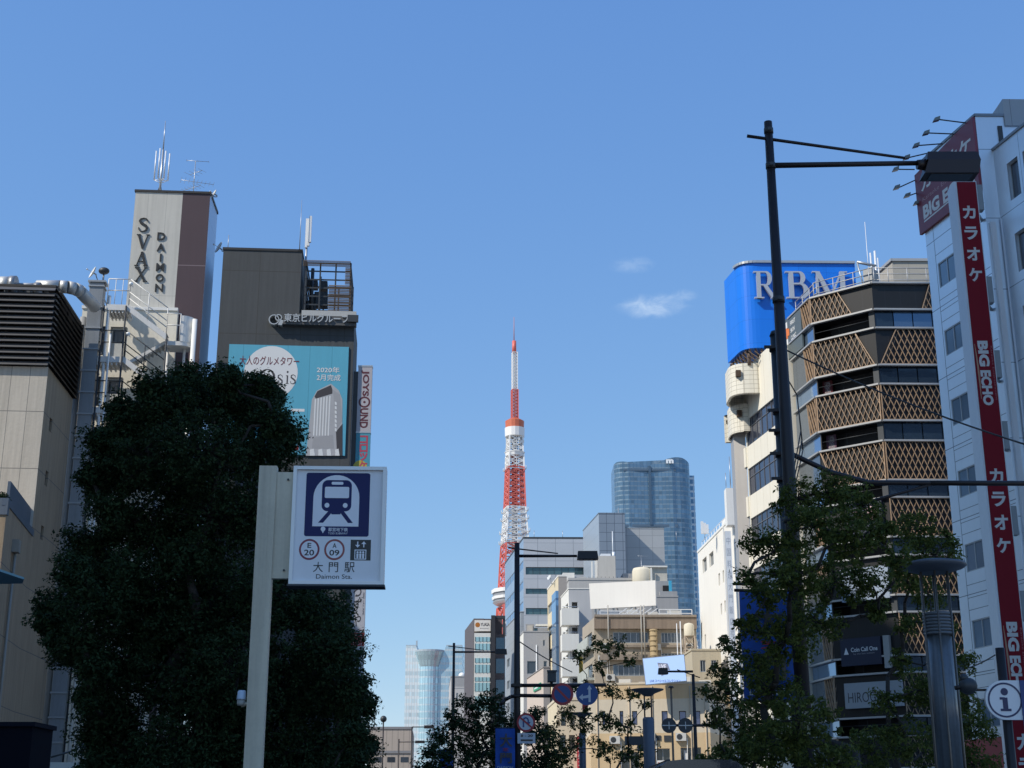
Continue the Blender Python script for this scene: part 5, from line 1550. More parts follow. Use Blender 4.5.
# water tank on a lattice stand
D12 = 137.0
t = thing('water_tank', 'cream water tank raised on a rusty lattice stand beside the brown flats', 'water tank', base(plan(689, 640, D12)))
c = at(689.2, 636, D12); r = 5.1 * D12 / FPX; zb_, zt_ = zat(636.5, D12), zat(624.5, D12)
q = MB(); q.lathe((c.x, c.y), [(r * .96, zb_), (r, zb_ + .1), (r, zt_ - .1), (r * .8, zt_ + .05), (r * .2, zt_ + .15)], 22); q.build('tank', M_TANKC, t)
q = MB(); s4 = r * .95
for i in range(4):
    sx, sy = ((-1, -1), (1, -1), (1, 1), (-1, 1))[i]; tx_, ty_ = ((-1, -1), (1, -1), (1, 1), (-1, 1))[(i + 1) % 4]
    q.tube((c.x + sx * s4, c.y + sy * s4, 0), (c.x + sx * s4, c.y + sy * s4, zb_), .07)
    for k in range(12):
        za = zb_ - (k + 1) * 1.05; zc = zb_ - k * 1.05
        if za < 0: break
        q.tube((c.x + sx * s4, c.y + sy * s4, za), (c.x + tx_ * s4, c.y + ty_ * s4, zc), .04, n=5); q.tube((c.x + tx_ * s4, c.y + ty_ * s4, za), (c.x + sx * s4, c.y + sy * s4, zc), .04, n=5); q.tube((c.x + tx_ * s4, c.y + ty_ * s4, zc), (c.x + sx * s4, c.y + sy * s4, zc), .04, n=5)
q.build('stand', surf("rusty_iron", (.34, .27, .20), .8, 0, .2, 3), t)
q = MB(); q.tube((c.x - s4 - .35, c.y, 0), (c.x - s4 - .35, c.y, zt_ + .3), .05); q.tube((c.x - s4 - .7, c.y, 0), (c.x - s4 - .7, c.y, zt_ + .1), .04); q.tube((c.x + s4 + .3, c.y, 0), (c.x + s4 + .3, c.y, zat(641, D12)), .05); q.build('pipe', M_WHITEMETAL, t)

# ---- grey building left of the cream one
D13 = 186.0
rt, f_, z = block('low_grey_building', 'plain grey rendered building with a white edge and roof machinery, mid street', 523.5, 549, 632, D13, M_GREYB, dep=8, vref=650)
f_[3] = along(f_[0], V2(-.10, 1), 519.5, 624.5); f_[2] = f_[1] + (f_[3] - f_[0])
W13 = Wall(f_[0], f_[1])
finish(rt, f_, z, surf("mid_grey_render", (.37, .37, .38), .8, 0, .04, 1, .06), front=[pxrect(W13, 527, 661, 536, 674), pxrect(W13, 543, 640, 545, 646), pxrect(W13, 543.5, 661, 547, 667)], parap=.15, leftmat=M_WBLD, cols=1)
rbox(rt, W13, 526, 623, 534.5, 631.5, -3, -1, M_GREYB); rbox(rt, W13, 538, 627.5, 547.5, 632, -4, -.5, M_GREYB); rbox(rt, W13, 536, 623, 548, 625, -2, -1, M_WBLD); rbox(rt, W13, 527.5, 624.5, 533, 630, -1, -.9, surf("beige_unit", (.5, .46, .4), .6))
q = MB(); a, z1 = W13.px(536.5, 645); q.tube(W13.pt(a, 0, .05), W13.pt(a, z1, .05), .07); q.build('pipe', M_WHITEMETAL, rt)
# long grey side block with square windows by the lamp post
D14 = 205.0
rt, f_, z = block('narrow_side_block', 'slim grey tiled block with small windows beside the bay window building', 521, 524, 612, D14, M_PALE, dep=10, vref=640)
f_[3] = along(f_[0], V2(-.13, 1), 505.5, 625); f_[2] = f_[1] + (f_[3] - f_[0])
W14 = Wall(f_[3], f_[0]); hs = []
for k in range(5):
    zz = z - 6.3 - k * 3.3; hs.append((2.0, 5.0, zz, zz + 1.2))
finish(rt, f_, z, surf("side_grey_tile", (.30, .33, .36), .7, 0, .06, 1, .1, grid=(3, 1.1, 0, 0, .04, .04, (.2, .23, .26, 1))), left=hs, cols=2, parap=.1)
# pinkish building with green sign
D15 = 150.0
rt, f_, z = block('beige_shop_building', 'low pinkish beige building with a small green sign on its side', 543.5, 550, 667.5, D15, M_PALE, dep=9, vref=690)
f_[3] = along(f_[0], V2(-.13, 1), 527, 681); f_[2] = f_[1] + (f_[3] - f_[0])
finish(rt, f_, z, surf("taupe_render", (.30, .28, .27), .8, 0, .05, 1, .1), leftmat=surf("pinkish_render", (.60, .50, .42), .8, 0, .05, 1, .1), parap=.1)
W15 = Wall(f_[3], f_[0])
t = thing('green_sign', 'small green and white sign on the pinkish building side', 'sign', base(W15.pt(3, 0)))
q = MB(); q.pxpoly(W15, [(534.5, 686.5), (541.3, 682.5), (541.3, 688.5), (534.5, 692)], .0, .12); q.build('panel', surf("sign_green", (.02, .30, .14), .5), t)
q = MB(); q.pxpoly(W15, [(535.5, 688.2), (540.5, 685.3), (540.5, 686.8), (535.5, 689.7)], .12, .13); q.build('stripe', M_ADW, t)

# ---- tan building with screen on its roof
D16 = 120.0
M_TAN = surf("tan_render", (.62, .46, .27), .85, 0, .05, 1, .08); M_CRB = surf("cream_render_band", (.66, .57, .43), .85, 0, .05, 1, .08)
eT = V2(1, -.18)
p = plan(590, 700, D16); pr_ = along(p, eT, 709, 700)
rt = thing('tan_building', 'sunlit tan shop building with small upright windows under the roof screen', 'building', base(p))
dT = V2(.0, 1)
fpT = [p, pr_, pr_ + V2(.35, 1) * 9, p + V2(0, 1) * 12]
WT = Wall(fpT[0], fpT[1]); WTr = Wall(fpT[1], fpT[2])
zt_ = zat(684, D16 - 1)
z_a, z_b = WT.px(650, 699)[1], WT.px(650, 733)[1]
ws_ = [pxrect(WT, u0, 711, u1, 725) for u0, u1 in ((602, 605.5), (619.5, 623.5), (632, 637.5), (661.5, 668), (679, 686.3), (694, 700.7))]
mb = MB(); shell(mb, fpT, z_a, zt_, skip=()); mb.build('upper_wall', M_TAN, rt)
mb = MB(); mb.holes(WT, 0, WT.len, z_b, z_a, ws_, .2); shell(mb, fpT, z_b, z_a, skip=(0,), roof=False); mb.build('middle_wall', M_CRB, rt)
sh_ = [pxrect(WT, 655, 748.5, 671, 790), pxrect(WT, 680.5, 747.5, 702.5, 790), pxrect(WT, 620, 752, 640, 790)]
mb = MB(); mb.holes(WT, 0, WT.len, 0, z_b, sh_, .5); shell(mb, fpT, 0, z_b, skip=(0,), roof=False); mb.build('lower_wall', M_TAN, rt)
for h in ws_: window(rt, WT, *h, rec=.2, cols=1, fm=M_FRAMEDK, gm=glass("violet_glass", (.12, .13, .22), .5, .1, .3))
for h in sh_: window(rt, WT, *h, rec=.5, cols=2, fm=M_FRAME, name='shop_front')
rbox(rt, WT, 683.5, 750, 687.5, 762, -.4, -.3, M_ADW, 'poster')
q = MB(); q.wbox(WT, 0, WT.len, zt_ - .01, zt_ + .15, -.3, .05); a0, a1, z0, z1 = pxrect(WT, 655, 735.5, 671, 741.5)
q.build('parapet', M_CRB, rt)
rbox(rt, WT, 655.5, 735.5, 661, 740.5, 0, .06, M_DKGREY, 'grille'); rbox(rt, WT, 664, 735.5, 671, 741.5, 0, .06, M_DKGREY, 'grille')
WTr_h = [(1.2 + 2.3 * k, 2.2 + 2.3 * k, WT.px(650, 728)[1], WT.px(650, 704)[1]) for k in range(3)]
for h in WTr_h: q = MB(); q.wbox(WTr, h[0], h[1], h[2], h[3], .002, .06); q.build('window', M_GLASSGREY, rt)
t = thing('small_red_notice', 'small white notice with red writing at the foot of the tan building', 'sign', base(WT.pt(8, 0)))
a, b, z0, z1 = pxrect(WT, 657, 760.5, 666, 768); q = MB(); q.wbox(WT, a, b, z0, z1, .0, .08); q.build('panel', M_WHITEPAINT, t); q = MB(); q.text(WT, "駐車場", a + .08, b - .08, z0 + .15, z1 - .12, .086, bold=.02); q.build('lettering', M_ADR, t)
# screen on the roof
D17 = 117.0
Wsc = Wall(plan(642, 670, D17 + .3), plan(686, 670, D17))
t = thing('video_screen', 'tilted pale blue advertising screen on the roof of the tan building', 'screen', base(WT.pt(7, 0, -2), zt_))
q = MB(); q.pxpoly(Wsc, [(642.3, 658), (684.3, 654), (687.0, 681.3), (645.5, 685.3)], -.5, -.02); q.build('case', M_STEEL, t)
def emis(name, col, s):
    m, t_, P = newmat(name); P.inputs['Base Color'].default_value = (*col, 1); P.inputs['Emission Color'].default_value = (*col, 1); P.inputs['Emission Strength'].default_value = s; P.inputs['Roughness'].default_value = .3
    return m
q = MB(); q.pxpoly(Wsc, [(643, 658.8), (683.8, 654.8), (686.4, 680.6), (646, 684.4)], -.02, 0); q.build('display', emis("screen_blue", (.42, .58, .88), .42), t)
q = MB(); q.pxpoly(Wsc, [(657.3, 662.7), (667.5, 663.4), (670, 670), (659, 669)], .0, .02); q.pxpoly(Wsc, [(660.5, 670.5), (667.5, 668), (666.5, 673), (661.5, 676)], .0, .022); q.build('picture', emis("screen_grey", (.2, .22, .3), .3), t)
q = MB(); a0, a1, z0, z1 = pxrect(Wsc, 658.8, 664.5, 666, 668.2); q.text(Wsc, "LIVE", a0, a1, z0, z1, .025, bold=.02); q.build('lettering', emis("screen_white", (.8, .8, .9), .4), t)
q = MB(); a0, a1, z0, z1 = pxrect(Wsc, 650, 679.5, 680.5, 682.2); q.text(Wsc, "LIVE スペシャルコレクション", a0, a1, z0 - .0, z1, .01, bold=.01); q.build('lettering', emis("screen_navy", (.05, .1, .35), .3), t)
q = MB()
for fx in (.2, .8): q.tube(Wsc.pt(Wsc.len * fx, zt_, -.6), Wsc.pt(Wsc.len * fx, zt_ + 1.6, -.4), .1)
q.build('support', M_STEEL, t)

# lower street frontage between the trees (white shop, red upright banner)
D18 = 135.0
rt, f_, z = block('white_shop_building', 'low white shop building behind the mid street trees', 557, 592, 700, D18, M_WBLD, dep=10, vref=720)
W18 = Wall(f_[0], f_[1]); hs = [pxrect(W18, u, 712, u + 5, 726) for u in (561, 570, 579)] + [pxrect(W18, u, 735, u + 6, 750) for u in (560, 569, 583)]
finish(rt, f_, z, M_CRB, front=hs, cols=1, fm=M_FRAMEDK, leftmat=M_CRM)
t = thing('red_banner_sign', 'tall thin red upright sign on the white shop building', 'sign', base(W18.pt(2, 0)))
a, b, z0, z1 = pxrect(W18, 576.8, 737, 582.8, 762); q = MB(); q.wbox(W18, a, b, 0, z1, .0, .3); q.build('panel', surf("upright_red", (.45, .03, .05), .5), t)
q = MB()
for k, ch in enumerate("薬局処方"): zz = z1 - .5 - k * .62; q.text(W18, ch, a + .1, b - .1, zz - .25, zz + .25, .306, bold=.02)
q.build('lettering', M_ADW, t)

M_AC = surf("air_conditioner_white", (.58, .57, .53), .5, 0, .08, 2)
def acunit(root, W, a, z, o=0.0, w=.85, h=.62):
    q = MB(); q.wbox(W, a, a + w, z, z + h, o + .02, o + .34); b_ = q.build('air_conditioner', M_AC, root)
    q = MB(); q.wprism(W, [(a + w * .38 + h * .38 * math.cos(k), z + h * .5 + h * .38 * math.sin(k)) for k in np.linspace(0, 5.9, 14)], o + .34, o + .35); q.build('fan_grille', M_DKGREY, b_)
    q = MB(); q.tube(W.pt(a + w + .06, z + .2, o + .08), W.pt(a + w + .06, max(z - 2.2, .1), o + .08), .03, n=5); q.build('hose', M_WHITEPAINT, root)
random.seed(5)
bfl = [o for o in COL.objects if o.name.startswith('brown_flats')][0]
for u, v in ((600, 650), (606, 681), (652, 650.5), (685, 650), (598, 662), (650, 681)):
    a, z_ = W11.px(u, v); acunit(bfl, W11, a, z_, .01)
zB = zat(617.5, D11)
for k in range(9):
    a, z_ = W11.px(600 + k * 10, 611); q = MB(); q.wbox(W11, a, a + random.uniform(.6, 1.4), zB, zB + random.uniform(.5, 1.2), -3.2, -2.2); q.build('roof_unit', random.choice([M_AC, M_GREYB, M_STEEL]), bfl)
tb = [o for o in COL.objects if o.name.startswith('tan_building')][0]
for u, v in ((610, 744), (645, 741), (676, 741)):
    a, z_ = WT.px(u, v); acunit(tb, WT, a, z_, .0)
for u in (597, 629, 652, 690, 705):
    a = WT.px(u, 700)[0]; q = MB(); q.tube(WT.pt(a, .1, .06), WT.pt(a, zt_ * 0 + WT.px(u, 686)[1], .06), .045, n=8); q.build('drainpipe', surf("tan_pipe", (.50, .40, .28), .6), tb)
for k in range(5):
    a = 2.0 + k * 1.7; q = MB(); q.wbox(WT, a, a + 1.0, WT.px(650, 684)[1], WT.px(650, 684)[1] + random.uniform(.5, 1.0), -5, -4); q.build('roof_unit', M_AC, tb)
# ================================================================== white building, right of the skyscraper
DW = 125.0; dW = V2(-.053, 1)
pn = plan(733, 516, DW); pf_ = along(pn, dW, 697.5, 549)
M_BRIGHT = surf("bright_white_render", (.80, .77, .70), .8, 0, .04, 1, .08)
wb = thing('white_building', 'bright white building with few small windows standing right of the skyscraper', 'building', base(pn))
zW = zat(516, DW); fW = [pn, pn + V2(1, 0) * 9, pf_ + V2(1, 0) * 9, pf_]
WW = Wall(pf_, pn)
hs = [pxrect(WW, 702.3, 560, 707, 570), pxrect(WW, 709, 554.5, 713.8, 564), pxrect(WW, 718.3, 574, 720.3, 585), pxrect(WW, 722.5, 571, 724.3, 582), pxrect(WW, 720.5, 604, 722.3, 614), pxrect(WW, 724.3, 601, 726, 611.5), pxrect(WW, 704.6, 635, 706.3, 648)]
mb = MB(); shell(mb, fW, 0, zW, skip=(3,)); mb.holes(WW, 0, WW.len, 0, zW, hs, .25); mb.build('wall', M_BRIGHT, wb)
for h in hs: window(wb, WW, *h, rec=.25, cols=1, gm=M_GLASSGREY)
q = MB(); q.wbox(WW, -.05, WW.len, zW - .1, zW + .12, -.3, .06); q.build('parapet', M_WHITEPAINT, wb)
q = MB(); 
for k in range(12): x = .5 + k * 1.3; q.tube(WW.pt(x, zW, -.4), WW.pt(x, zW + 1.0, -.4), .03)
for zz in (.5, 1.0): q.tube(WW.pt(.5, zW + zz, -.4), WW.pt(15, zW + zz, -.4), .035)
q.build('railing', M_WHITEMETAL, wb)
q = MB(); a, b, z0, z1 = pxrect(WW, 712, 521, 724, 533); q.wbox(WW, a, b + 2, z0, z1, -4, -1); q.build('roof_hut', M_BRIGHT, wb)
q = MB(); pq = plan(726, 490, DW - 1); zt_ = zat(488, DW - 1); q.prism([pq, pq + V2(1, 0) * 1.0, pq + V2(1, 0) * 1.0 + V2(0, 1) * 1.2, pq + V2(0, 1) * 1.2], zW - 1, zt_); q.build('chimney', M_WHITEPAINT, wb)
q = MB(); q.tube((pq.x + .5, pq.y + .5, zt_), (pq.x + .5, pq.y + .5, zat(458, DW)), .05, .03); q.tube((pq.x + .1, pq.y + .5, zt_), (pq.x + .1, pq.y + .5, zt_ + 1.5), .03); q.build('mast', M_STEEL, wb)
t = thing('phone_antenna', 'white box aerials on a short mast at the bright white roof edge', 'antenna', base(WW.pt(8, 0, -1), zW))
for u in (702.5, 705, 707.5):
    p_ = at(u, 533, 132); q = MB(); q.box(p_.x - .12, p_.x + .12, p_.y, p_.y + .2, zat(533.5, 132), zat(521 + (u - 702) * .6, 132)); q.build('aerial', M_WHITEMETAL, t)
p_ = at(705, 533, 132.4); q = MB(); q.tube((p_.x, p_.y, zW - .2), (p_.x, p_.y, zat(525, 132.4)), .08); q.bar((p_.x - .4, p_.y, zat(529, 132)), (p_.x + .4, p_.y, zat(529, 132)), .08, .08); q.build('mast', M_STEEL, t)
t = thing('vertical_sign', 'slim white vertical sign with faint grey characters on the bright white building', 'sign', base(pn - V2(1, 0) * .2))
Ws = Wall(plan(728, 600, DW - .6), plan(733.8, 600, DW - .6))
q = MB(); q.wbox(Ws, 0, Ws.len, 0, zat(531, DW - .6), -.3, 0); q.build('panel', surf("sign_white_panel", (.66, .70, .74), .5), t)
q = MB()
for k, ch in enumerate("中国料理大門飯店楼"): zz = zat(542 + k * 11.5, DW); q.text(Ws, ch, .08, Ws.len - .08, zz - .33, zz + .33, .006)
q.build('lettering', surf("faint_grey", (.34, .38, .44), .6), t)
q = MB(); q.wbox(Ws, -.16, -.06, 0, zat(528, DW), -.25, -.05); q.build('rail', M_WHITEPAINT, t)
rt, f_, z = block('cream_low_building', 'low cream building under the bright white one behind the right trees', 693, 722, 650.5, 129, M_CRM, dep=6, vref=680)
WX = Wall(f_[0], f_[1]); finish(rt, f_, z, surf("dusty_cream", (.45, .40, .30), .85, 0, .08, 1, .15), front=[pxrect(WX, 700, 660, 706, 672), pxrect(WX, 711, 660, 717, 672)], parap=.15)

# ================================================================== cream ribbon-window building with blue roof sign
dR = V2(-.169, 1)
Pf = plan(746, 440, 90.0)
Pn = Pf - dR * ((Pf.y - 84.3) / dR.y)
rb = thing('ribbon_window_building', 'cream building with dark ribbon windows and rounded tiled balconies under the blue sign', 'building', base(Pn))
WRB = Wall(Pf, Pn); zR = zat(352, 86.0)
M_CRT = surf("cream_tile", (.80, .76, .65), .7, 0, .04, 1, .06, grid=(1.25, 60, .3, 0, .03, .03, (.48, .43, .33, 1)))
M_CRT2 = surf("cream_small_tile", (.78, .74, .63), .6, 0, .04, 1, .05, grid=(.36, .30, 0, 0, .03, .03, (.42, .39, .32, 1)))
L = WRB.len
zt1 = WRB.px(746, 420.6)[1]; zb1 = WRB.px(746, 448)[1]; pitch = zt1 - WRB.px(747.5, 469.8)[1]
hs = []
k = 0
while zb1 - k * pitch > 1.0:
    hs.append((.12, L - .05, zb1 - k * pitch, zt1 - k * pitch)); k += 1
fR = [Pn, Pn + V2(1, .1) * 12, Pf + V2(1, .1) * 12, Pf]
mb = MB(); shell(mb, fR, 0, zR, skip=(3,)); mb.holes(WRB, 0, L, 0, zR, hs, .12); mb.build('wall', M_CRT, rb)
for h in hs: window(rb, WRB, *h, rec=.12, cols=6, rowsplit=[.68], fm=surf("window_bar_grey", (.16, .16, .17), .4, .4), gm=glass("ribbon_glass", (.05, .06, .09), .3, .08, .5), bar=.05)
q = MB(); c0 = plan(733.5, 440, 90.6); c1 = plan(745.5, 440, 90.2)
q.prism([c0, c1, c1 + V2(0, 1) * 1.2, c0 + V2(0, 1) * 1.2], 0, zat(432, 90.4)); q.build('column', surf("grey_column_metal", (.42, .40, .38), .45, .3, .05, 1, .1), rb)
for k in range(9):
    zz = zb1 - k * pitch + .3; q = MB(); q.wbox(WRB, -.35, .05, zz - 1.6, zz - .3, -.3, .1); q.build('bracket', M_CRT, rb)
def rr_(x0, x1, y0, y1, r, n=6):
    pts = []
    for cx_, cy_, a0 in ((x1 - r, y1 - r, 0), (x0 + r, y1 - r, 90), (x0 + r, y0 + r, 180), (x1 - r * .3, y0 + r * .3, 270)):
        rr = r if a0 != 270 else r * .3
        for i in range(n): a = R(a0 + 90 * i / (n - 1)); pts.append((cx_ + rr * math.cos(a), cy_ + rr * math.sin(a)))
    return pts
for (u0, u1, Y0, Y1, va, vb) in ((727.5, 761, 86.9, 90.5, 363, 393), (728.5, 748, 89.3, 92.4, 403, 431)):
    x0, x1 = plan(u0, va, Y0 + 1.2).x, plan(u1, va, Y0).x
    poly = rr_(x0, x1, Y0, Y1, 1.15); zt_, zb_ = zat(va, Y0), zat(vb, Y0)
    q = MB()
    n = len(poly)
    for i in range(n):
        a, b = poly[i], poly[(i + 1) % n]; q.quad((a[0], a[1], zb_), (b[0], b[1], zb_), (b[0], b[1], zt_), (a[0], a[1], zt_))
    cx_, cy_ = (x0 + x1) / 2, (Y0 + Y1) / 2
    inn = [(cx_ + (p[0] - cx_) * .84, cy_ + (p[1] - cy_) * .84) for p in poly]
    for i in range(n):
        j = (i + 1) % n; q.add([(*poly[i], zb_), (*poly[j], zb_), (*inn[j], zb_), (*inn[i], zb_)], [(3, 2, 1, 0)]); q.quad((*inn[j], zb_), (*inn[i], zb_), (*inn[i], zb_ + 1.6), (*inn[j], zb_ + 1.6)); q.add([(*poly[i], zt_), (*poly[j], zt_), (*inn[j], zt_), (*inn[i], zt_)], [(0, 1, 2, 3)])
    o_ = q.build('balcony', M_CRT2, rb)
    q = MB(); q.prism(inn, zb_ + 1.3, zb_ + 1.5); q.build('balcony_floor', surf("dim_soffit", (.20, .17, .14), .9), rb)
    q = MB(); Wq = Wall((x0 + .3, Y0 - .02), (x1, Y0 - .02)); a, b, z0, z1 = pxrect(Wq, u0 + 8.5, va + 7, u0 + 13.5, va + 13); q.wbox(Wq, a, b, z0, z1, -.3, .03); q.build('vent', surf("brown_hole", (.08, .05, .03), .8), rb)
# blue sign
Ds = 86.3
t = thing('blue_rooftop_sign', 'huge glossy blue rooftop sign with rounded corners and silver serif initials', 'sign', (Pn.x, Pn.y + 1, zR))
s0 = plan(741.5, 300, Ds); s1 = plan(858, 300, Ds); sb = along(plan(741.5, 300, Ds), V2(-.169, 1), 725, 300)
zs1, zs0 = zat(263, Ds), zat(347.5, Ds)
eB = V2(1, .02)
s1 = s0 + eB * ((s1 - s0).length)
rad = 1.1
arc = []
u1_ = (sb - s0).normalized()
A0 = s0 + u1_ * rad; A1 = s0 + eB * rad
for i in range(9):
    f = i / 8; arc.append(A0 * (1 - f) ** 2 + s0 * 2 * f * (1 - f) + A1 * f ** 2)
bk = s1 + (sb - s0)
poly = arc + [s1, bk, sb]
q = MB(); n = len(poly)
q.hexa([(p.x, p.y, zs0) for p in poly], [(p.x, p.y, zs1) for p in poly])
M_BLUE = surf("sign_blue", (.008, .19, .80), .35, 0, .05, .6, .05, 0, .5, grid=(1.82, 1.62, .4, .3, .022, .022, (.005, .12, .55, 1)), cell=.025)
q.build('panel', M_BLUE, t)
WB = Wall(s0, s1)
q = MB()
for i in range(n):
    a, b = poly[i], poly[(i + 1) % n]
    if i < 9: q.bar((a.x, a.y, zs1 + .08), (b.x, b.y, zs1 + .08), .25, .16)
q.build('cap', M_FRAME, t)
q = MB()
for ch, u0, u1 in (('R', 752.5, 775), ('B', 784, 808.5), ('M', 811, 847)):
    a, _ = WB.px(u0, 285); b, _ = WB.px(u1, 285); z0 = WB.px(u0, 300)[1]; z1 = WB.px(u0, 273)[1]
    q = MB(); serif(q, WB, ch, a, b, z0, z1, .12, .35); q.build('letter', surf("brushed_letters", (.55, .55, .56), .35, .4, .04), t)
q = MB()
for k in range(14):
    f = k / 13; p = sb.lerp(s0, min(1, f * 2)) if f < .5 else s0.lerp(s0 + eB * 2.5, (f - .5) * 2)
    q.bar((p.x + .2, p.y + .2, zs0), (p.x + .45, p.y + .5, zR - .1), .08, .08)
    q.bar((p.x + .1, p.y + .1, zs0 - .2), (p.x + .8, p.y + .1, zs0 - .75), .06, .06)
for p in (sb, s0, s0 + eB * 6, s1): q.tube((p.x + .4, p.y + .6, zR - .6), (p.x + .4, p.y + .6, zs0 + .2), .12)
q.build('support_frame', surf("rusty_supports", (.18, .13, .10), .8, .1, .2), t)

# ================================================================== dark building with the lattice screens
DC = 78.0
C = plan(876, 340, DC)
Bp = along(C, V2(-1.176, 1), 814, 345)
Ap = Bp + V2(-.165, 1) * ((84.1 - Bp.y) / V2(-.165, 1).y)
Rp = along(C, V2(1, .02), 956, 360)
lb = thing('lattice_building', 'dark faceted building wrapped in copper diagonal lattice bands with open floors between', 'building', base(C))
WL, WC, WRr = Wall(Ap, Bp), Wall(Bp, C), Wall(C, Rp)
M_DPAN = surf("charcoal_panel", (.013, .013, .014), .45, .2, .08, 1, .05, grid=(.9, 30, 0, 0, .03, .03, (.02, .02, .025, 1)))
M_LAT = surf("copper_lattice", (.42, .29, .185), .55, .1, .2, 2)
M_EDGE = surf("silver_edge", (.42, .42, .41), .4, .3)
vl = [283.5, 310, 328.5, 365.5, 384.5, 421, 441, 480.5, 497.5, 537, 555, 595, 612, 655, 672, 716, 735, 768]
zl_ = [zat(v, DC) for v in vl] + []
bands = [(zl_[i + 1], zl_[i]) for i in range(0, len(zl_) - 1, 2)]
inner = [Ap + V2(1, .1) * 1.3, Bp + V2(1, .25) * 1.3, C + V2(.35, 1) * 1.2, Rp + V2(0, 1) * 1.2, Rp + V2(0, 1) * 9, Ap + V2(1, .0) * 9 + V2(0, 1) * 4]
mb = MB(); mb.prism([Ap + V2(1, 0) * 1.2, Bp + V2(1, .3) * 1.2, C + V2(.1, 1) * 1.0, Rp + V2(0, 1) * 1.0, Rp + V2(0, 1) * 9, Ap + V2(1, 0) * 8 + V2(0, 1) * 3], 0, zl_[0] - .4); mb.build('core', surf("dark_core", (.02, .02, .022), .7), lb)
for z0, z1 in bands:
    mb = MB(); ring_ = [Ap, Bp, C, Rp, Rp + V2(0, 1) * 8, Ap + V2(1, 0) * 6]
    mb.prism(ring_, z0, z1); mb.build('spandrel', M_DPAN, lb)
for i, (z0, z1) in enumerate(bands):
    q = MB()
    for W_ in (WL, WC, WRr):
        for zz in (z0, z1):
            q.wbox(W_, -.02, W_.len + .02, zz - .05, zz + .05, .0 , .22 if W_ is not WC else .223)
    q.build('edge_trim', M_EDGE, lb)
def clip_line(poly, a0, z0, dx, dz):
    """chord of a convex polygon"""
    ts = []
    n = len(poly)
    for i in range(n):
        (x1, y1), (x2, y2) = poly[i], poly[(i + 1) % n]
        ex, ey = x2 - x1, y2 - y1; den = dx * ey - dz * ex
        if abs(den) < 1e-9: continue
        t_ = ((x1 - a0) * ey - (y1 - z0) * ex) / den; s_ = ((x1 - a0) * dz - (y1 - z0) * dx) / den
        if -1e-6 <= s_ <= 1 + 1e-6: ts.append(t_)
    if len(ts) < 2 or max(ts) - min(ts) < .05: return None
    return min(ts), max(ts)
def lattice_screen(W, poly, o=.12, pitch_=.335, slope=2.3, w=.05, m=None, frame=True):
    q = MB(); xs = [p[0] for p in poly]; zs = [p[1] for p in poly]
    for sg_ in (1, -1):
        w = .030 if sg_ < 0 else .020; k = 0; x = min(xs) - (max(zs) - min(zs)) / slope - .1
        while x < max(xs) + (max(zs) - min(zs)) / slope + .1:
            r_ = clip_line(poly, x, min(zs), 1, sg_ * slope) if sg_ > 0 else clip_line(poly, x, min(zs), -1, slope)
            if r_:
                t0, t1 = r_; s_ = 1 if sg_ > 0 else -1
                p0 = W.pt(x + s_ * t0, min(zs) + slope * t0, o - (.06 if sg_ > 0 else 0)); p1 = W.pt(x + s_ * t1, min(zs) + slope * t1, o - (.06 if sg_ > 0 else 0))
                q.bar(p0, p1, w, .07, up=(W.n.x, W.n.y, 0))
            x += pitch_
    if frame:
        for i in range(len(poly)):
            a, b = poly[i], poly[(i + 1) % len(poly)]
            q.bar(W.pt(a[0], a[1], o + .02), W.pt(b[0], b[1], o + .02), .045, .08, up=(W.n.x, W.n.y, 0))
    return q.build('lattice_screen', m or M_LAT, lb)
Lc, Lr, Ll = WC.len, WRr.len, WL.len
e_ = .06
for i, (z0, z1) in enumerate(bands):
    z0, z1 = z0 + e_, z1 - e_
    if i == 0:
        pc_ = [(0.02, z0), (Lc * .66, z0), (Lc * .46, z1), (0.02, z1)]; pr_ = [(Lr * .62, z0), (Lr, z0), (Lr, z1), (Lr * .74, z1)]
    elif i == 1:
        pc_ = [(0.02, z0), (Lc * .97, z0), (Lc * .70, z1), (0.02, z1)]; pr_ = [(Lr * .03, z0), (Lr, z0), (Lr, z1), (Lr * .26, z1)]
    elif i == 3:
        pc_ = [(Lc * .20, z0), (Lc, z0), (Lc, z1), (0.02, z1)]; pr_ = [(0.02, z0), (Lr, z0), (Lr, z1), (0.02, z1)]
    elif i == 4:
        pc_ = None; pr_ = [(0.02, z1), (Lr * .93, z1), (Lr * .72, z0), (.02, z0)][::-1]
    elif i >= 5:
        pc_ = None; pr_ = [(0.02, z0), (Lr, z0), (Lr, z1), (0.02, z1)]
    else:
        pc_ = [(0.02, z0), (Lc, z0), (Lc, z1), (0.02, z1)]; pr_ = [(0.02, z0), (Lr, z0), (Lr, z1), (0.02, z1)]
    if pc_: lattice_screen(WC, pc_)
    if pr_: lattice_screen(WRr, pr_)
    if i != 3: lattice_screen(WL, [(Ll * .70, z0), (Ll - .02, z0), (Ll - .02, z1), (Ll * .62, z1)])
    if i > 0:
        q = MB(); q.wbox(WL, .05, Ll * (.6 if i != 3 else .97), z0, z1, .0, .06); q.build('glass_panel', M_GLASSGREY, lb)
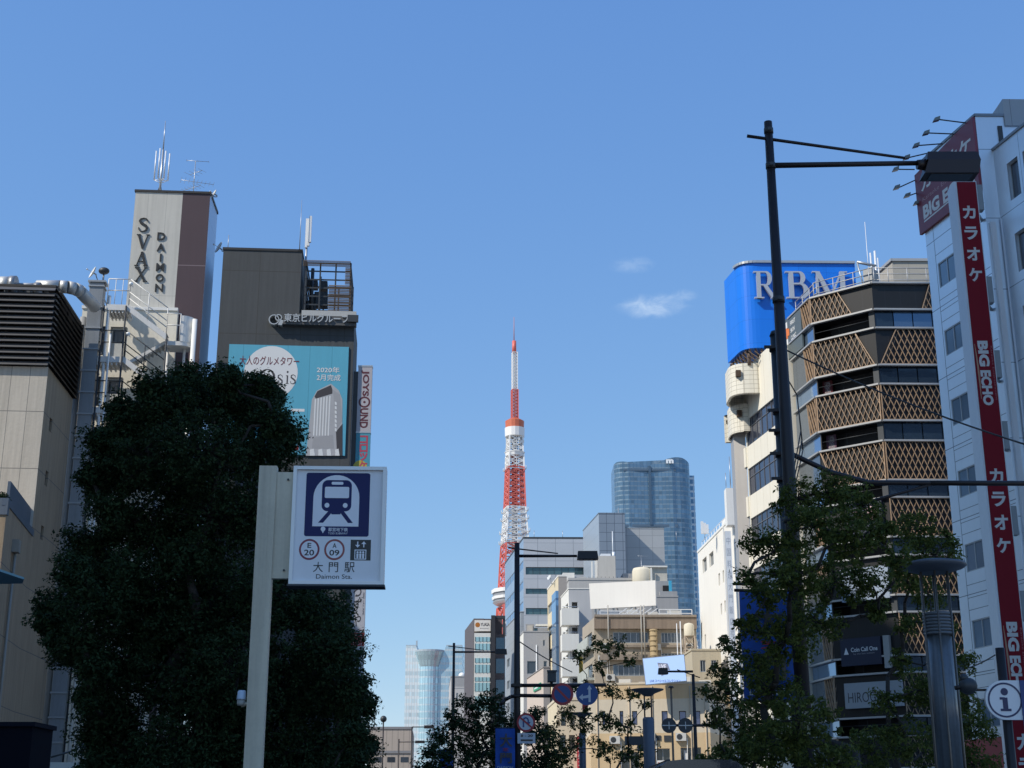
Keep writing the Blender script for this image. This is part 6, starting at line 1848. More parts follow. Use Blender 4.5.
# open floors: glass on the right and left facets, dark voids on the chamfer
M_GB = glass("sky_glass", (.10, .16, .24), .7, .05, .4); M_GD = glass("night_glass", (.02, .035, .055), .4, .06, .6)
for i in range(len(bands) - 1):
    z0, z1 = bands[i + 1][1] + .05, bands[i][0] - .05
    n = 4
    for k in range(n):
        a0, a1 = Lr * k / n + .03, Lr * (k + 1) / n - .03
        q = MB(); q.quad(WRr.pt(a0, z0, -.1), WRr.pt(a1, z0, -.1), WRr.pt(a1, z1, -.1), WRr.pt(a0, z1, -.1)); q.build('window', (M_GB if (i == 0 and k > 0) else M_GD), lb)
    q = MB(); q.wbox(WL, .05, Ll - .02, z0, z1, -.06, -.02); q.build('window', M_GLASSBLUE, lb)
    q = MB(); q.wbox(WC, Lc - .35, Lc, z0, z1, -.3, -.02); q.wbox(WC, 0, .06, z0, z1, -.12, -.02); q.wbox(WC, Lc * .3, Lc * .3 + .05, z0, z1, -1.0, -.95)
    q.tube(WC.pt(.1, z0 + .55, -.08), WC.pt(Lc - .3, z0 + .55, -.08), .02); q.build('post', M_DKGREY, lb)
for i in (1, 2):
    z0, z1 = bands[i + 1][1] + .1, bands[i][0] - .1
    t = thing('window_banner', ['dark red striped banner in the open floor of the lattice building', 'small dim violet banner in the fourth open floor of the lattice building'][i - 1], 'sign', base(WC.pt(.4, 0, -.5), z0))
    q = MB(); q.wbox(WC, .12, .75, z0 - .05, z1, -.6, -.5); q.build('cloth', surf("dark_red_banner%d" % i, ((.10, .01, .015), (.12, .06, .09))[i - 1], .7), t)
    q = MB()
    for k in range(3): zz = z0 + (z1 - z0) * (.2 + .28 * k); q.text(WC, "個室酒"[k], .25, .62, zz - .12, zz + .16, -.494)
    q.build('lettering', M_ADG, t)
# sign panel on the top left facet
t = thing('clinic_sign', 'dark green grey sign panel with an orange cross on the lattice building corner', 'sign', base(WL.pt(1, 0), bands[0][0]))
z0, z1 = bands[0][0] - .95, bands[0][1] + .1
q = MB(); q.wbox(WL, -.9, Ll * .60, z0, z1, .06, .16); q.build('panel', surf("clinic_panel", (.10, .125, .13), .5), t)
q = MB(); ca, cz = WL.px(789.5, 334)
q.wprism(WL, [(ca - .13, cz - .75), (ca + .13, cz - .75), (ca + .13, cz + .75), (ca - .13, cz + .75)], .16, .175); q.build('cross', M_ADW, t)
q = MB(); q.wprism(WL, [(ca - .42, cz - .22), (ca + .42, cz - .22), (ca + .42, cz + .22), (ca - .42, cz + .22)], .16, .19); q.wprism(WL, [(ca - .14, cz - .35), (ca + .14, cz - .35), (ca + .14, cz + .35), (ca - .14, cz + .35)], .16, .192); q.build('cross', surf("cross_orange", (.75, .20, .03), .5), t)
for k, w_ in enumerate(("FIRST", "SKIN", "CLINIC")):
    q = MB(); q.text(WL, w_, ca + .65, ca + (1.55 if k != 1 else 1.35), cz + .30 - k * .48, cz + .58 - k * .48, .17, bold=.02); q.build('lettering', M_ADW, t)
# lower boards on the chamfer
def board(name, label, u0, v0, u1, v1, m, th=.14, o=.25, words=(), cat='sign', W=None):
    W = W or WC
    t = thing(name, label, cat, base(W.pt(1, 0), 0)); a, b, z0, z1 = pxrect(W, u0, v0, u1, v1)
    z0, z1 = min(z0, z1), max(z0, z1)
    q = MB(); q.wbox(W, a, b, z0, z1, 0, o); q.build('panel', m, t)
    for (s_, x0, y0, x1, y1, mm, bd) in words:
        q = MB(); q.text(W, s_, a + (b - a) * x0, a + (b - a) * x1, z0 + (z1 - z0) * y0, z0 + (z1 - z0) * y1, o + .006, bold=bd); q.build('lettering', mm, t)
    return t, a, b, z0, z1, W
M_NAVY = surf("navy_board", (.02, .025, .05), .6)
t, a, b, z0, z1, W = board('flower_sign', 'dark board with a pale pink flower and two letters on the lattice building', 849, 504, 886, 538, M_NAVY)
q = MB()
for k in range(5):
    an = k * 1.2566 + .3; q.wprism(W, [(a + (b - a) * .66 + .28 * math.cos(an) + .22 * math.cos(j), z0 + (z1 - z0) * .62 + .28 * math.sin(an) + .22 * math.sin(j)) for j in np.linspace(0, 5.5, 8)], .25, .262 + .002 * k)
q.build('flower', surf("pale_pink", (.62, .42, .42), .6), t)
q = MB(); q.text(W, "ろ", a + (b - a) * .12, a + (b - a) * .35, z0 + (z1 - z0) * .42, z0 + (z1 - z0) * .75, .256, bold=.02); q.build('lettering', surf("pale_pink2", (.55, .35, .34), .6), t)
board('white_panel_sign', 'pale blue white board low on the lattice building behind the branches', 842, 571, 892, 598, surf("pale_blue_board", (.28, .34, .42), .5))
board('pub_sign', 'dark navy board with white lettering and a triangular emblem behind the branches', 842, 640, 884, 664, M_NAVY, words=(("Coin Call One", .26, .50, .92, .66, M_ADW, .015), ("by the last station", .32, .38, .84, .45, M_ADG, 0), ("▲", .08, .42, .2, .68, M_ADW, 0)))
board('white_side_board', 'plain white board beside the navy pub sign', 884.5, 636, 893, 668, surf("board_white2", (.36, .36, .34), .6))
board('name_sign', 'long white sign with thin dark capitals above the shop under the lattice bands', 846, 684, 905, 706, surf("board_white3", (.34, .36, .37), .6), words=(("HIROGINZA", .06, .22, .94, .62, M_ADK, -.004),), W=Wall(WC.p, WC.p + WC.d * 8).shift(.1))
# parapet, rails and gear on the lattice roof
q = MB()
for W_ in (WL, WC, WRr):
    n = max(2, int(W_.len / 1.1))
    for k in range(n + 1):
        x = W_.len * k / n; q.tube(W_.pt(x, zl_[0], -.4), W_.pt(x, zl_[0] + 1.15, -.4), .03)
    for fz in (.4, .78, 1.15): q.tube(W_.pt(0, zl_[0] + fz, -.4), W_.pt(W_.len, zl_[0] + fz, -.4), .03)
q.build('railing', surf("rail_grey", (.40, .41, .42), .5, .3), lb)
q = MB(); a, b, z0, z1 = pxrect(WC, 858, 276, 868, 290); q.wbox(WC, a, b, zl_[0] - .3, zl_[0] + 1.3, -1.6, -.7); q.build('roof_unit', surf("unit_grey", (.35, .35, .34), .6), lb)
pp_ = plan(884, 268, 84.0)
q = MB(); pe = plan(892.5, 268, 84.0); ph_ = [pe, pe + V2(1, .0) * 5, pe + V2(1, 0) * 5 + V2(0, 1) * 6, pe + V2(-.165, 1) * 6]
q.prism(ph_, zl_[0] - 1, zat(260, 84)); q.build('penthouse', surf("beige_penthouse", (.40, .38, .33), .7, 0, .04, 1, .06, grid=(1.2, 30, 0, 0, .03, .03, (.3, .29, .25, 1))), lb)
q = MB()
for i in range(4):
    W_ = Wall(ph_[i], ph_[(i + 1) % 4]); q.wbox(W_, -.1, W_.len + .1, zat(260, 84) - .1, zat(260, 84) + .08, 0, .1 + .003 * i)
q.build('roof_edge', M_EDGE, lb)
t = thing('mast_cluster', 'two thin white poles and a whip rising from the lattice building roof', 'antenna', base(at(874, 270, 80), zl_[0]))
for u, v, r_ in ((872, 253, .07), (876.5, 251, .09), (869, 222, .025), (879, 258, .05)):
    p_ = at(u, 275, 80.0); q = MB(); q.tube((p_.x, p_.y, zl_[0] - .3), (p_.x, p_.y, zat(v, 80)), r_, r_ * .7); q.build('pole', M_WHITEMETAL, t)
p_ = at(864, 262, 80); q = MB(); q.tube((at(857, 262, 80).x, 80, zat(262, 80)), (at(876, 266, 80).x, 80, zat(266, 80)), .09); q.tube((at(857, 262, 80).x, 80, zat(262, 80)), (at(864, 270, 80).x, 80, zl_[0]), .05); q.build('boom', M_STEEL, t)

# ================================================================== pencil building with karaoke signs
DB = 62.0
dB = V2(-.235, 1)
F0 = plan(925, 232, DB)
E0 = along(F0, dB, 975, 116)
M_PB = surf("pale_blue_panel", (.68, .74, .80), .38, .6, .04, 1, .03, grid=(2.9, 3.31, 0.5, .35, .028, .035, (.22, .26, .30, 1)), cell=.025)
kb = thing('panel_building', 'tall pale blue panelled building with a blade sign and small paired windows', 'building', base(E0))
zK = zat(116, E0.y)
R0 = along(E0, V2(1, .02), 993, 152)
G0 = R0 - dB * 13
RX = E0 + (R0 - E0).normalized() * 9
fk = [RX, F0 + V2(1, .0) * 14, F0, E0]
fk2 = [G0, G0 + V2(1, .1) * 9, R0 + V2(1, .02) * 8, R0]
zK2 = zat(150, 57)
WA, WR1, WA2 = Wall(F0, E0), Wall(E0, RX), Wall(R0, G0)
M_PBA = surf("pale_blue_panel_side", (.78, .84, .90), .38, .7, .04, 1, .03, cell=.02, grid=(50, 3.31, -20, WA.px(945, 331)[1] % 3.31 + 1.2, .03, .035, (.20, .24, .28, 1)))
wa = []
zr0 = None
for (u0, v0, u1, v1) in ((938, 263, 957, 274), (944, 331, 964, 344), (951, 398.5, 971.5, 412), (959.5, 471, 979, 485), (967.6, 545.6, 989, 567), (976.5, 621, 998, 646), (984, 697, 1006, 722)):
    a0, zt_ = WA.px(u0, v0); wa.append((a0, a0 + 1.5, zt_ - 1.25, zt_))
zref = wa[1][3]
wa = [(wa[1][0], wa[1][0] + 1.5, zref - 1.22 - k * 3.29, zref - k * 3.29) for k in range(-1, 8)]
wa2 = []
for k in range(-1, 9):
    zt_ = zref + 2.65 - k * 3.29
    for x in (.9, 2.1, 4.2, 5.4, 7.5, 8.7):
        if zt_ < zK2 - .5: wa2.append((x, x + .82, zt_ - 1.75, zt_))
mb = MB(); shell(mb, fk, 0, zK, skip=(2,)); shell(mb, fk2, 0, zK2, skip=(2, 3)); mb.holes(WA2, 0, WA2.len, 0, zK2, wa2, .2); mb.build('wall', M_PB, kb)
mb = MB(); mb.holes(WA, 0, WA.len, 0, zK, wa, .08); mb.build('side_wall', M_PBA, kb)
M_LB = glass("light_blue_window", (.22, .30, .38), .35, .12, .3)
for h in wa: window(kb, WA, *h, rec=.08, cols=2, gm=M_LB, fm=M_FRAME, bar=.05)
for h in wa2: window(kb, WA2, *h, rec=.2, cols=1, gm=glass("dim_window", (.05, .055, .07), .3, .1, .6), fm=M_FRAME, bar=.05)
q = MB()
for h in wa:
    for zz in (h[2] - .55, h[2] - 1.1, h[3] + .45): q.wbox(WA, .72, WA.len - .05, zz - .012, zz + .012, .0, .004)
q.wbox(WA, .70, .725, 0, zK - 3, .0, .0045)
q.build('joint', surf("panel_joint", (.16, .19, .22), .6), kb)
q = MB()
for W_, o_, zz in ((WA, .06, zK), (WR1, .063, zK), (WA2, .066, zK2)): q.wbox(W_, -.04, W_.len + .0, zz - .02, zz + .10, -.25, o_)
q.build('coping', surf("blue_grey_coping", (.22, .25, .28), .4, .3), kb)
q = MB(); pz = plan(1002.5, 100, 57.0); q.prism([pz, pz + V2(1, .02) * 6, pz + V2(1, .02) * 6 + V2(0, 1) * 3.4, pz + V2(0, 1) * 3.4], zK - .5, zat(99, 57)); q.build('penthouse', surf("grey_penthouse", (.34, .36, .37), .5, .1, .04, grid=(1.8, 30, 0, 0, .03, .03, (.2, .21, .22, 1))), kb)
q = MB(); q.wbox(WR1, .12, .34, 0, zK - 5.2, .0, .18); q.tube(WR1.pt(.62, 0, .1), WR1.pt(.62, zK - 5, .1), .05); q.build('pipe_duct', M_WHITEMETAL, kb)
q = MB(); q.wbox(WR1, .95, 1.15, zK - 1.9, zK - .5, .0, .05); q.build('louvre', M_DKGREY, kb)
# red roof sign on the side wall
M_REDS = surf("sign_wine_red", (.22, .035, .055), .4, 0, .04, 1, .03)
t = thing('red_panel_sign', 'slanting wine red sign panel high on the side of the pale blue building', 'sign', base(WA.pt(2, 0), zK - 5))
az = [WA.px(u, v) for u, v in ((920.5, 176), (974.5, 117.5), (982, 190), (925.5, 234))]
aR_ = WA.len - .02; zt_ = zK - .05
qz = [(-.25, WA.px(925.5, 233)[1]), (aR_, WA.px(925.5, 233)[1] + .0), (aR_, zt_), (-.25, zt_ - .4)]
q = MB(); q.wprism(WA, qz, .005, .14); q.build('panel', M_REDS, t)
za_, zb_ = qz[0][1], zt_
q = MB(); q.text(WA, "カラオケ", .25, aR_ - .3, za_ + (zb_ - za_) * .56, za_ + (zb_ - za_) * .80, .147, bold=.03); q.build('lettering', M_ADW, t)
q = MB(); q.text(WA, "BIG ECHO", .25, aR_ - .3, za_ + (zb_ - za_) * .16, za_ + (zb_ - za_) * .36, .147, bold=.045); q.wprism(WA, [(.25, za_ + .42), (aR_ - .3, za_ + .52), (aR_ - .3, za_ + .58), (.25, za_ + .5)], .14, .147); q.build('lettering', M_ADW, t)
q = MB(); q.text(WA, "Karaoke Entertainment", .3, aR_ - .4, za_ + (zb_ - za_) * .42, za_ + (zb_ - za_) * .48, .147); q.build('lettering', surf("rose_letters", (.5, .3, .32), .5), t)
# small floodlights on arms
def flood(i, u, v, bx, by, bz, ln=1.35):
    lab = ['topmost', 'second from the top', 'third from the top', 'fourth from the top', 'fifth from the top', 'long-armed sixth', 'seventh', 'lowest'][i]
    t = thing('sign_floodlight', 'small floodlight on a thin arm over the red panel, ' + lab + ' one', 'floodlight', (bx, by, bz), 'floodlights round the red panel sign')
    p = Vector((bx, by, bz)); h = at(u, v, by - .1); 
    q = MB(); q.tube(p, h, .03, n=6); q.build('arm', M_DKGREY, t)
    d = Vector((-.9, -.1, .45)).normalized()
    q = MB(); q.hexa([h + Vector((-.28, -.10, -.10)), h + Vector((.02, -.10, -.02)), h + Vector((.02, .12, -.02)), h + Vector((-.28, .12, -.10))], [h + Vector((-.20, -.08, .06)), h + Vector((.05, -.08, .15)), h + Vector((.05, .10, .15)), h + Vector((-.20, .10, .06))]); q.build('head', surf("flood_grey", (.20, .22, .20), .5, .2), t)
    q = MB(); q.hexa([h + Vector((-.27, -.09, -.115)), h + Vector((0, -.09, -.04)), h + Vector((0, .11, -.04)), h + Vector((-.27, .11, -.115))], [h + Vector((-.27, -.09, -.10)), h + Vector((0, -.09, -.025)), h + Vector((0, .11, -.025)), h + Vector((-.27, .11, -.10))]); q.build('lens', M_GLASSGREY, t)
for i, (u, v, a) in enumerate(((939, 119.5, WA.len - .6), (928.5, 133, WA.len - 1.7), (918.5, 145.5, WA.len - 2.7), (909, 157.5, 1.5))):
    p = WA.pt(a, zK - .1, .1); flood(i, u, v, p.x, p.y, zat(v + .4, p.y) if False else zK - .05)
for i, (u, v, vz) in enumerate(((898, 169.3, 169.5), (899, 187.5, 180), (909.5, 195.5, 193), (919, 203, 203))):
    p = WA.pt(-.25, 0, .1); flood(4 + i, u, v, p.x, p.y, zat(vz, p.y))
# blade sign
YB = 54.8
bp0, bp1 = plan(954.3, 181, YB), plan(976.2, 181, YB)
WBl = Wall(bp0, bp1); wB = WBl.len
t = thing('blade_sign', 'very tall narrow dark red blade sign with white lettering projecting from the panel building', 'sign', base(bp0))
zbt = zat(181, YB)
M_REDB = surf("sign_deep_red", (.20, .002, .012), .5, 0, .03, 1, .03, 0, .2)
q = MB(); q.wbox(WBl, -.0, wB, 2.6, zbt, -1.0, -.005); q.build('case', surf("sign_case_white", (.60, .64, .68), .4, .1), t)
q = MB(); q.wbox(WBl, .09, wB - .04, 2.62, zbt - .05, -.004, .02); q.build('face', M_REDB, t)
M_BRK = surf("bracket_grey", (.26, .29, .31), .5, .2)
for v in (183, 275, 349, 420, 505, 590, 680):
    zz = zat(v, YB); q = MB(); q.wbox(WBl, wB + .003, wB + .28, zz - 1.15, zz, -.5, -.15); q.bar(WBl.pt(wB, zz - .6, -.9), WA.pt(WA.len - .3, zz - .6, 0), .1, .1); q.build('bracket', M_BRK, t)
q = MB(); q.tube(WBl.pt(wB * .3, 0, -.5), WBl.pt(wB * .3, 2.65, -.5), .12); q.build('post', M_STEEL, t)
M_SW = surf("sign_letter_white", (.58, .58, .57), .5)
def kana(v0, step):
    for k, ch in enumerate("カラオケ"):
        zz = zat(v0 + step * k, YB); q = MB(); q.text(WBl, ch, wB * .22, wB * .82, zz - .30, zz + .30, .026, bold=.035); q.build('lettering', M_SW, t)
kana(212.5, 20.8); kana(476, 23.2); kana(742, 24)
def bigecho(va, vb):
    z1, z0 = zat(va, YB), zat(vb, YB)
    q = MB(); q.text(WBl, "BIG", wB * .28, wB * .74, z0 + (z1 - z0) * .60, z1, .026, rot=True, bold=.05); q.text(WBl, "ECHO", wB * .28, wB * .74, z0, z0 + (z1 - z0) * .54, .026, rot=True, bold=.05); q.build('lettering', M_SW, t)
    q = MB(); q.text(WBl, "Karaoke Entertainment", wB * .84, wB * .93, z0 + (z1 - z0) * .08, z0 + (z1 - z0) * .92, .026, rot=True); q.build('lettering', surf("rose2", (.35, .10, .12), .5), t)
    q = MB(); pts = [(wB * (.18 + .0 * s_), z1 - (z1 - z0) * s_) for s_ in np.linspace(.05, .9, 9)]
    for i in range(8):
        f0, f1 = i / 8, (i + 1) / 8
        w0, w1 = .02 + .05 * math.sin(math.pi * f0), .02 + .05 * math.sin(math.pi * f1)
        q.wprism(WBl, [(wB * .15 + .05 * f0, pts[i][1]), (wB * .15 + .05 * f1, pts[i + 1][1]), (wB * .15 + .05 * f1 + w1, pts[i + 1][1]), (wB * .15 + .05 * f0 + w0, pts[i][1])], .02, .026)
    q.build('swoosh', surf("swoosh_tan", (.40, .22, .14), .5), t)
bigecho(341, 405.5); bigecho(622, 696)
# shop fascia at the foot
t = thing('shop_fascia', 'red shop fascia with white lettering at the foot of the panel building', 'sign', base(WA.pt(1, 0)))
z0, z1 = 2.6, zat(735, 58)
q = MB(); q.wbox(WA, -.1, WA.len + 1.5, z0, z1, .0, .4); q.build('panel', surf("fascia_red", (.38, .03, .035), .4), t)
q = MB(); q.text(WA, "BIG ECHO", WA.len * .45, WA.len + 1.3, z0 + .5, z0 + 1.15, .406, bold=.04); q.build('lettering', M_SW, t)
t = thing('storefront', 'dim glazed shop front under the red fascia', 'shop window', base(WA.pt(1, 0)))
q = MB(); q.wbox(WA, .1, WA.len, .1, 2.55, .0, .06); q.build('pane', M_GLASS, t)
q = MB()
for x in (.1, 1.6, 3.1, 4.6): q.wbox(WA, x, x + .08, .1, 2.55, .062, .12)
q.build('frame', M_FRAMEDK, t)

# ================================================================== office tower behind on the left, outside the picture, that shades the crossing
to = thing('office_tower', 'huge grey office tower behind the crossing, beyond the left edge', 'tower', (-52, 0, 0))
fo = [Vector((-62, -27)), Vector((-42, -27)), Vector((-42, 28)), Vector((-62, 28))]
mb = MB(); shell(mb, fo, 0, 128); mb.build('curtain_wall', curtain("tower_curtain", (.16, .19, .22), (.36, .36, .35), 3.9, 1.4, 1.6, .35, (.34, .34, .33), 0, .35, .15, .2), to)
mb = MB()
for i in range(4): W_ = Wall(fo[i], fo[(i + 1) % 4]); mb.wbox(W_, -.3, W_.len + .3, 127, 129.5, -1, .3 + .01 * i)
mb.build('parapet', M_GREYB, to)

shade_block = thing('office_block', 'plain beige office block beside the street, beyond the left edge', 'building', (-38, 48, 0))  # added out of view so the lattice building's lower floors fall in shade
fo = [Vector((-46, 40)), Vector((-30, 40)), Vector((-30, 56)), Vector((-46, 56))]
mb = MB(); shell(mb, fo, 0, 66); mb.build('curtain_wall', curtain("block_curtain", (.10, .12, .14), (.42, .38, .32), 3.5, 1.9, 3.2, 1.2, (.42, .38, .32), 0, .1, .3, .2), shade_block)
mb = MB()
for i in range(4): W_ = Wall(fo[i], fo[(i + 1) % 4]); mb.wbox(W_, -.2, W_.len + .2, 65.5, 66.6, -.5, .2 + .01 * i)
mb.build('parapet', M_PALE, shade_block)
# ================================================================== station sign, lamp posts, road signs
M_IVORY = surf("ivory_steel", (.64, .58, .45), .5, .1, .14, 5, .35)
DSg = 14.0
eSg = V2(1, .045)
# post and bracket of the station sign
t = thing('station_sign', 'white framed railway station sign with a blue train pictogram on an ivory post', 'sign', base(plan(262, 600, DSg)))
Wp = Wall(plan(200, 600, DSg), plan(200, 600, DSg) + eSg * 3)
def W_at(W, u, v): return W.px(u, v)
pa0, pa1 = Wp.px(259.5, 466)[0], Wp.px(277, 466)[0]
zp = zat(465, DSg)
q = MB(); q.wbox(Wp, pa0, pa1, 0, zp, -.12, 0); q.wbox(Wp, pa0 + .06, pa1 - .06, 0, zp - .01, .0005, .004); q.build('post', M_IVORY, t)
a0 = Wp.px(279, 480)[0]; a1 = Wp.px(291, 480)[0]
zb1, zb0 = Wp.px(285, 471.5)[1], Wp.px(285, 578)[1]
q = MB(); q.wbox(Wp, pa1, a1 + .02, zb0, zb1, -.10, -.025); 
for z in (zb1 - .08, zb0 + .08): q.tube(Wp.pt(a1 - .02, z, -.026), Wp.pt(a1 - .02, z, -.018), .009, n=10)
q.build('bracket', M_IVORY, t)
for z in (zb1 - .08, zb0 + .08): q = MB(); q.tube(Wp.pt(a1 - .03, z, -.018), Wp.pt(a1 - .03, z, -.010), .011, n=10); q.build('bolt', M_DKGREY, t)
za, zb = Wp.px(300, 466.5)[1], Wp.px(300, 584.5)[1]
fa, fb = Wp.px(291.3, 525)[0], Wp.px(385.3, 525)[0]
fr = .035
q = MB(); q.wbox(Wp, fa, fb, zb, zb + fr, -.16, .03); q.wbox(Wp, fa, fb, za - fr, za, -.16, .03); q.wbox(Wp, fa, fa + fr, zb + fr, za - fr, -.16, .03); q.wbox(Wp, fb - fr, fb, zb + fr, za - fr, -.16, .03); q.wbox(Wp, fa + fr, fb - fr, zb + fr, za - fr, -.158, -.02)
q.build('frame', surf("white_sign_frame", (.84, .84, .82), .35, .15, .03), t)
q = MB(); q.wbox(Wp, fa - .012, fb + .012, zb - .02, zb - .0005, -.17, .04); q.build('drip_edge', M_DKGREY, t)
q = MB(); q.wbox(Wp, fa + fr, fb - fr, zb + fr, za - fr, -.02, 0); q.build('face', surf("sign_face", (.80, .80, .82), .18, 0, .07, 1.5, .05, 0, .6), t)
M_SNAVY = surf("sign_navy", (.010, .014, .10), .3, 0, .03, 1, 0, 0, .25); M_SWH = surf("sign_white_print", (.82, .82, .86), .25); M_SBK = surf("sign_black_print", (.018, .018, .02), .3); M_SRED = surf("sign_red_print", (.24, .02, .05), .3)
SX, SY = (fb - fa) / (695.0 - 270.0), (za - zb) / (605.0 - 75.0)
def s6(x, y):  # drawing on the face in sheet units: x 280..700, y 75..605
    return (fa + (x - 270 - (82 - y) * .0) * SX * .985, za - (y - 75) * SY)
def sq(q, pts, k): q.wprism(Wp, [s6(x, y) for x, y in pts], 0, .0006 + .0006 * k)
def rrect(x0, y0, x1, y1, r, n=6):
    out = []
    for cx_, cy_, a0 in ((x1 - r, y0 + r, 270), (x1 - r, y1 - r, 0), (x0 + r, y1 - r, 90), (x0 + r, y0 + r, 180)):
        for i in range(n): a = R(a0 + 90 * i / (n - 1)); out.append((cx_ + r * math.cos(a), cy_ + r * math.sin(a)))
    return out
def circ(x, y, r, n=24): return [(x + r * math.cos(2 * math.pi * i / n), y + r * math.sin(2 * math.pi * i / n)) for i in range(n)]
q = MB(); sq(q, rrect(330, 103, 626, 391, 10), 1); q.build('pictogram', M_SNAVY, t)
arch = [(366, 346)] + [(366, 215)] + [(472 + 106 * math.cos(a), 215 + 102 * math.sin(a)) for a in np.linspace(math.pi, 2 * math.pi, 18)] + [(578, 346)]
q = MB(); sq(q, arch, 2); q.build('pictogram', M_SWH, t)
q = MB(); sq(q, rrect(405, 136, 542, 278, 26), 3); sq(q, [(438, 276), (460, 276), (415, 330), (392, 330)], 3.4); sq(q, [(486, 276), (508, 276), (552, 330), (529, 330)], 3.7)
sq(q, [(445, 277), (500, 277), (492, 292), (453, 292)], 3.2); q.build('pictogram', M_SNAVY, t)
q = MB(); sq(q, rrect(448, 144, 502, 157, 5), 5); sq(q, rrect(418, 167, 530, 218, 6), 5); sq(q, circ(430, 251, 11), 5); sq(q, circ(514, 251, 11), 5)
sq(q, circ(416, 358, 11, 14), 4.5); sq(q, [(408, 362), (424, 362), (416, 378)], 5)
q.build('pictogram', M_SWH, t)
def stext(s, x0, y0, x1, y1, m, bold=0.0, k=6):
    q = MB(); (a, z1), (b, z0) = s6(x0, y0), s6(x1, y1); q.text(Wp, s, a, b, z0, z1, .0006 * k + .0006, bold=bold); q.build('lettering', m, t)
stext("都営地下鉄", 440, 352, 530, 369, M_SWH, .01); stext("TOEI SUBWAY", 440, 373, 530, 382, M_SWH)
for x, a_, b_ in ((357, "E", "20"), (472, "A", "09")):
    q = MB(); sq(q, circ(x, 450, 47, 30), 1); q.build('roundel', M_SRED if x < 400 else surf("sign_rose_print", (.30, .06, .06), .3), t)
    q = MB(); sq(q, circ(x, 450, 38, 30), 2); q.build('roundel', M_SWH, t)
    stext(a_, x - 9, 421, x + 9, 443, M_SBK, .02, 3); stext(b_, x - 23, 451, x + 23, 477, M_SBK, .02, 3)
q = MB(); sq(q, [(545, 405), (638, 405), (638, 497), (545, 497)], 1); q.build('lift_symbol', M_SBK, t)
q = MB(); sq(q, [(564, 449), (618, 449), (618, 493), (564, 493)], 2); sq(q, [(575, 413), (580, 413), (580, 434), (575, 434)], 2); sq(q, [(566, 428), (589, 428), (577.5, 440)], 2.3); sq(q, [(603, 418), (608, 418), (608, 439), (603, 439)], 2); sq(q, [(594, 424), (617, 424), (605.5, 412)], 2.3); q.build('lift_symbol', M_SWH, t)
q = MB(); sq(q, [(568, 453), (614, 453), (614, 489), (568, 489)], 3); q.build('lift_symbol', M_SBK, t)
q = MB()
for x in (578, 591, 604): sq(q, circ(x, 461, 5, 10), 4); sq(q, [(x - 5, 467), (x + 5, 467), (x + 4, 488), (x - 4, 488)], 4)
q.build('lift_symbol', M_SWH, t)
stext("大", 378, 505, 423, 550, M_SBK, .005, 2); stext("門", 449, 506, 492, 550, M_SBK, .005, 2); stext("駅", 520, 505, 567, 550, M_SBK, .005, 2)
stext("Daimon Sta.", 393, 559, 556, 579, M_SBK, .004, 2)
# beacon on the post
t = thing('beacon', 'small grey and white sensor lamp clamped to the side of the ivory post', 'lamp', base(Wp.pt(pa0 - .1, 0), zat(700, DSg)))
c = Wp.pt(Wp.px(240.5, 700)[0], 0, -.06); zc = zat(705, DSg)
q = MB(); q.lathe((c.x, c.y), [(.038, zc), (.042, zc + .02), (.042, zc + .055)], 16); q.build('body', surf("beacon_beige", (.35, .34, .30), .5), t)
q = MB(); q.lathe((c.x, c.y), [(.047, zc + .055), (.045, zc + .07), (.040, zc + .135), (.030, zc + .145)], 16); q.build('lens', surf("beacon_lens", (.50, .60, .72), .25), t)
q = MB(); q.path([(c.x, c.y, zc - .0), (c.x + .06, c.y, zc + .02), Wp.pt(pa0 + .01, zc + .03, -.06)], .018); q.build('arm', M_IVORY, t)

# ---- big street lamp on the right
DLp = 16.0
t = thing('street_lamp', 'tall dark brown street lamp with a long arm and boxy head at upper right', 'street lamp', base(plan(806, 760, DLp)))
px_ = at(768, 122, DLp).x; ztp = zat(122, DLp)
q = MB(); q.tube((px_ + .005, DLp, 0), (px_, DLp, ztp), .105, .050, 14); q.build('pole', M_BLACKIRON, t)
q = MB(); q.tube((px_ + .006, DLp, 0), (px_ + .006, DLp, .5), .17, .16, 14); q.build('base', M_BLACKIRON, t)
for v, r_ in ((131, .058), (166, .062), (300, .074), (520, .093), (700, .103)):
    z = zat(v, DLp); q = MB(); q.tube((px_ + .001, DLp, z - .035), (px_ + .001, DLp, z + .035), r_, r_, 14); q.box(px_ - .02, px_ + .02, DLp - r_ - .02, DLp - r_ + .01, z - .02, z + .02); q.build('band', M_DKGREY, t)
q = MB(); q.box(px_ - .05, px_ + .05, DLp - .108, DLp - .09, zat(735, DLp), zat(712, DLp)); q.build('number_plate', surf("plate_yellow_grey", (.35, .33, .22), .6), t)
hA = at(925, 163, DLp); hP = at(770, 165.5, DLp)
q = MB(); q.tube((px_, DLp, hP.z), hA, .036, .03, 10); q.build('arm', M_BLACKIRON, t)
q = MB(); q.tube(at(747, 136, DLp), at(905, 158, DLp), .022, .018, 8); q.build('tie_rod', M_BLACKIRON, t)
q = MB()
h0, h1 = at(922, 167, DLp), at(978, 167, DLp); zt_, zb_ = zat(155, DLp), zat(177, DLp); zm = zat(164, DLp); yy = .13
q.hexa([(h0.x - .01, DLp - yy, zb_), (h1.x - .04, DLp - yy, zb_), (h1.x - .04, DLp + yy, zb_), (h0.x - .01, DLp + yy, zb_)], [(h0.x + .05, DLp - yy, zm), (h1.x, DLp - yy, zm), (h1.x, DLp + yy, zm), (h0.x + .05, DLp + yy, zm)])
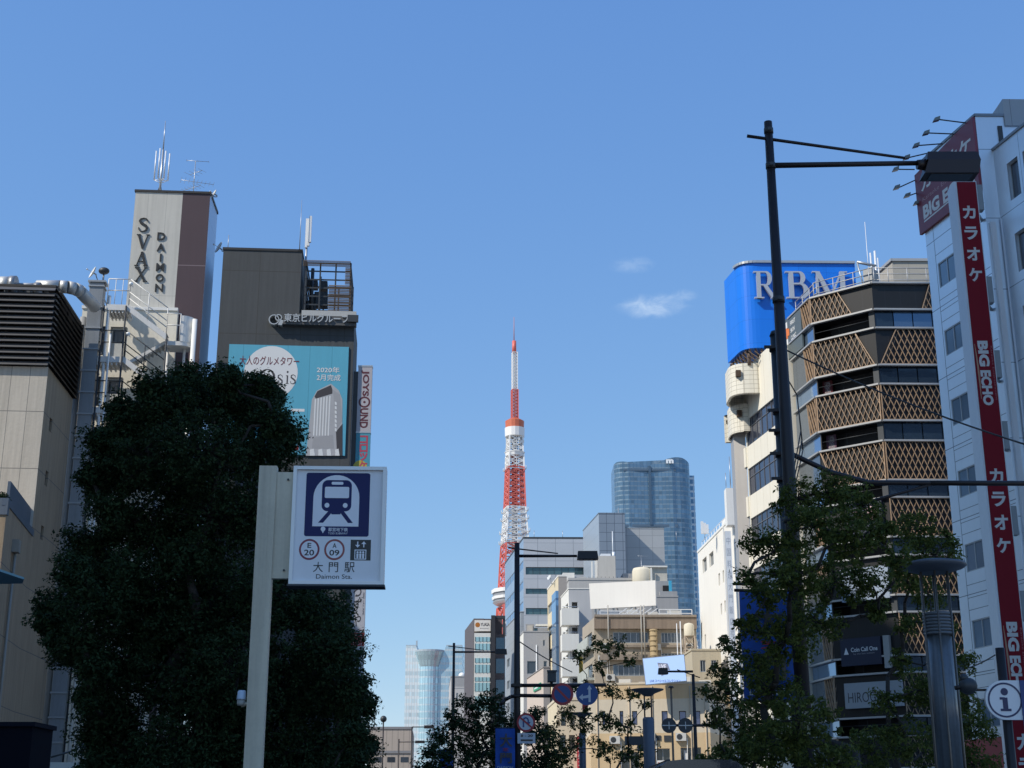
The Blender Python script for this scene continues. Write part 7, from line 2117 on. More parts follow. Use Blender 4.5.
q.hexa([(h0.x + .03, DLp - yy, zm), (h1.x, DLp - yy, zm), (h1.x, DLp + yy, zm), (h0.x + .03, DLp + yy, zm)], [(h0.x + .06, DLp - yy * .75, zt_), (h1.x - .02, DLp - yy * .75, zt_), (h1.x - .02, DLp + yy * .75, zt_), (h0.x + .06, DLp + yy * .75, zt_)])
q.tube((h0.x - .06, DLp, zm - .01), (h0.x + .06, DLp, zm - .01), .06, .075, 12)
hd = q.build('head', surf("lamp_head_brown", (.035, .022, .020), .4, .2, .1), t)
q = MB(); q.hexa([(h0.x + .07, DLp - yy + .03, zb_ - .008), (h1.x - .1, DLp - yy + .03, zb_ - .008), (h1.x - .1, DLp + yy - .03, zb_ - .008), (h0.x + .07, DLp + yy - .03, zb_ - .008)], [(h0.x + .07, DLp - yy + .03, zb_ + .01), (h1.x - .1, DLp - yy + .03, zb_ + .01), (h1.x - .1, DLp + yy - .03, zb_ + .01), (h0.x + .07, DLp + yy - .03, zb_ + .01)]); q.build('lens', surf("dusty_lens", (.05, .06, .07), .2), hd)

# ---- grey traffic pole beside it, with arm, camera clamps, cable
DTp = 17.0
t = thing('traffic_pole', 'blue grey capped traffic pole strapped beside the brown street lamp, with a long arm', 'traffic pole', base(plan(778, 500, DTp)))
px2 = at(779.5, 400, DTp).x; zt2 = zat(336, DTp)
M_TPOLE = surf("blue_grey_pole", (.035, .045, .055), .4, .3, .2, 3, .3)
q = MB(); q.tube((px2, DTp, 0), (px2, DTp, zt2), .085, .072, 14); q.tube((px2, DTp, zt2), (px2, DTp, zt2 + .06), .082, .06, 14); q.build('pole', M_TPOLE, t)
for v in (349, 412, 432, 455, 480): 
    z = zat(v, DTp); q = MB(); q.tube((px2, DTp, z - .03), (px2, DTp, z + .03), .092, .092, 14); q.bar((px2 - .17, DTp - .08, z), (px2 + .12, DTp - .08, z), .03, .035); q.bar((px2 + .05, DTp - .05, z), (px_ + .02, DLp + .08, z + .02), .03, .03); q.build('clamp', M_BLACKIRON, t)
def U(u, v, D=DTp): return at(u, v, D)
q = MB(); pts = [Vector((px2 + .05, DTp, zat(452, DTp))), U(800, 458), U(830, 472), U(868, 482.5), U(930, 483), U(1060, 483.5)]; q.path(pts, .032, n=10); q.build('arm', M_BLACKIRON, t)
q = MB(); q.path([Vector((px2 + .05, DTp, zat(520, DTp))), U(835, 512), U(862, 504), U(935, 483)], .02, n=8); q.build('brace', M_BLACKIRON, t)
q = MB()
for k in range(3): q.path([Vector((px2 + .09, DTp - .05, zat(480 + 8 * k, DTp))), U(801 + k, 430 + 10 * k), U(797, 395), Vector((px2 + .07, DTp, zat(372, DTp)))], .008, n=6)
q.build('cable', M_DKGREY, t)
def wire(name, label, p0, p1, sag, r=.012, n=14):
    t = thing(name, label, 'cable', p0[:]); q = MB(); pts = []
    for i in range(n + 1):
        f = i / n; p = Vector(p0).lerp(Vector(p1), f); p.z -= sag * 4 * f * (1 - f); pts.append(p)
    q.path(pts, r, n=6); q.build('wire', M_DKGREY, t)
wire('overhead_cable', 'long black cable sagging from the lamp pole across the lattice building', U(786, 350), at(1085, 462, 15.5), .10, .011)
# pavement banner on the lamp
BN = surf("banner_blue", (.010, .075, .36), .7, 0, .30, 2.2)
def banner(label, u0, v0, u1, v1, D, pole_xy, words=True, both=True):
    t = thing('street_banner', label, 'banner', (plan(u0, v0, D).x, D, 0), 'blue street banners on the lamp posts')
    p, q_ = plan(u0, v0, D), plan(u1, v0, D); W = Wall(p, q_); z1, z0 = zat(v0, D), zat(v1, D); L_ = W.len
    n, m_ = 8, 12; q = MB(); vs = []
    for j in range(m_ + 1):
        for i in range(n + 1):
            x = L_ * i / n; z = z0 + (z1 - z0) * j / m_; o = .035 * math.sin(i * .9 + j * .55) * (1 - j / m_ * .8)
            vs.append(W.pt(x, z, o))
    q.add(vs, [(j * (n + 1) + i, j * (n + 1) + i + 1, (j + 1) * (n + 1) + i + 1, (j + 1) * (n + 1) + i) for j in range(m_) for i in range(n)], True)
    q.build('cloth', BN, t)
    q = MB(); q.tube(W.pt(-.05, z1 + .02, 0), (pole_xy[0], pole_xy[1], z1 + .02), .018); q.tube(W.pt(-.02, z0 - .01, 0), (pole_xy[0], pole_xy[1], z0 - .01), .012); q.build('rod', M_BLACKIRON, t)
    if words:
        H = z1 - z0
        q = MB(); q.text(W, "大", L_ * .22, L_ * .86, z0 + H * .56, z0 + H * .88, .05, bold=.02); q.build('lettering', M_SBK, t)
        q = MB(); q.text(W, "芝", L_ * .36, L_ * .68, z0 + H * .46, z0 + H * .54, .05, bold=.02); q.build('lettering', surf("banner_red", (.35, .03, .03), .6), t)
        q = MB(); q.text(W, "門", L_ * .24, L_ * .84, z0 + H * .18, z0 + H * .42, .05, bold=.02); q.build('lettering', M_SBK, t)
        q = MB(); q.text(W, "DAIMON", L_ * .1, L_ * .9, z0 + H * .04, z0 + H * .11, .05, bold=.02); q.build('lettering', surf("banner_white", (.4, .45, .5), .6), t)
    return t
banner('large blue banner with black characters hanging left of the brown lamp pole', 739, 592, 789, 700, 15.9, (px_, DLp))
q = MB()
t = thing('banner_rod', 'thin dark horizontal rod above the large blue banner', 'rod', (px_, DLp, zat(584, DLp)))
q.tube(at(733, 584, 15.9), (px_, DLp, zat(584, DLp)), .016); q.build('rod', M_BLACKIRON, t)

# ---- smaller street lamps down the street
def lamp(label, u, v, D, ux, vx, headlen, arms=True, r=.085, side=1, tie=True):
    t = thing('street_lamp', label, 'street lamp', base(plan(u, v + 60, D)), 'arm lamps down the street')
    p = at(u, v, D); q = MB(); q.tube((p.x, D, 0), (p.x, D, p.z), r * 1.15, r * .75, 10); q.build('pole', M_BLACKIRON, t)
    if ux is not None:
        h = at(ux, vx, D)
        q = MB(); q.tube((p.x, D, h.z), h, .05, .04, 8); q.build('arm', M_BLACKIRON, t)
        if tie: q = MB(); q.tube((p.x - side * .28, D, p.z - .15), (h.x - side * headlen * .9, D, h.z + .08), .025, .02, 6); q.build('tie_rod', M_BLACKIRON, t)
        q = MB(); x0, x1 = h.x, h.x + side * headlen; q.hexa([(min(x0, x1), D - .16, h.z - .11), (max(x0, x1), D - .16, h.z - .11), (max(x0, x1), D + .16, h.z - .11), (min(x0, x1), D + .16, h.z - .11)], [(min(x0, x1) + .03, D - .13, h.z + .14), (max(x0, x1) - .03, D - .13, h.z + .14), (max(x0, x1) - .03, D + .13, h.z + .14), (min(x0, x1) + .03, D + .13, h.z + .14)]); hd = q.build('head', M_BLACKIRON, t)
        q = MB(); q.box(min(x0, x1) + .06, max(x0, x1) - .06, D - .12, D + .12, h.z - .125, h.z - .112); q.build('lens', M_DKGREY, hd)
    return t, p
t0, p0 = lamp('black arm lamp carrying road signs and banners in the middle of the street', 517, 543, 44.0, 577, 556, .66, r=.11)
lamp('thin black arm lamp in front of the bay window building', 454, 643, 71.0, 495, 652, .6)
lamp('distant lamp with a short arm at the foot of the round glass tower', 412, 727, 130.0, 424, 727, .9, tie=False)
lamp('distant low arm lamp beside the low beige hall', 399, 739, 150.0, 415, 742, 1.0, tie=False)
lamp('arm lamp pointing left across the pale blue screen', 693, 674, 60.0, 668, 671.5, .42, side=-1)
t = thing('ball_lamp', 'slim distant pole topped by a small dark ball at the left tree edge', 'street lamp', base(plan(383.5, 740, 110)))
p = at(383.5, 719, 110); q = MB(); q.tube((p.x, 110, 0), (p.x, 110, p.z), .07, .05); q.build('pole', M_BLACKIRON, t); q = MB(); q.ball(p, .25); q.build('globe', M_DKGREY, t)
t = thing('thin_post', 'slender post with a flat top in front of the tan building', 'post', base(plan(671, 720, 75)))
p = at(671, 688, 75); q = MB(); q.tube((p.x, 75, 0), (p.x, 75, p.z), .07, .05); q.build('pole', surf("post_brown", (.18, .13, .09), .6), t); q = MB(); q.tube((p.x, 75, p.z), (p.x, 75, p.z + .1), .16, .10); q.build('cap', M_DKGREY, t)

# ---- road signs on the middle lamp
def roundsign(label, u, v, D, rpx, kind, back=False, W=None):
    p = plan(u, v, D); W = Wall(p - V2(1, 0) * 1, p + V2(1, 0) * 1); r = rpx * D / FPX / kt(v)[1]
    t = thing('road_sign', label, 'road sign', (p.x, p.y, zat(v, D)), 'round road signs on the pole arms')
    a, z = W.px(u, v)
    C_ = lambda k, n=30: [(a + r * k * math.cos(2 * math.pi * i / n), z + r * k * math.sin(2 * math.pi * i / n)) for i in range(n)]
    RED = surf("road_sign_red", (.36, .02, .03), .4); BLU = surf("road_sign_blue", (.01, .06, .22), .4); WHT = surf("road_sign_white", (.5, .52, .56), .4)
    q = MB(); q.wprism(W, C_(1), -.03, 0); q.build('plate', M_DKGREY if back else (RED if kind in 'pu' else BLU), t)
    def P(pts): return [(a + r * x, z + r * y) for x, y in pts]
    if kind == 'p':
        q = MB(); q.wprism(W, C_(.76), 0, .004); q.build('disc', BLU, t)
        q = MB(); q.wprism(W, P([(-.62, .48), (-.48, .62), (.62, -.48), (.48, -.62)]), .004, .008); q.build('slash', RED, t)
    if kind == 'a':
        q = MB(); q.wprism(W, P([(.13, -.72), (.33, -.72), (.33, .45), (.13, .45)]), 0, .004); q.wprism(W, P([(.0, .42), (.46, .42), (.23, .78)]), 0, .0044)
        q.wprism(W, P([(.13, -.34), (.13, -.08), (-.42, -.20), (-.38, -.40)]), 0, .0048); q.wprism(W, P([(-.38, .02), (-.38, -.58), (-.74, -.3)]), 0, .0052); q.build('arrow', WHT, t)
    if kind == 'u':
        q = MB(); q.wprism(W, C_(.78), 0, .004); q.build('disc', WHT, t)
        q = MB(); 
        for k, s4 in enumerate(strip([(-.28, -.5), (-.28, .25), (-.2, .42), (-.02, .5), (.16, .42), (.24, .25), (.24, .0)], [.17] * 7)): q.wprism(W, P(s4), .004, .008 + .0003 * k)
        q.wprism(W, P([(.02, .05), (.50, .05), (.26, -.3)]), .004, .0105); q.build('arrow', surf("road_arrow_blue", (.02, .06, .2), .4), t)
        q = MB(); q.wprism(W, P([(-.66, .44), (-.54, .58), (.66, -.44), (.54, -.58)]), .0, .013); q.build('slash', RED, t)
    if back:
        q = MB(); q.wprism(W, P([(-.9, -.06), (.9, -.06), (.9, .06), (-.9, .06)]), 0, .03); q.wprism(W, P([(-.05, -.5), (.05, -.5), (.05, .5), (-.05, .5)]), 0, .032); q.build('rib', M_STEEL, t)
    return t, W, a, z, r
Dm_ = 43.7
roundsign('red ringed blue no parking sign on the arm of the middle lamp', 562.5, 694, Dm_, 11, 'p')
roundsign('blue sign with white arrows ahead and left beside the no parking sign', 587, 694, Dm_, 11, 'a')
roundsign('no U-turn sign with a red ring fixed to the middle lamp pole', 526, 722.5, Dm_, 9.3, 'u')
roundsign('left one of two dark round sign backs on the curved arm', 669, 725.5, 57.0, 7.4, 'b', back=True)
roundsign('right one of two dark round sign backs on the curved arm', 685.5, 725.5, 57.0, 7.4, 'b', back=True)
t = thing('hours_plate', 'small white plate reading 8 to 20 under the no U-turn sign', 'road sign', base(plan(526, 738, Dm_), zat(738, Dm_)))
p = plan(517.5, 738, Dm_); W = Wall(p, plan(535.3, 738, Dm_)); z1, z0 = zat(733, Dm_), zat(743.5, Dm_)
q = MB(); q.wbox(W, 0, W.len, z0, z1, -.02, 0); q.build('plate', surf("road_sign_white", (.5, .52, .56), .4), t)
q = MB(); q.text(W, "8 - 20", W.len * .18, W.len * .86, z0 + .19, z1 - .04, .004, bold=.03); q.wprism(W, [(W.len * .18, z0 + .07), (W.len * .86, z0 + .07), (W.len * .86, z0 + .12), (W.len * .18, z0 + .12)], 0, .004); q.build('lettering', M_SBK, t)
t = thing('signpost_arm', 'double horizontal arm holding the round road signs out from the middle lamp', 'sign arm', (p0.x, 44, zat(685, 44)))
q = MB(); q.tube(at(511, 685.5, 43.9), at(606, 685, 43.9), .055, n=8); q.build('upper_tube', M_BLACKIRON, t)
q = MB(); q.path([at(500, 705, 43.9), at(505, 700, 43.9), at(511, 696.5, 43.9), at(520, 695.5, 43.9), at(556, 696, 43.9)], .055, n=8); q.build('lower_tube', M_BLACKIRON, t)
q = MB(); q.box(p0.x - .14, p0.x + .14, 43.8, 44.15, zat(687, 44), zat(684, 44)); q.build('clamp', M_BLACKIRON, t)
t = thing('traffic_camera', 'small black box camera on top of the road sign arm', 'camera', (at(551, 680, 43.9).x, 43.9, zat(684, 44)))
c0_, c1_ = at(547.5, 682, 43.9), at(556, 671.5, 43.9); q = MB(); q.box(c0_.x, c1_.x, 43.7, 44.1, c0_.z, c1_.z); q.build('housing', M_DKGREY, t)
q = MB(); q.tube(((c0_.x + c1_.x) / 2, 43.9, zat(685, 43.9)), ((c0_.x + c1_.x) / 2, 43.9, c0_.z), .04); q.box(c0_.x - .02, c1_.x + .02, 43.66, 43.69, c1_.z - .03, c1_.z + .02); q.build('bracket', M_DKGREY, t)
wire('overhead_cable', 'thin cable slanting down from the middle lamp pole to the right', Vector((p0.x, 44, zat(640, 44))), at(572, 672, 52), .05, .018)
banner('small blue banner on the left of the middle lamp pole', 495.5, 728.5, 515, 771, 43.8, (p0.x, 44.0))
banner('small distant blue banner behind the mid street trees', 440, 750, 453, 785, 70.8, (at(454, 760, 71).x, 71.0), words=True)
# arm with the two sign backs, rising from a pole hidden by the right trees
t = thing('curved_sign_arm', 'black pole with a curved arm reaching left to the two round sign backs', 'sign arm', base(plan(742, 760, 57)))
q = MB(); q.tube((at(742, 750, 57).x, 57, 0), (at(742, 750, 57).x, 57, zat(728, 57)), .1, .09, 10); q.build('pole', M_BLACKIRON, t)
q = MB(); q.path([at(668, 725.3, 57.06), at(715, 725.5, 57.06), at(724, 727, 57.06), at(733, 732, 57.06), at(742, 739, 57.06)], .055, n=8); q.build('arm', M_BLACKIRON, t)
# pedestrian signal
t = thing('pedestrian_signal', 'black pedestrian signal box seen side on in front of the tan building', 'traffic signal', base(plan(640, 745, 52)))
c = at(638, 741, 52)
q = MB(); q.box(at(625, 741, 52).x, at(643, 741, 52).x, 51.8, 52.2, zat(745, 52), zat(736.5, 52)); q.build('hood', M_DKGREY, t)
q = MB(); q.box(at(637.5, 741, 52).x, at(643.5, 741, 52).x, 51.8, 52.25, zat(751, 52), zat(745.3, 52)); q.build('lamp', M_DKGREY, t)
q = MB(); q.tube((at(646, 745, 52).x, 52, 0), (at(646, 745, 52).x, 52, zat(735, 52)), .06); q.build('pole', M_DKGREY, t)

# ---- cylindrical glass street lights with disc tops
def disc_lamp(label, u, vtop, D, rdisc, rcol):
    t = thing('disc_lamp', label, 'street light', base(plan(u, vtop + 60, D)), 'column lights with disc tops')
    x = at(u, vtop, D).x; z = zat(vtop, D)
    q = MB(); q.lathe((x, D), [(rdisc * .45, z - .09), (rdisc * .9, z - .03), (rdisc, z + .0), (rdisc * .97, z + .035), (rdisc * .6, z + .07), (.05, z + .09)], 36); q.build('disc', surf("disc_grey", (.10, .11, .13), .5, .2, .1), t)
    zc = z - .62
    q = MB(); 
    for k in range(6):
        a = k * math.pi / 3 + .3; q.tube((x + rcol * 1.12 * math.cos(a), D + rcol * 1.12 * math.sin(a), .2), (x + rcol * 1.12 * math.cos(a) * .95, D + rcol * 1.12 * math.sin(a) * .95, z - .05), .014, n=6)
    q.build('rod', surf("rod_bronze", (.16, .14, .12), .4, .5), t)
    def coll(z0, z1):
        prof = []; n = 7
        for i in range(n):
            a = z0 + (z1 - z0) * i / n; b = z0 + (z1 - z0) * (i + .8) / n; prof += [(rcol * 1.06, a), (rcol * 1.06, b), (rcol * .96, b + .001), (rcol * .96, z0 + (z1 - z0) * (i + 1) / n - .001)]
        q = MB(); q.lathe((x, D), prof, 28); q.build('collar', surf("ribbed_steel", (.15, .16, .17), .5, .4), t)
    coll(zc - .30, zc)
    q = MB(); q.lathe((x, D), [(rcol * .86, zc - 2.1), (rcol * .86, zc - .30)], 32); q.build('tube', surf("lamp_tube_glass", (.16, .18, .20), .28, .15, .35, 3, .5), t)
    coll(zc - 2.7, zc - 2.1)
    q = MB(); q.lathe((x, D), [(rcol * .9, 0), (rcol * .9, zc - 2.7)], 28); q.build('base', surf("base_grey", (.12, .13, .14), .5, .4), t)
disc_lamp('near grey column light with a wide disc top in front of the right trees', 933, 566.5, 19.0, .44, .185)
t, = (None,)
def disc_lamp_b(label, u, vtop, D, rdisc, rcol, red=False):
    t = thing('disc_lamp', label, 'street light', base(plan(u, vtop + 60, D)), 'column lights with disc tops')
    x = at(u, vtop, D).x; z = zat(vtop, D)
    q = MB(); q.lathe((x, D), [(.1, z - .16), (rdisc * .45, z - .09), (rdisc * .95, z - .01), (rdisc, z + .02), (rdisc * .6, z + .04), (.05, z + .05)], 30); q.build('disc', surf("disc_grey", (.10, .11, .13), .5, .2, .1), t)
    q = MB(); q.tube((x - rcol * .6, D, z - .75), (x - rcol * .6, D, z - .1), .02); q.tube((x + rcol * .6, D, z - .75), (x + rcol * .6, D, z - .1), .02); q.build('rod', M_DKGREY, t)
    q = MB(); q.lathe((x, D), [(rcol, 0), (rcol, z - .75), (rcol * .8, z - .7)], 24); q.build('column', surf("column_slate", (.10, .12, .16), .5, .2, .1), t)
    if red: q = MB(); q.box(x + .02, x + .22, D - .1, D + .1, z + .05, z + .4); q.build('beacon', surf("beacon_red", (.4, .03, .03), .5), t)
disc_lamp_b('grey column light with a disc top between the mid street tree and the blue screen', 647.5, 690, 38.0, .43, .15)
disc_lamp_b('smaller disc topped light half hidden in the mid street tree, with a red cap', 582, 713.5, 55.0, .42, .13, True)

# ---- information sign
DI = 13.0
t = thing('information_sign', 'white information sign with a navy ringed letter i on a black post', 'sign', base(plan(1006, 700, DI)))
xi = at(1006, 700, DI).x
q = MB(); q.tube((xi, DI, 0), (at(996.5, 648, DI).x + .03, DI, zat(648, DI)), .045, .042, 12); q.build('post', M_BLACKIRON, t)
Wi = Wall(plan(985.5, 700, DI - .06), plan(1062, 700, DI - .06))
ai, zi = Wi.px(1005, 700); ri = 19.3 * DI / FPX / kt(700)[1]; La = Wi.len
out = [(ai + ri * math.cos(a), zi + ri * math.sin(a)) for a in np.linspace(math.pi / 2, 1.5 * math.pi, 20)] + [(La, zi - ri * .98), (La, zi + ri * .98)]
q = MB(); q.wprism(Wi, out, -.04, 0); q.build('panel', surf("info_white", (.78, .78, .80), .3, 0, .03), t)
M_INAVY = surf("info_navy", (.01, .02, .09), .3)
q = MB()
for k, s4 in enumerate(ring(ai, zi, ri * .84, ri * .84, ri * .09, ri * .09, 36)): q.wprism(Wi, s4, 0, .003 + .0003 * (k % 2))
q.wprism(Wi, [(ai + ri * .19 * math.cos(a), zi + ri * .42 + ri * .19 * math.sin(a)) for a in np.linspace(0, 6, 16)], 0, .003)
for (x0, x1, y0, y1, kk) in ((-.13, .13, -.5, .12, 0), (-.27, .0, .02, .14, 1), (-.27, .28, -.56, -.44, 2)): q.wprism(Wi, [(ai + ri * x0, zi + ri * y0), (ai + ri * x1, zi + ri * y0), (ai + ri * x1, zi + ri * y1), (ai + ri * x0, zi + ri * y1)], 0, .003 + .0004 * kk)
q.build('letter', M_INAVY, t)
q = MB(); a0 = Wi.px(1021, 700)[0]; q.wprism(Wi, [(a0, zi - ri * 1.5), (La, zi - ri * 1.5), (La, zi + ri * .99), (a0, zi + ri * .99)], .001, .012); q.build('blue_panel', surf("info_blue", (.01, .04, .18), .3), t)
q = MB(); q.bar(at(972, 690, DI), at(988, 690, DI), .02, .02); q.build('bracket', M_BLACKIRON, t)
t = thing('small_camera', 'dark rounded device on the left arm of the information sign', 'camera', at(970, 690, DI)[:])
c = at(968, 686, DI); q = MB(); q.ball(c, .085, .08, .075); q.ball(c + Vector((-.03, 0, .07)), .04); q.build('housing', M_DKGREY, t)
q = MB(); q.tube(c + Vector((0, .0, -.06)), at(972, 690, DI), .018); q.tube(c, at(955, 688, DI), .02); q.build('bracket', M_BLACKIRON, t)
wire('overhead_cable', 'fine cable from the information sign post towards the trees', at(995, 655, DI), at(968, 668, DI + 1), .01, .006)

# ---- van at the bottom
DV = 29.0
t = thing('minibus', 'dark high roofed minibus whose roof shows at the bottom edge', 'van', (at(704, 765, DV).x, DV, 0))
xc = at(702, 765, DV).x; zt_ = zat(759.5, DV); M_VAN = surf("van_dark_blue", (.015, .02, .035), .25, .3, .04, 1, 0, 0, .6, None, 0, 1.0)
prof = [(-.88, .35), (.88, .35), (.94, 1.0), (.90, 1.7), (.80, zt_ - .12), (.68, zt_ - .03), (.4, zt_), (-.4, zt_), (-.68, zt_ - .03), (-.80, zt_ - .12), (-.90, 1.7), (-.94, 1.0)]
q = MB(); q.hexa([(xc + x, DV + 4.6, z) for x, z in prof][::-1], [(xc + x, DV, z) for x, z in prof][::-1]); q.build('body', M_VAN, t)
q = MB(); q.hexa([(xc - .75, DV - .01, 1.35), (xc + .75, DV - .01, 1.35), (xc + .75, DV + .03, 1.35), (xc - .75, DV + .03, 1.35)], [(xc - .68, DV - .01, zt_ - .35), (xc + .68, DV - .01, zt_ - .35), (xc + .68, DV + .03, zt_ - .35), (xc - .68, DV + .03, zt_ - .35)]); q.build('windscreen', M_GLASS, t)
for s_ in (-1, 1):
    q = MB(); q.box(xc + s_ * .905 - .02, xc + s_ * .905 + .02, DV + .6, DV + 4.2, 1.2, 1.75); q.build('side_window', M_GLASS, t)
    for yy_ in (.9, 3.7):
        q = MB(); q.tube((xc + s_ * .70, DV + yy_, .33), (xc + s_ * .93, DV + yy_, .33), .33, .33, 20); w_ = q.build('wheel', surf("tyre_black", (.02, .02, .02), .8), t)
        q = MB(); q.tube((xc + s_ * .931, DV + yy_, .33), (xc + s_ * .945, DV + yy_, .33), .2, .18, 16); q.build('rim', M_STEEL, w_)
    q = MB(); q.ball((xc + s_ * .68, DV - .0, .85), .13, .05, .10); q.build('headlight', M_WHITEMETAL, t)
    q = MB(); q.box(xc + s_ * .62 - .03, xc + s_ * .62 + .03, DV + .3, DV + 4.3, zt_ - .02, zt_ + .015); q.build('roof_rail', M_DKGREY, t)
q = MB(); q.box(xc - .9, xc + .9, DV - .08, DV + .01, .35, .6); q.build('bumper', M_DKGREY, t)
# ================================================================== trees
M_BARK = surf("street_tree_bark", (.040, .033, .028), .9, 0, .3, 4, bump=.5)
M_LF_CAM = leafmat("camphor_leaves", (.012, .026, .011), (.052, .085, .034), .25)
M_LF_OAK = leafmat("street_tree_leaves", (.045, .070, .018), (.17, .19, .045), .45)
M_LF_MID = leafmat("mid_street_leaves", (.028, .045, .014), (.11, .13, .036), .33)
def tree(name, label, foot, trunk_r, fork_z, lobes, leaf_px, n_clump, per_clump, clump_px, mat, group, seed, core=0, flat=.5, droop=0.0, rmin=.35):
    """lobes: (u, v, radius in px, depth). Limbs grow from lobe to nearest inner lobe, twigs run to the leaf clumps"""
    g = np.random.default_rng(seed)
    t = thing(name, label, 'tree', foot, group)
    F = Vector(foot); fork = Vector((F.x, F.y, fork_z))
    cs = [at(u, v, D) for (u, v, rp, D) in lobes]; rs = [rp * D / FPX for (u, v, rp, D) in lobes]
    order = sorted(range(len(cs)), key=lambda i: (cs[i] - fork).length)
    nodes = [fork]; par = {}; depth = {0: 0}; idx = {}
    for i in order:
        c = cs[i]
        best = min(range(len(nodes)), key=lambda j: (nodes[j] - c).length + .35 * max(0, nodes[j].z - c.z) + .12 * depth[j])
        nodes.append(c); k = len(nodes) - 1; par[k] = best; depth[k] = depth[best] + 1; idx[k] = i
    load = {k: 1 for k in range(len(nodes))}
    for k in range(len(nodes) - 1, 0, -1): load[par[k]] += load[k]
    tot = load[0]
    rad_ = lambda k: max(.012, trunk_r * .8 * (load[k] / tot) ** .5)
    tr = MB(); m1 = F.lerp(fork, .5) + Vector((.04, 0, 0))
    tr.path([F - Vector((0, 0, .05)), F + Vector((0, 0, .3)), m1, fork], trunk_r * 1.25, n=12, r1=trunk_r * .85)
    for k in range(1, len(nodes)):
        a, b = nodes[par[k]], nodes[k]; l = (b - a).length
        w1 = a.lerp(b, .35) + Vector((g.normal(), g.normal(), g.normal() - .4)) * l * .09; w2 = a.lerp(b, .7) + Vector((g.normal(), g.normal(), g.normal())) * l * .07
        r0 = rad_(k); tr.path([a, w1, w2, b], r0, n=7, r1=r0 * .62)
    tr.build('trunk', M_BARK, t)
    cl, crd = [], []; br = MB()
    for (u, v, rp, D), c, r in zip(lobes, cs, rs):
        k = max(4, int(n_clump * (rp / 25) ** 2))
        d = g.normal(size=(k, 3)); d /= np.linalg.norm(d, axis=1)[:, None]
        rr = r * (rmin + (1.06 - rmin) * g.random(k) ** .55)
        P = np.array(c) + d * rr[:, None] * np.array([1, 1, .85])
        for p in P:
            cl.append(p); crd.append(clump_px * D / FPX * g.uniform(.55, 1.45))
            if g.random() < .4: br.tube(c, p, .006 + .006 * r, .003, 4, cap=False)
    br.build('branch', M_BARK, t)
    Dm0 = lobes[0][3]; leaf = leaf_px * Dm0 / FPX
    V = leafcloud(cl, crd, per_clump, leaf, flat, droop, seed)
    if core: V = np.concatenate([V, leafcloud([c[:] for c in cs], [r * .8 for r in rs], core, leaf * 1.4, flat, 0, seed + 5)])
    leafmesh('crown', V, mat, t)
    return t
D = 28.0
def L(lst, D, jit=1.2, seed=0):
    g = np.random.default_rng(seed)
    return [(u, v, r, D + g.uniform(-jit, jit)) for u, v, r in lst]
cam_l = [(92, 668, 22), (88, 700, 20), (95, 735, 24), (100, 765, 26), (80, 640, 22), (48, 625, 18), (352, 690, 20), (150, 388, 24), (185, 380, 24), (226, 379, 24), (262, 386, 20), (122, 408, 20), (100, 440, 20), (90, 478, 18), (203, 395, 34), (245, 400, 36), (165, 405, 34), (128, 425, 33), (112, 465, 30), (150, 460, 45), (205, 450, 50), (255, 445, 38), (276, 425, 24),
         (110, 510, 26), (150, 530, 50), (215, 520, 55), (262, 510, 34), (88, 545, 27), (72, 573, 24), (50, 608, 22), (62, 640, 22), (95, 600, 42), (150, 600, 52), (215, 600, 55),
         (270, 590, 46), (315, 612, 38), (330, 650, 34), (110, 660, 42), (170, 670, 52), (240, 670, 55), (300, 680, 48), (343, 700, 27), (112, 715, 30), (128, 755, 34), (190, 740, 55), (260, 745, 52), (325, 748, 40), (356, 735, 18), (352, 770, 24), (205, 770, 40), (225, 735, 40), (160, 800, 55), (240, 805, 60), (320, 800, 45), (190, 490, 34), (185, 560, 34), (195, 625, 34), (200, 690, 34), (160, 630, 34), (120, 575, 30)]
tree('camphor_tree', 'huge dense dark evergreen tree filling the left behind the station sign', base(plan(205, 790, D)), .34, 3.2, L(cam_l, D, 1.0, 3) + L([(u + 9, v + 12, r) for u, v, r in cam_l], D + 1.6, .6, 4), 3.9, 28, 44, 9, M_LF_CAM, 'street trees', 21, core=900, flat=.6)
D = 14.8
oak = [(798, 498, 22), (830, 490, 22), (862, 505, 20), (815, 525, 26), (850, 535, 26), (780, 545, 20), (758, 540, 14), (885, 530, 14), (795, 575, 26), (835, 580, 26), (768, 590, 18), (748, 575, 10), (752, 625, 15), (757, 665, 18), (872, 585, 20),
       (812, 620, 24), (785, 640, 24), (900, 560, 14), (770, 690, 26), (800, 720, 32), (772, 745, 30), (830, 765, 24), (878, 615, 12)]
tree('street_tree', 'large leafy tree in front of the brown lamp pole and lattice building', base(plan(856, 790, D)), .075, 2.3, L([(u, v, r * 1.18) for u, v, r in oak], D, .9, 5), 4.2, 28, 44, 8, M_LF_OAK, 'street trees', 31, core=90, droop=.3)
D = 21.5
oak2 = [(918, 530, 22), (935, 555, 22), (905, 575, 18), (950, 540, 10), (925, 590, 18), (905, 622, 12), (940, 620, 16), (955, 660, 16), (900, 660, 12), (920, 690, 18), (958, 700, 22), (980, 725, 18), (905, 735, 22), (940, 750, 28), (975, 765, 24), (870, 750, 26), (885, 700, 12)]
tree('street_tree', 'green tree behind the near disc topped light', base(plan(898, 790, D)), .075, 2.6, L([(u, v, r * 1.15) for u, v, r in oak2], D, .9, 6), 4.0, 28, 42, 7.5, M_LF_OAK, 'street trees', 41, core=80, droop=.3)
D = 33.0
con = [(735, 650, 12), (722, 668, 12), (745, 672, 14), (712, 690, 12), (732, 695, 18), (752, 700, 16), (715, 715, 12), (738, 722, 20), (760, 728, 16), (745, 745, 20), (728, 758, 14), (765, 752, 18), (724, 640, 6), (742, 636, 6)]
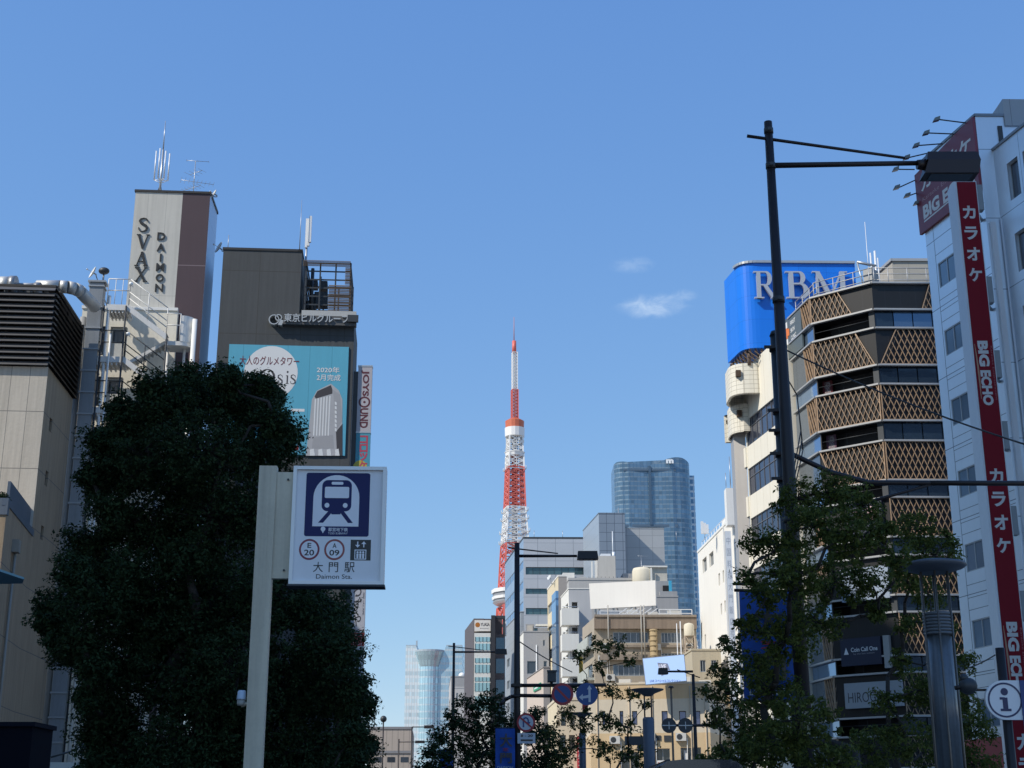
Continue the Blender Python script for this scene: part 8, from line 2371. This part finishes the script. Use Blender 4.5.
tree('street_tree', 'feathery tree with drooping sprays in front of the bright white building', base(plan(746, 790, D)), .07, 2.4, L([(u, v, r * 1.15) for u, v, r in con], D, .6, 7), 4.0, 36, 32, 6.5, M_LF_MID, 'street trees', 51, core=40, droop=.8)
D = 46.0
mid = [(598, 645, 11), (618, 648, 13), (580, 655, 7), (632, 662, 7), (600, 668, 9), (588, 690, 12), (612, 692, 11), (572, 690, 7), (634, 694, 8), (646, 706, 6), (563, 715, 12), (585, 718, 14), (607, 722, 14), (628, 728, 10), (550, 738, 12), (575, 745, 14), (600, 750, 15), (628, 755, 13), (645, 750, 9), (560, 765, 14), (640, 768, 10)]
tree('street_tree', 'slender sparse tree with dark leaves in front of the brown flats', base(plan(611, 790, D)), .06, 2.8, L(mid, D, .8, 8), 3.4, 46, 26, 5.5, M_LF_MID, 'street trees', 61, core=25)
D = 53.0
bk_ = [(470, 705, 12), (492, 702, 12), (455, 722, 12), (478, 725, 16), (500, 722, 14), (440, 735, 10), (462, 745, 18), (488, 748, 18), (432, 752, 10), (445, 765, 16), (475, 772, 20), (505, 755, 15), (510, 775, 16), (425, 768, 10)]
tree('street_tree', 'dark round headed tree left of the middle lamp pole', base(plan(478, 790, D)), .12, 2.5, L([(u, v, r * 1.2) for u, v, r in bk_], D, .8, 9), 3.2, 52, 28, 5.5, M_LF_CAM, 'street trees', 71, core=150)
bk2 = [(535, 715, 10), (545, 735, 13), (530, 735, 10), (555, 752, 12), (538, 758, 15), (525, 768, 14), (553, 772, 12)]
tree('street_tree', 'dark bushy tree just right of the middle lamp pole behind the U-turn sign', base(plan(540, 790, D)), .10, 2.5, L([(u, v, r * 1.15) for u, v, r in bk2], D, .8, 10), 3.2, 52, 28, 5.5, M_LF_CAM, 'street trees', 81, core=120)
tree('street_tree', 'low dark tree crown at the bottom right of the tan building', base(plan(740, 800, 42)), .10, 1.6, L([(705, 765, 14), (722, 750, 12), (730, 768, 14), (700, 775, 12), (750, 760, 16)], 42.0, .6, 12), 4.5, 36, 22, 6, M_LF_OAK, 'street trees', 91, core=60)
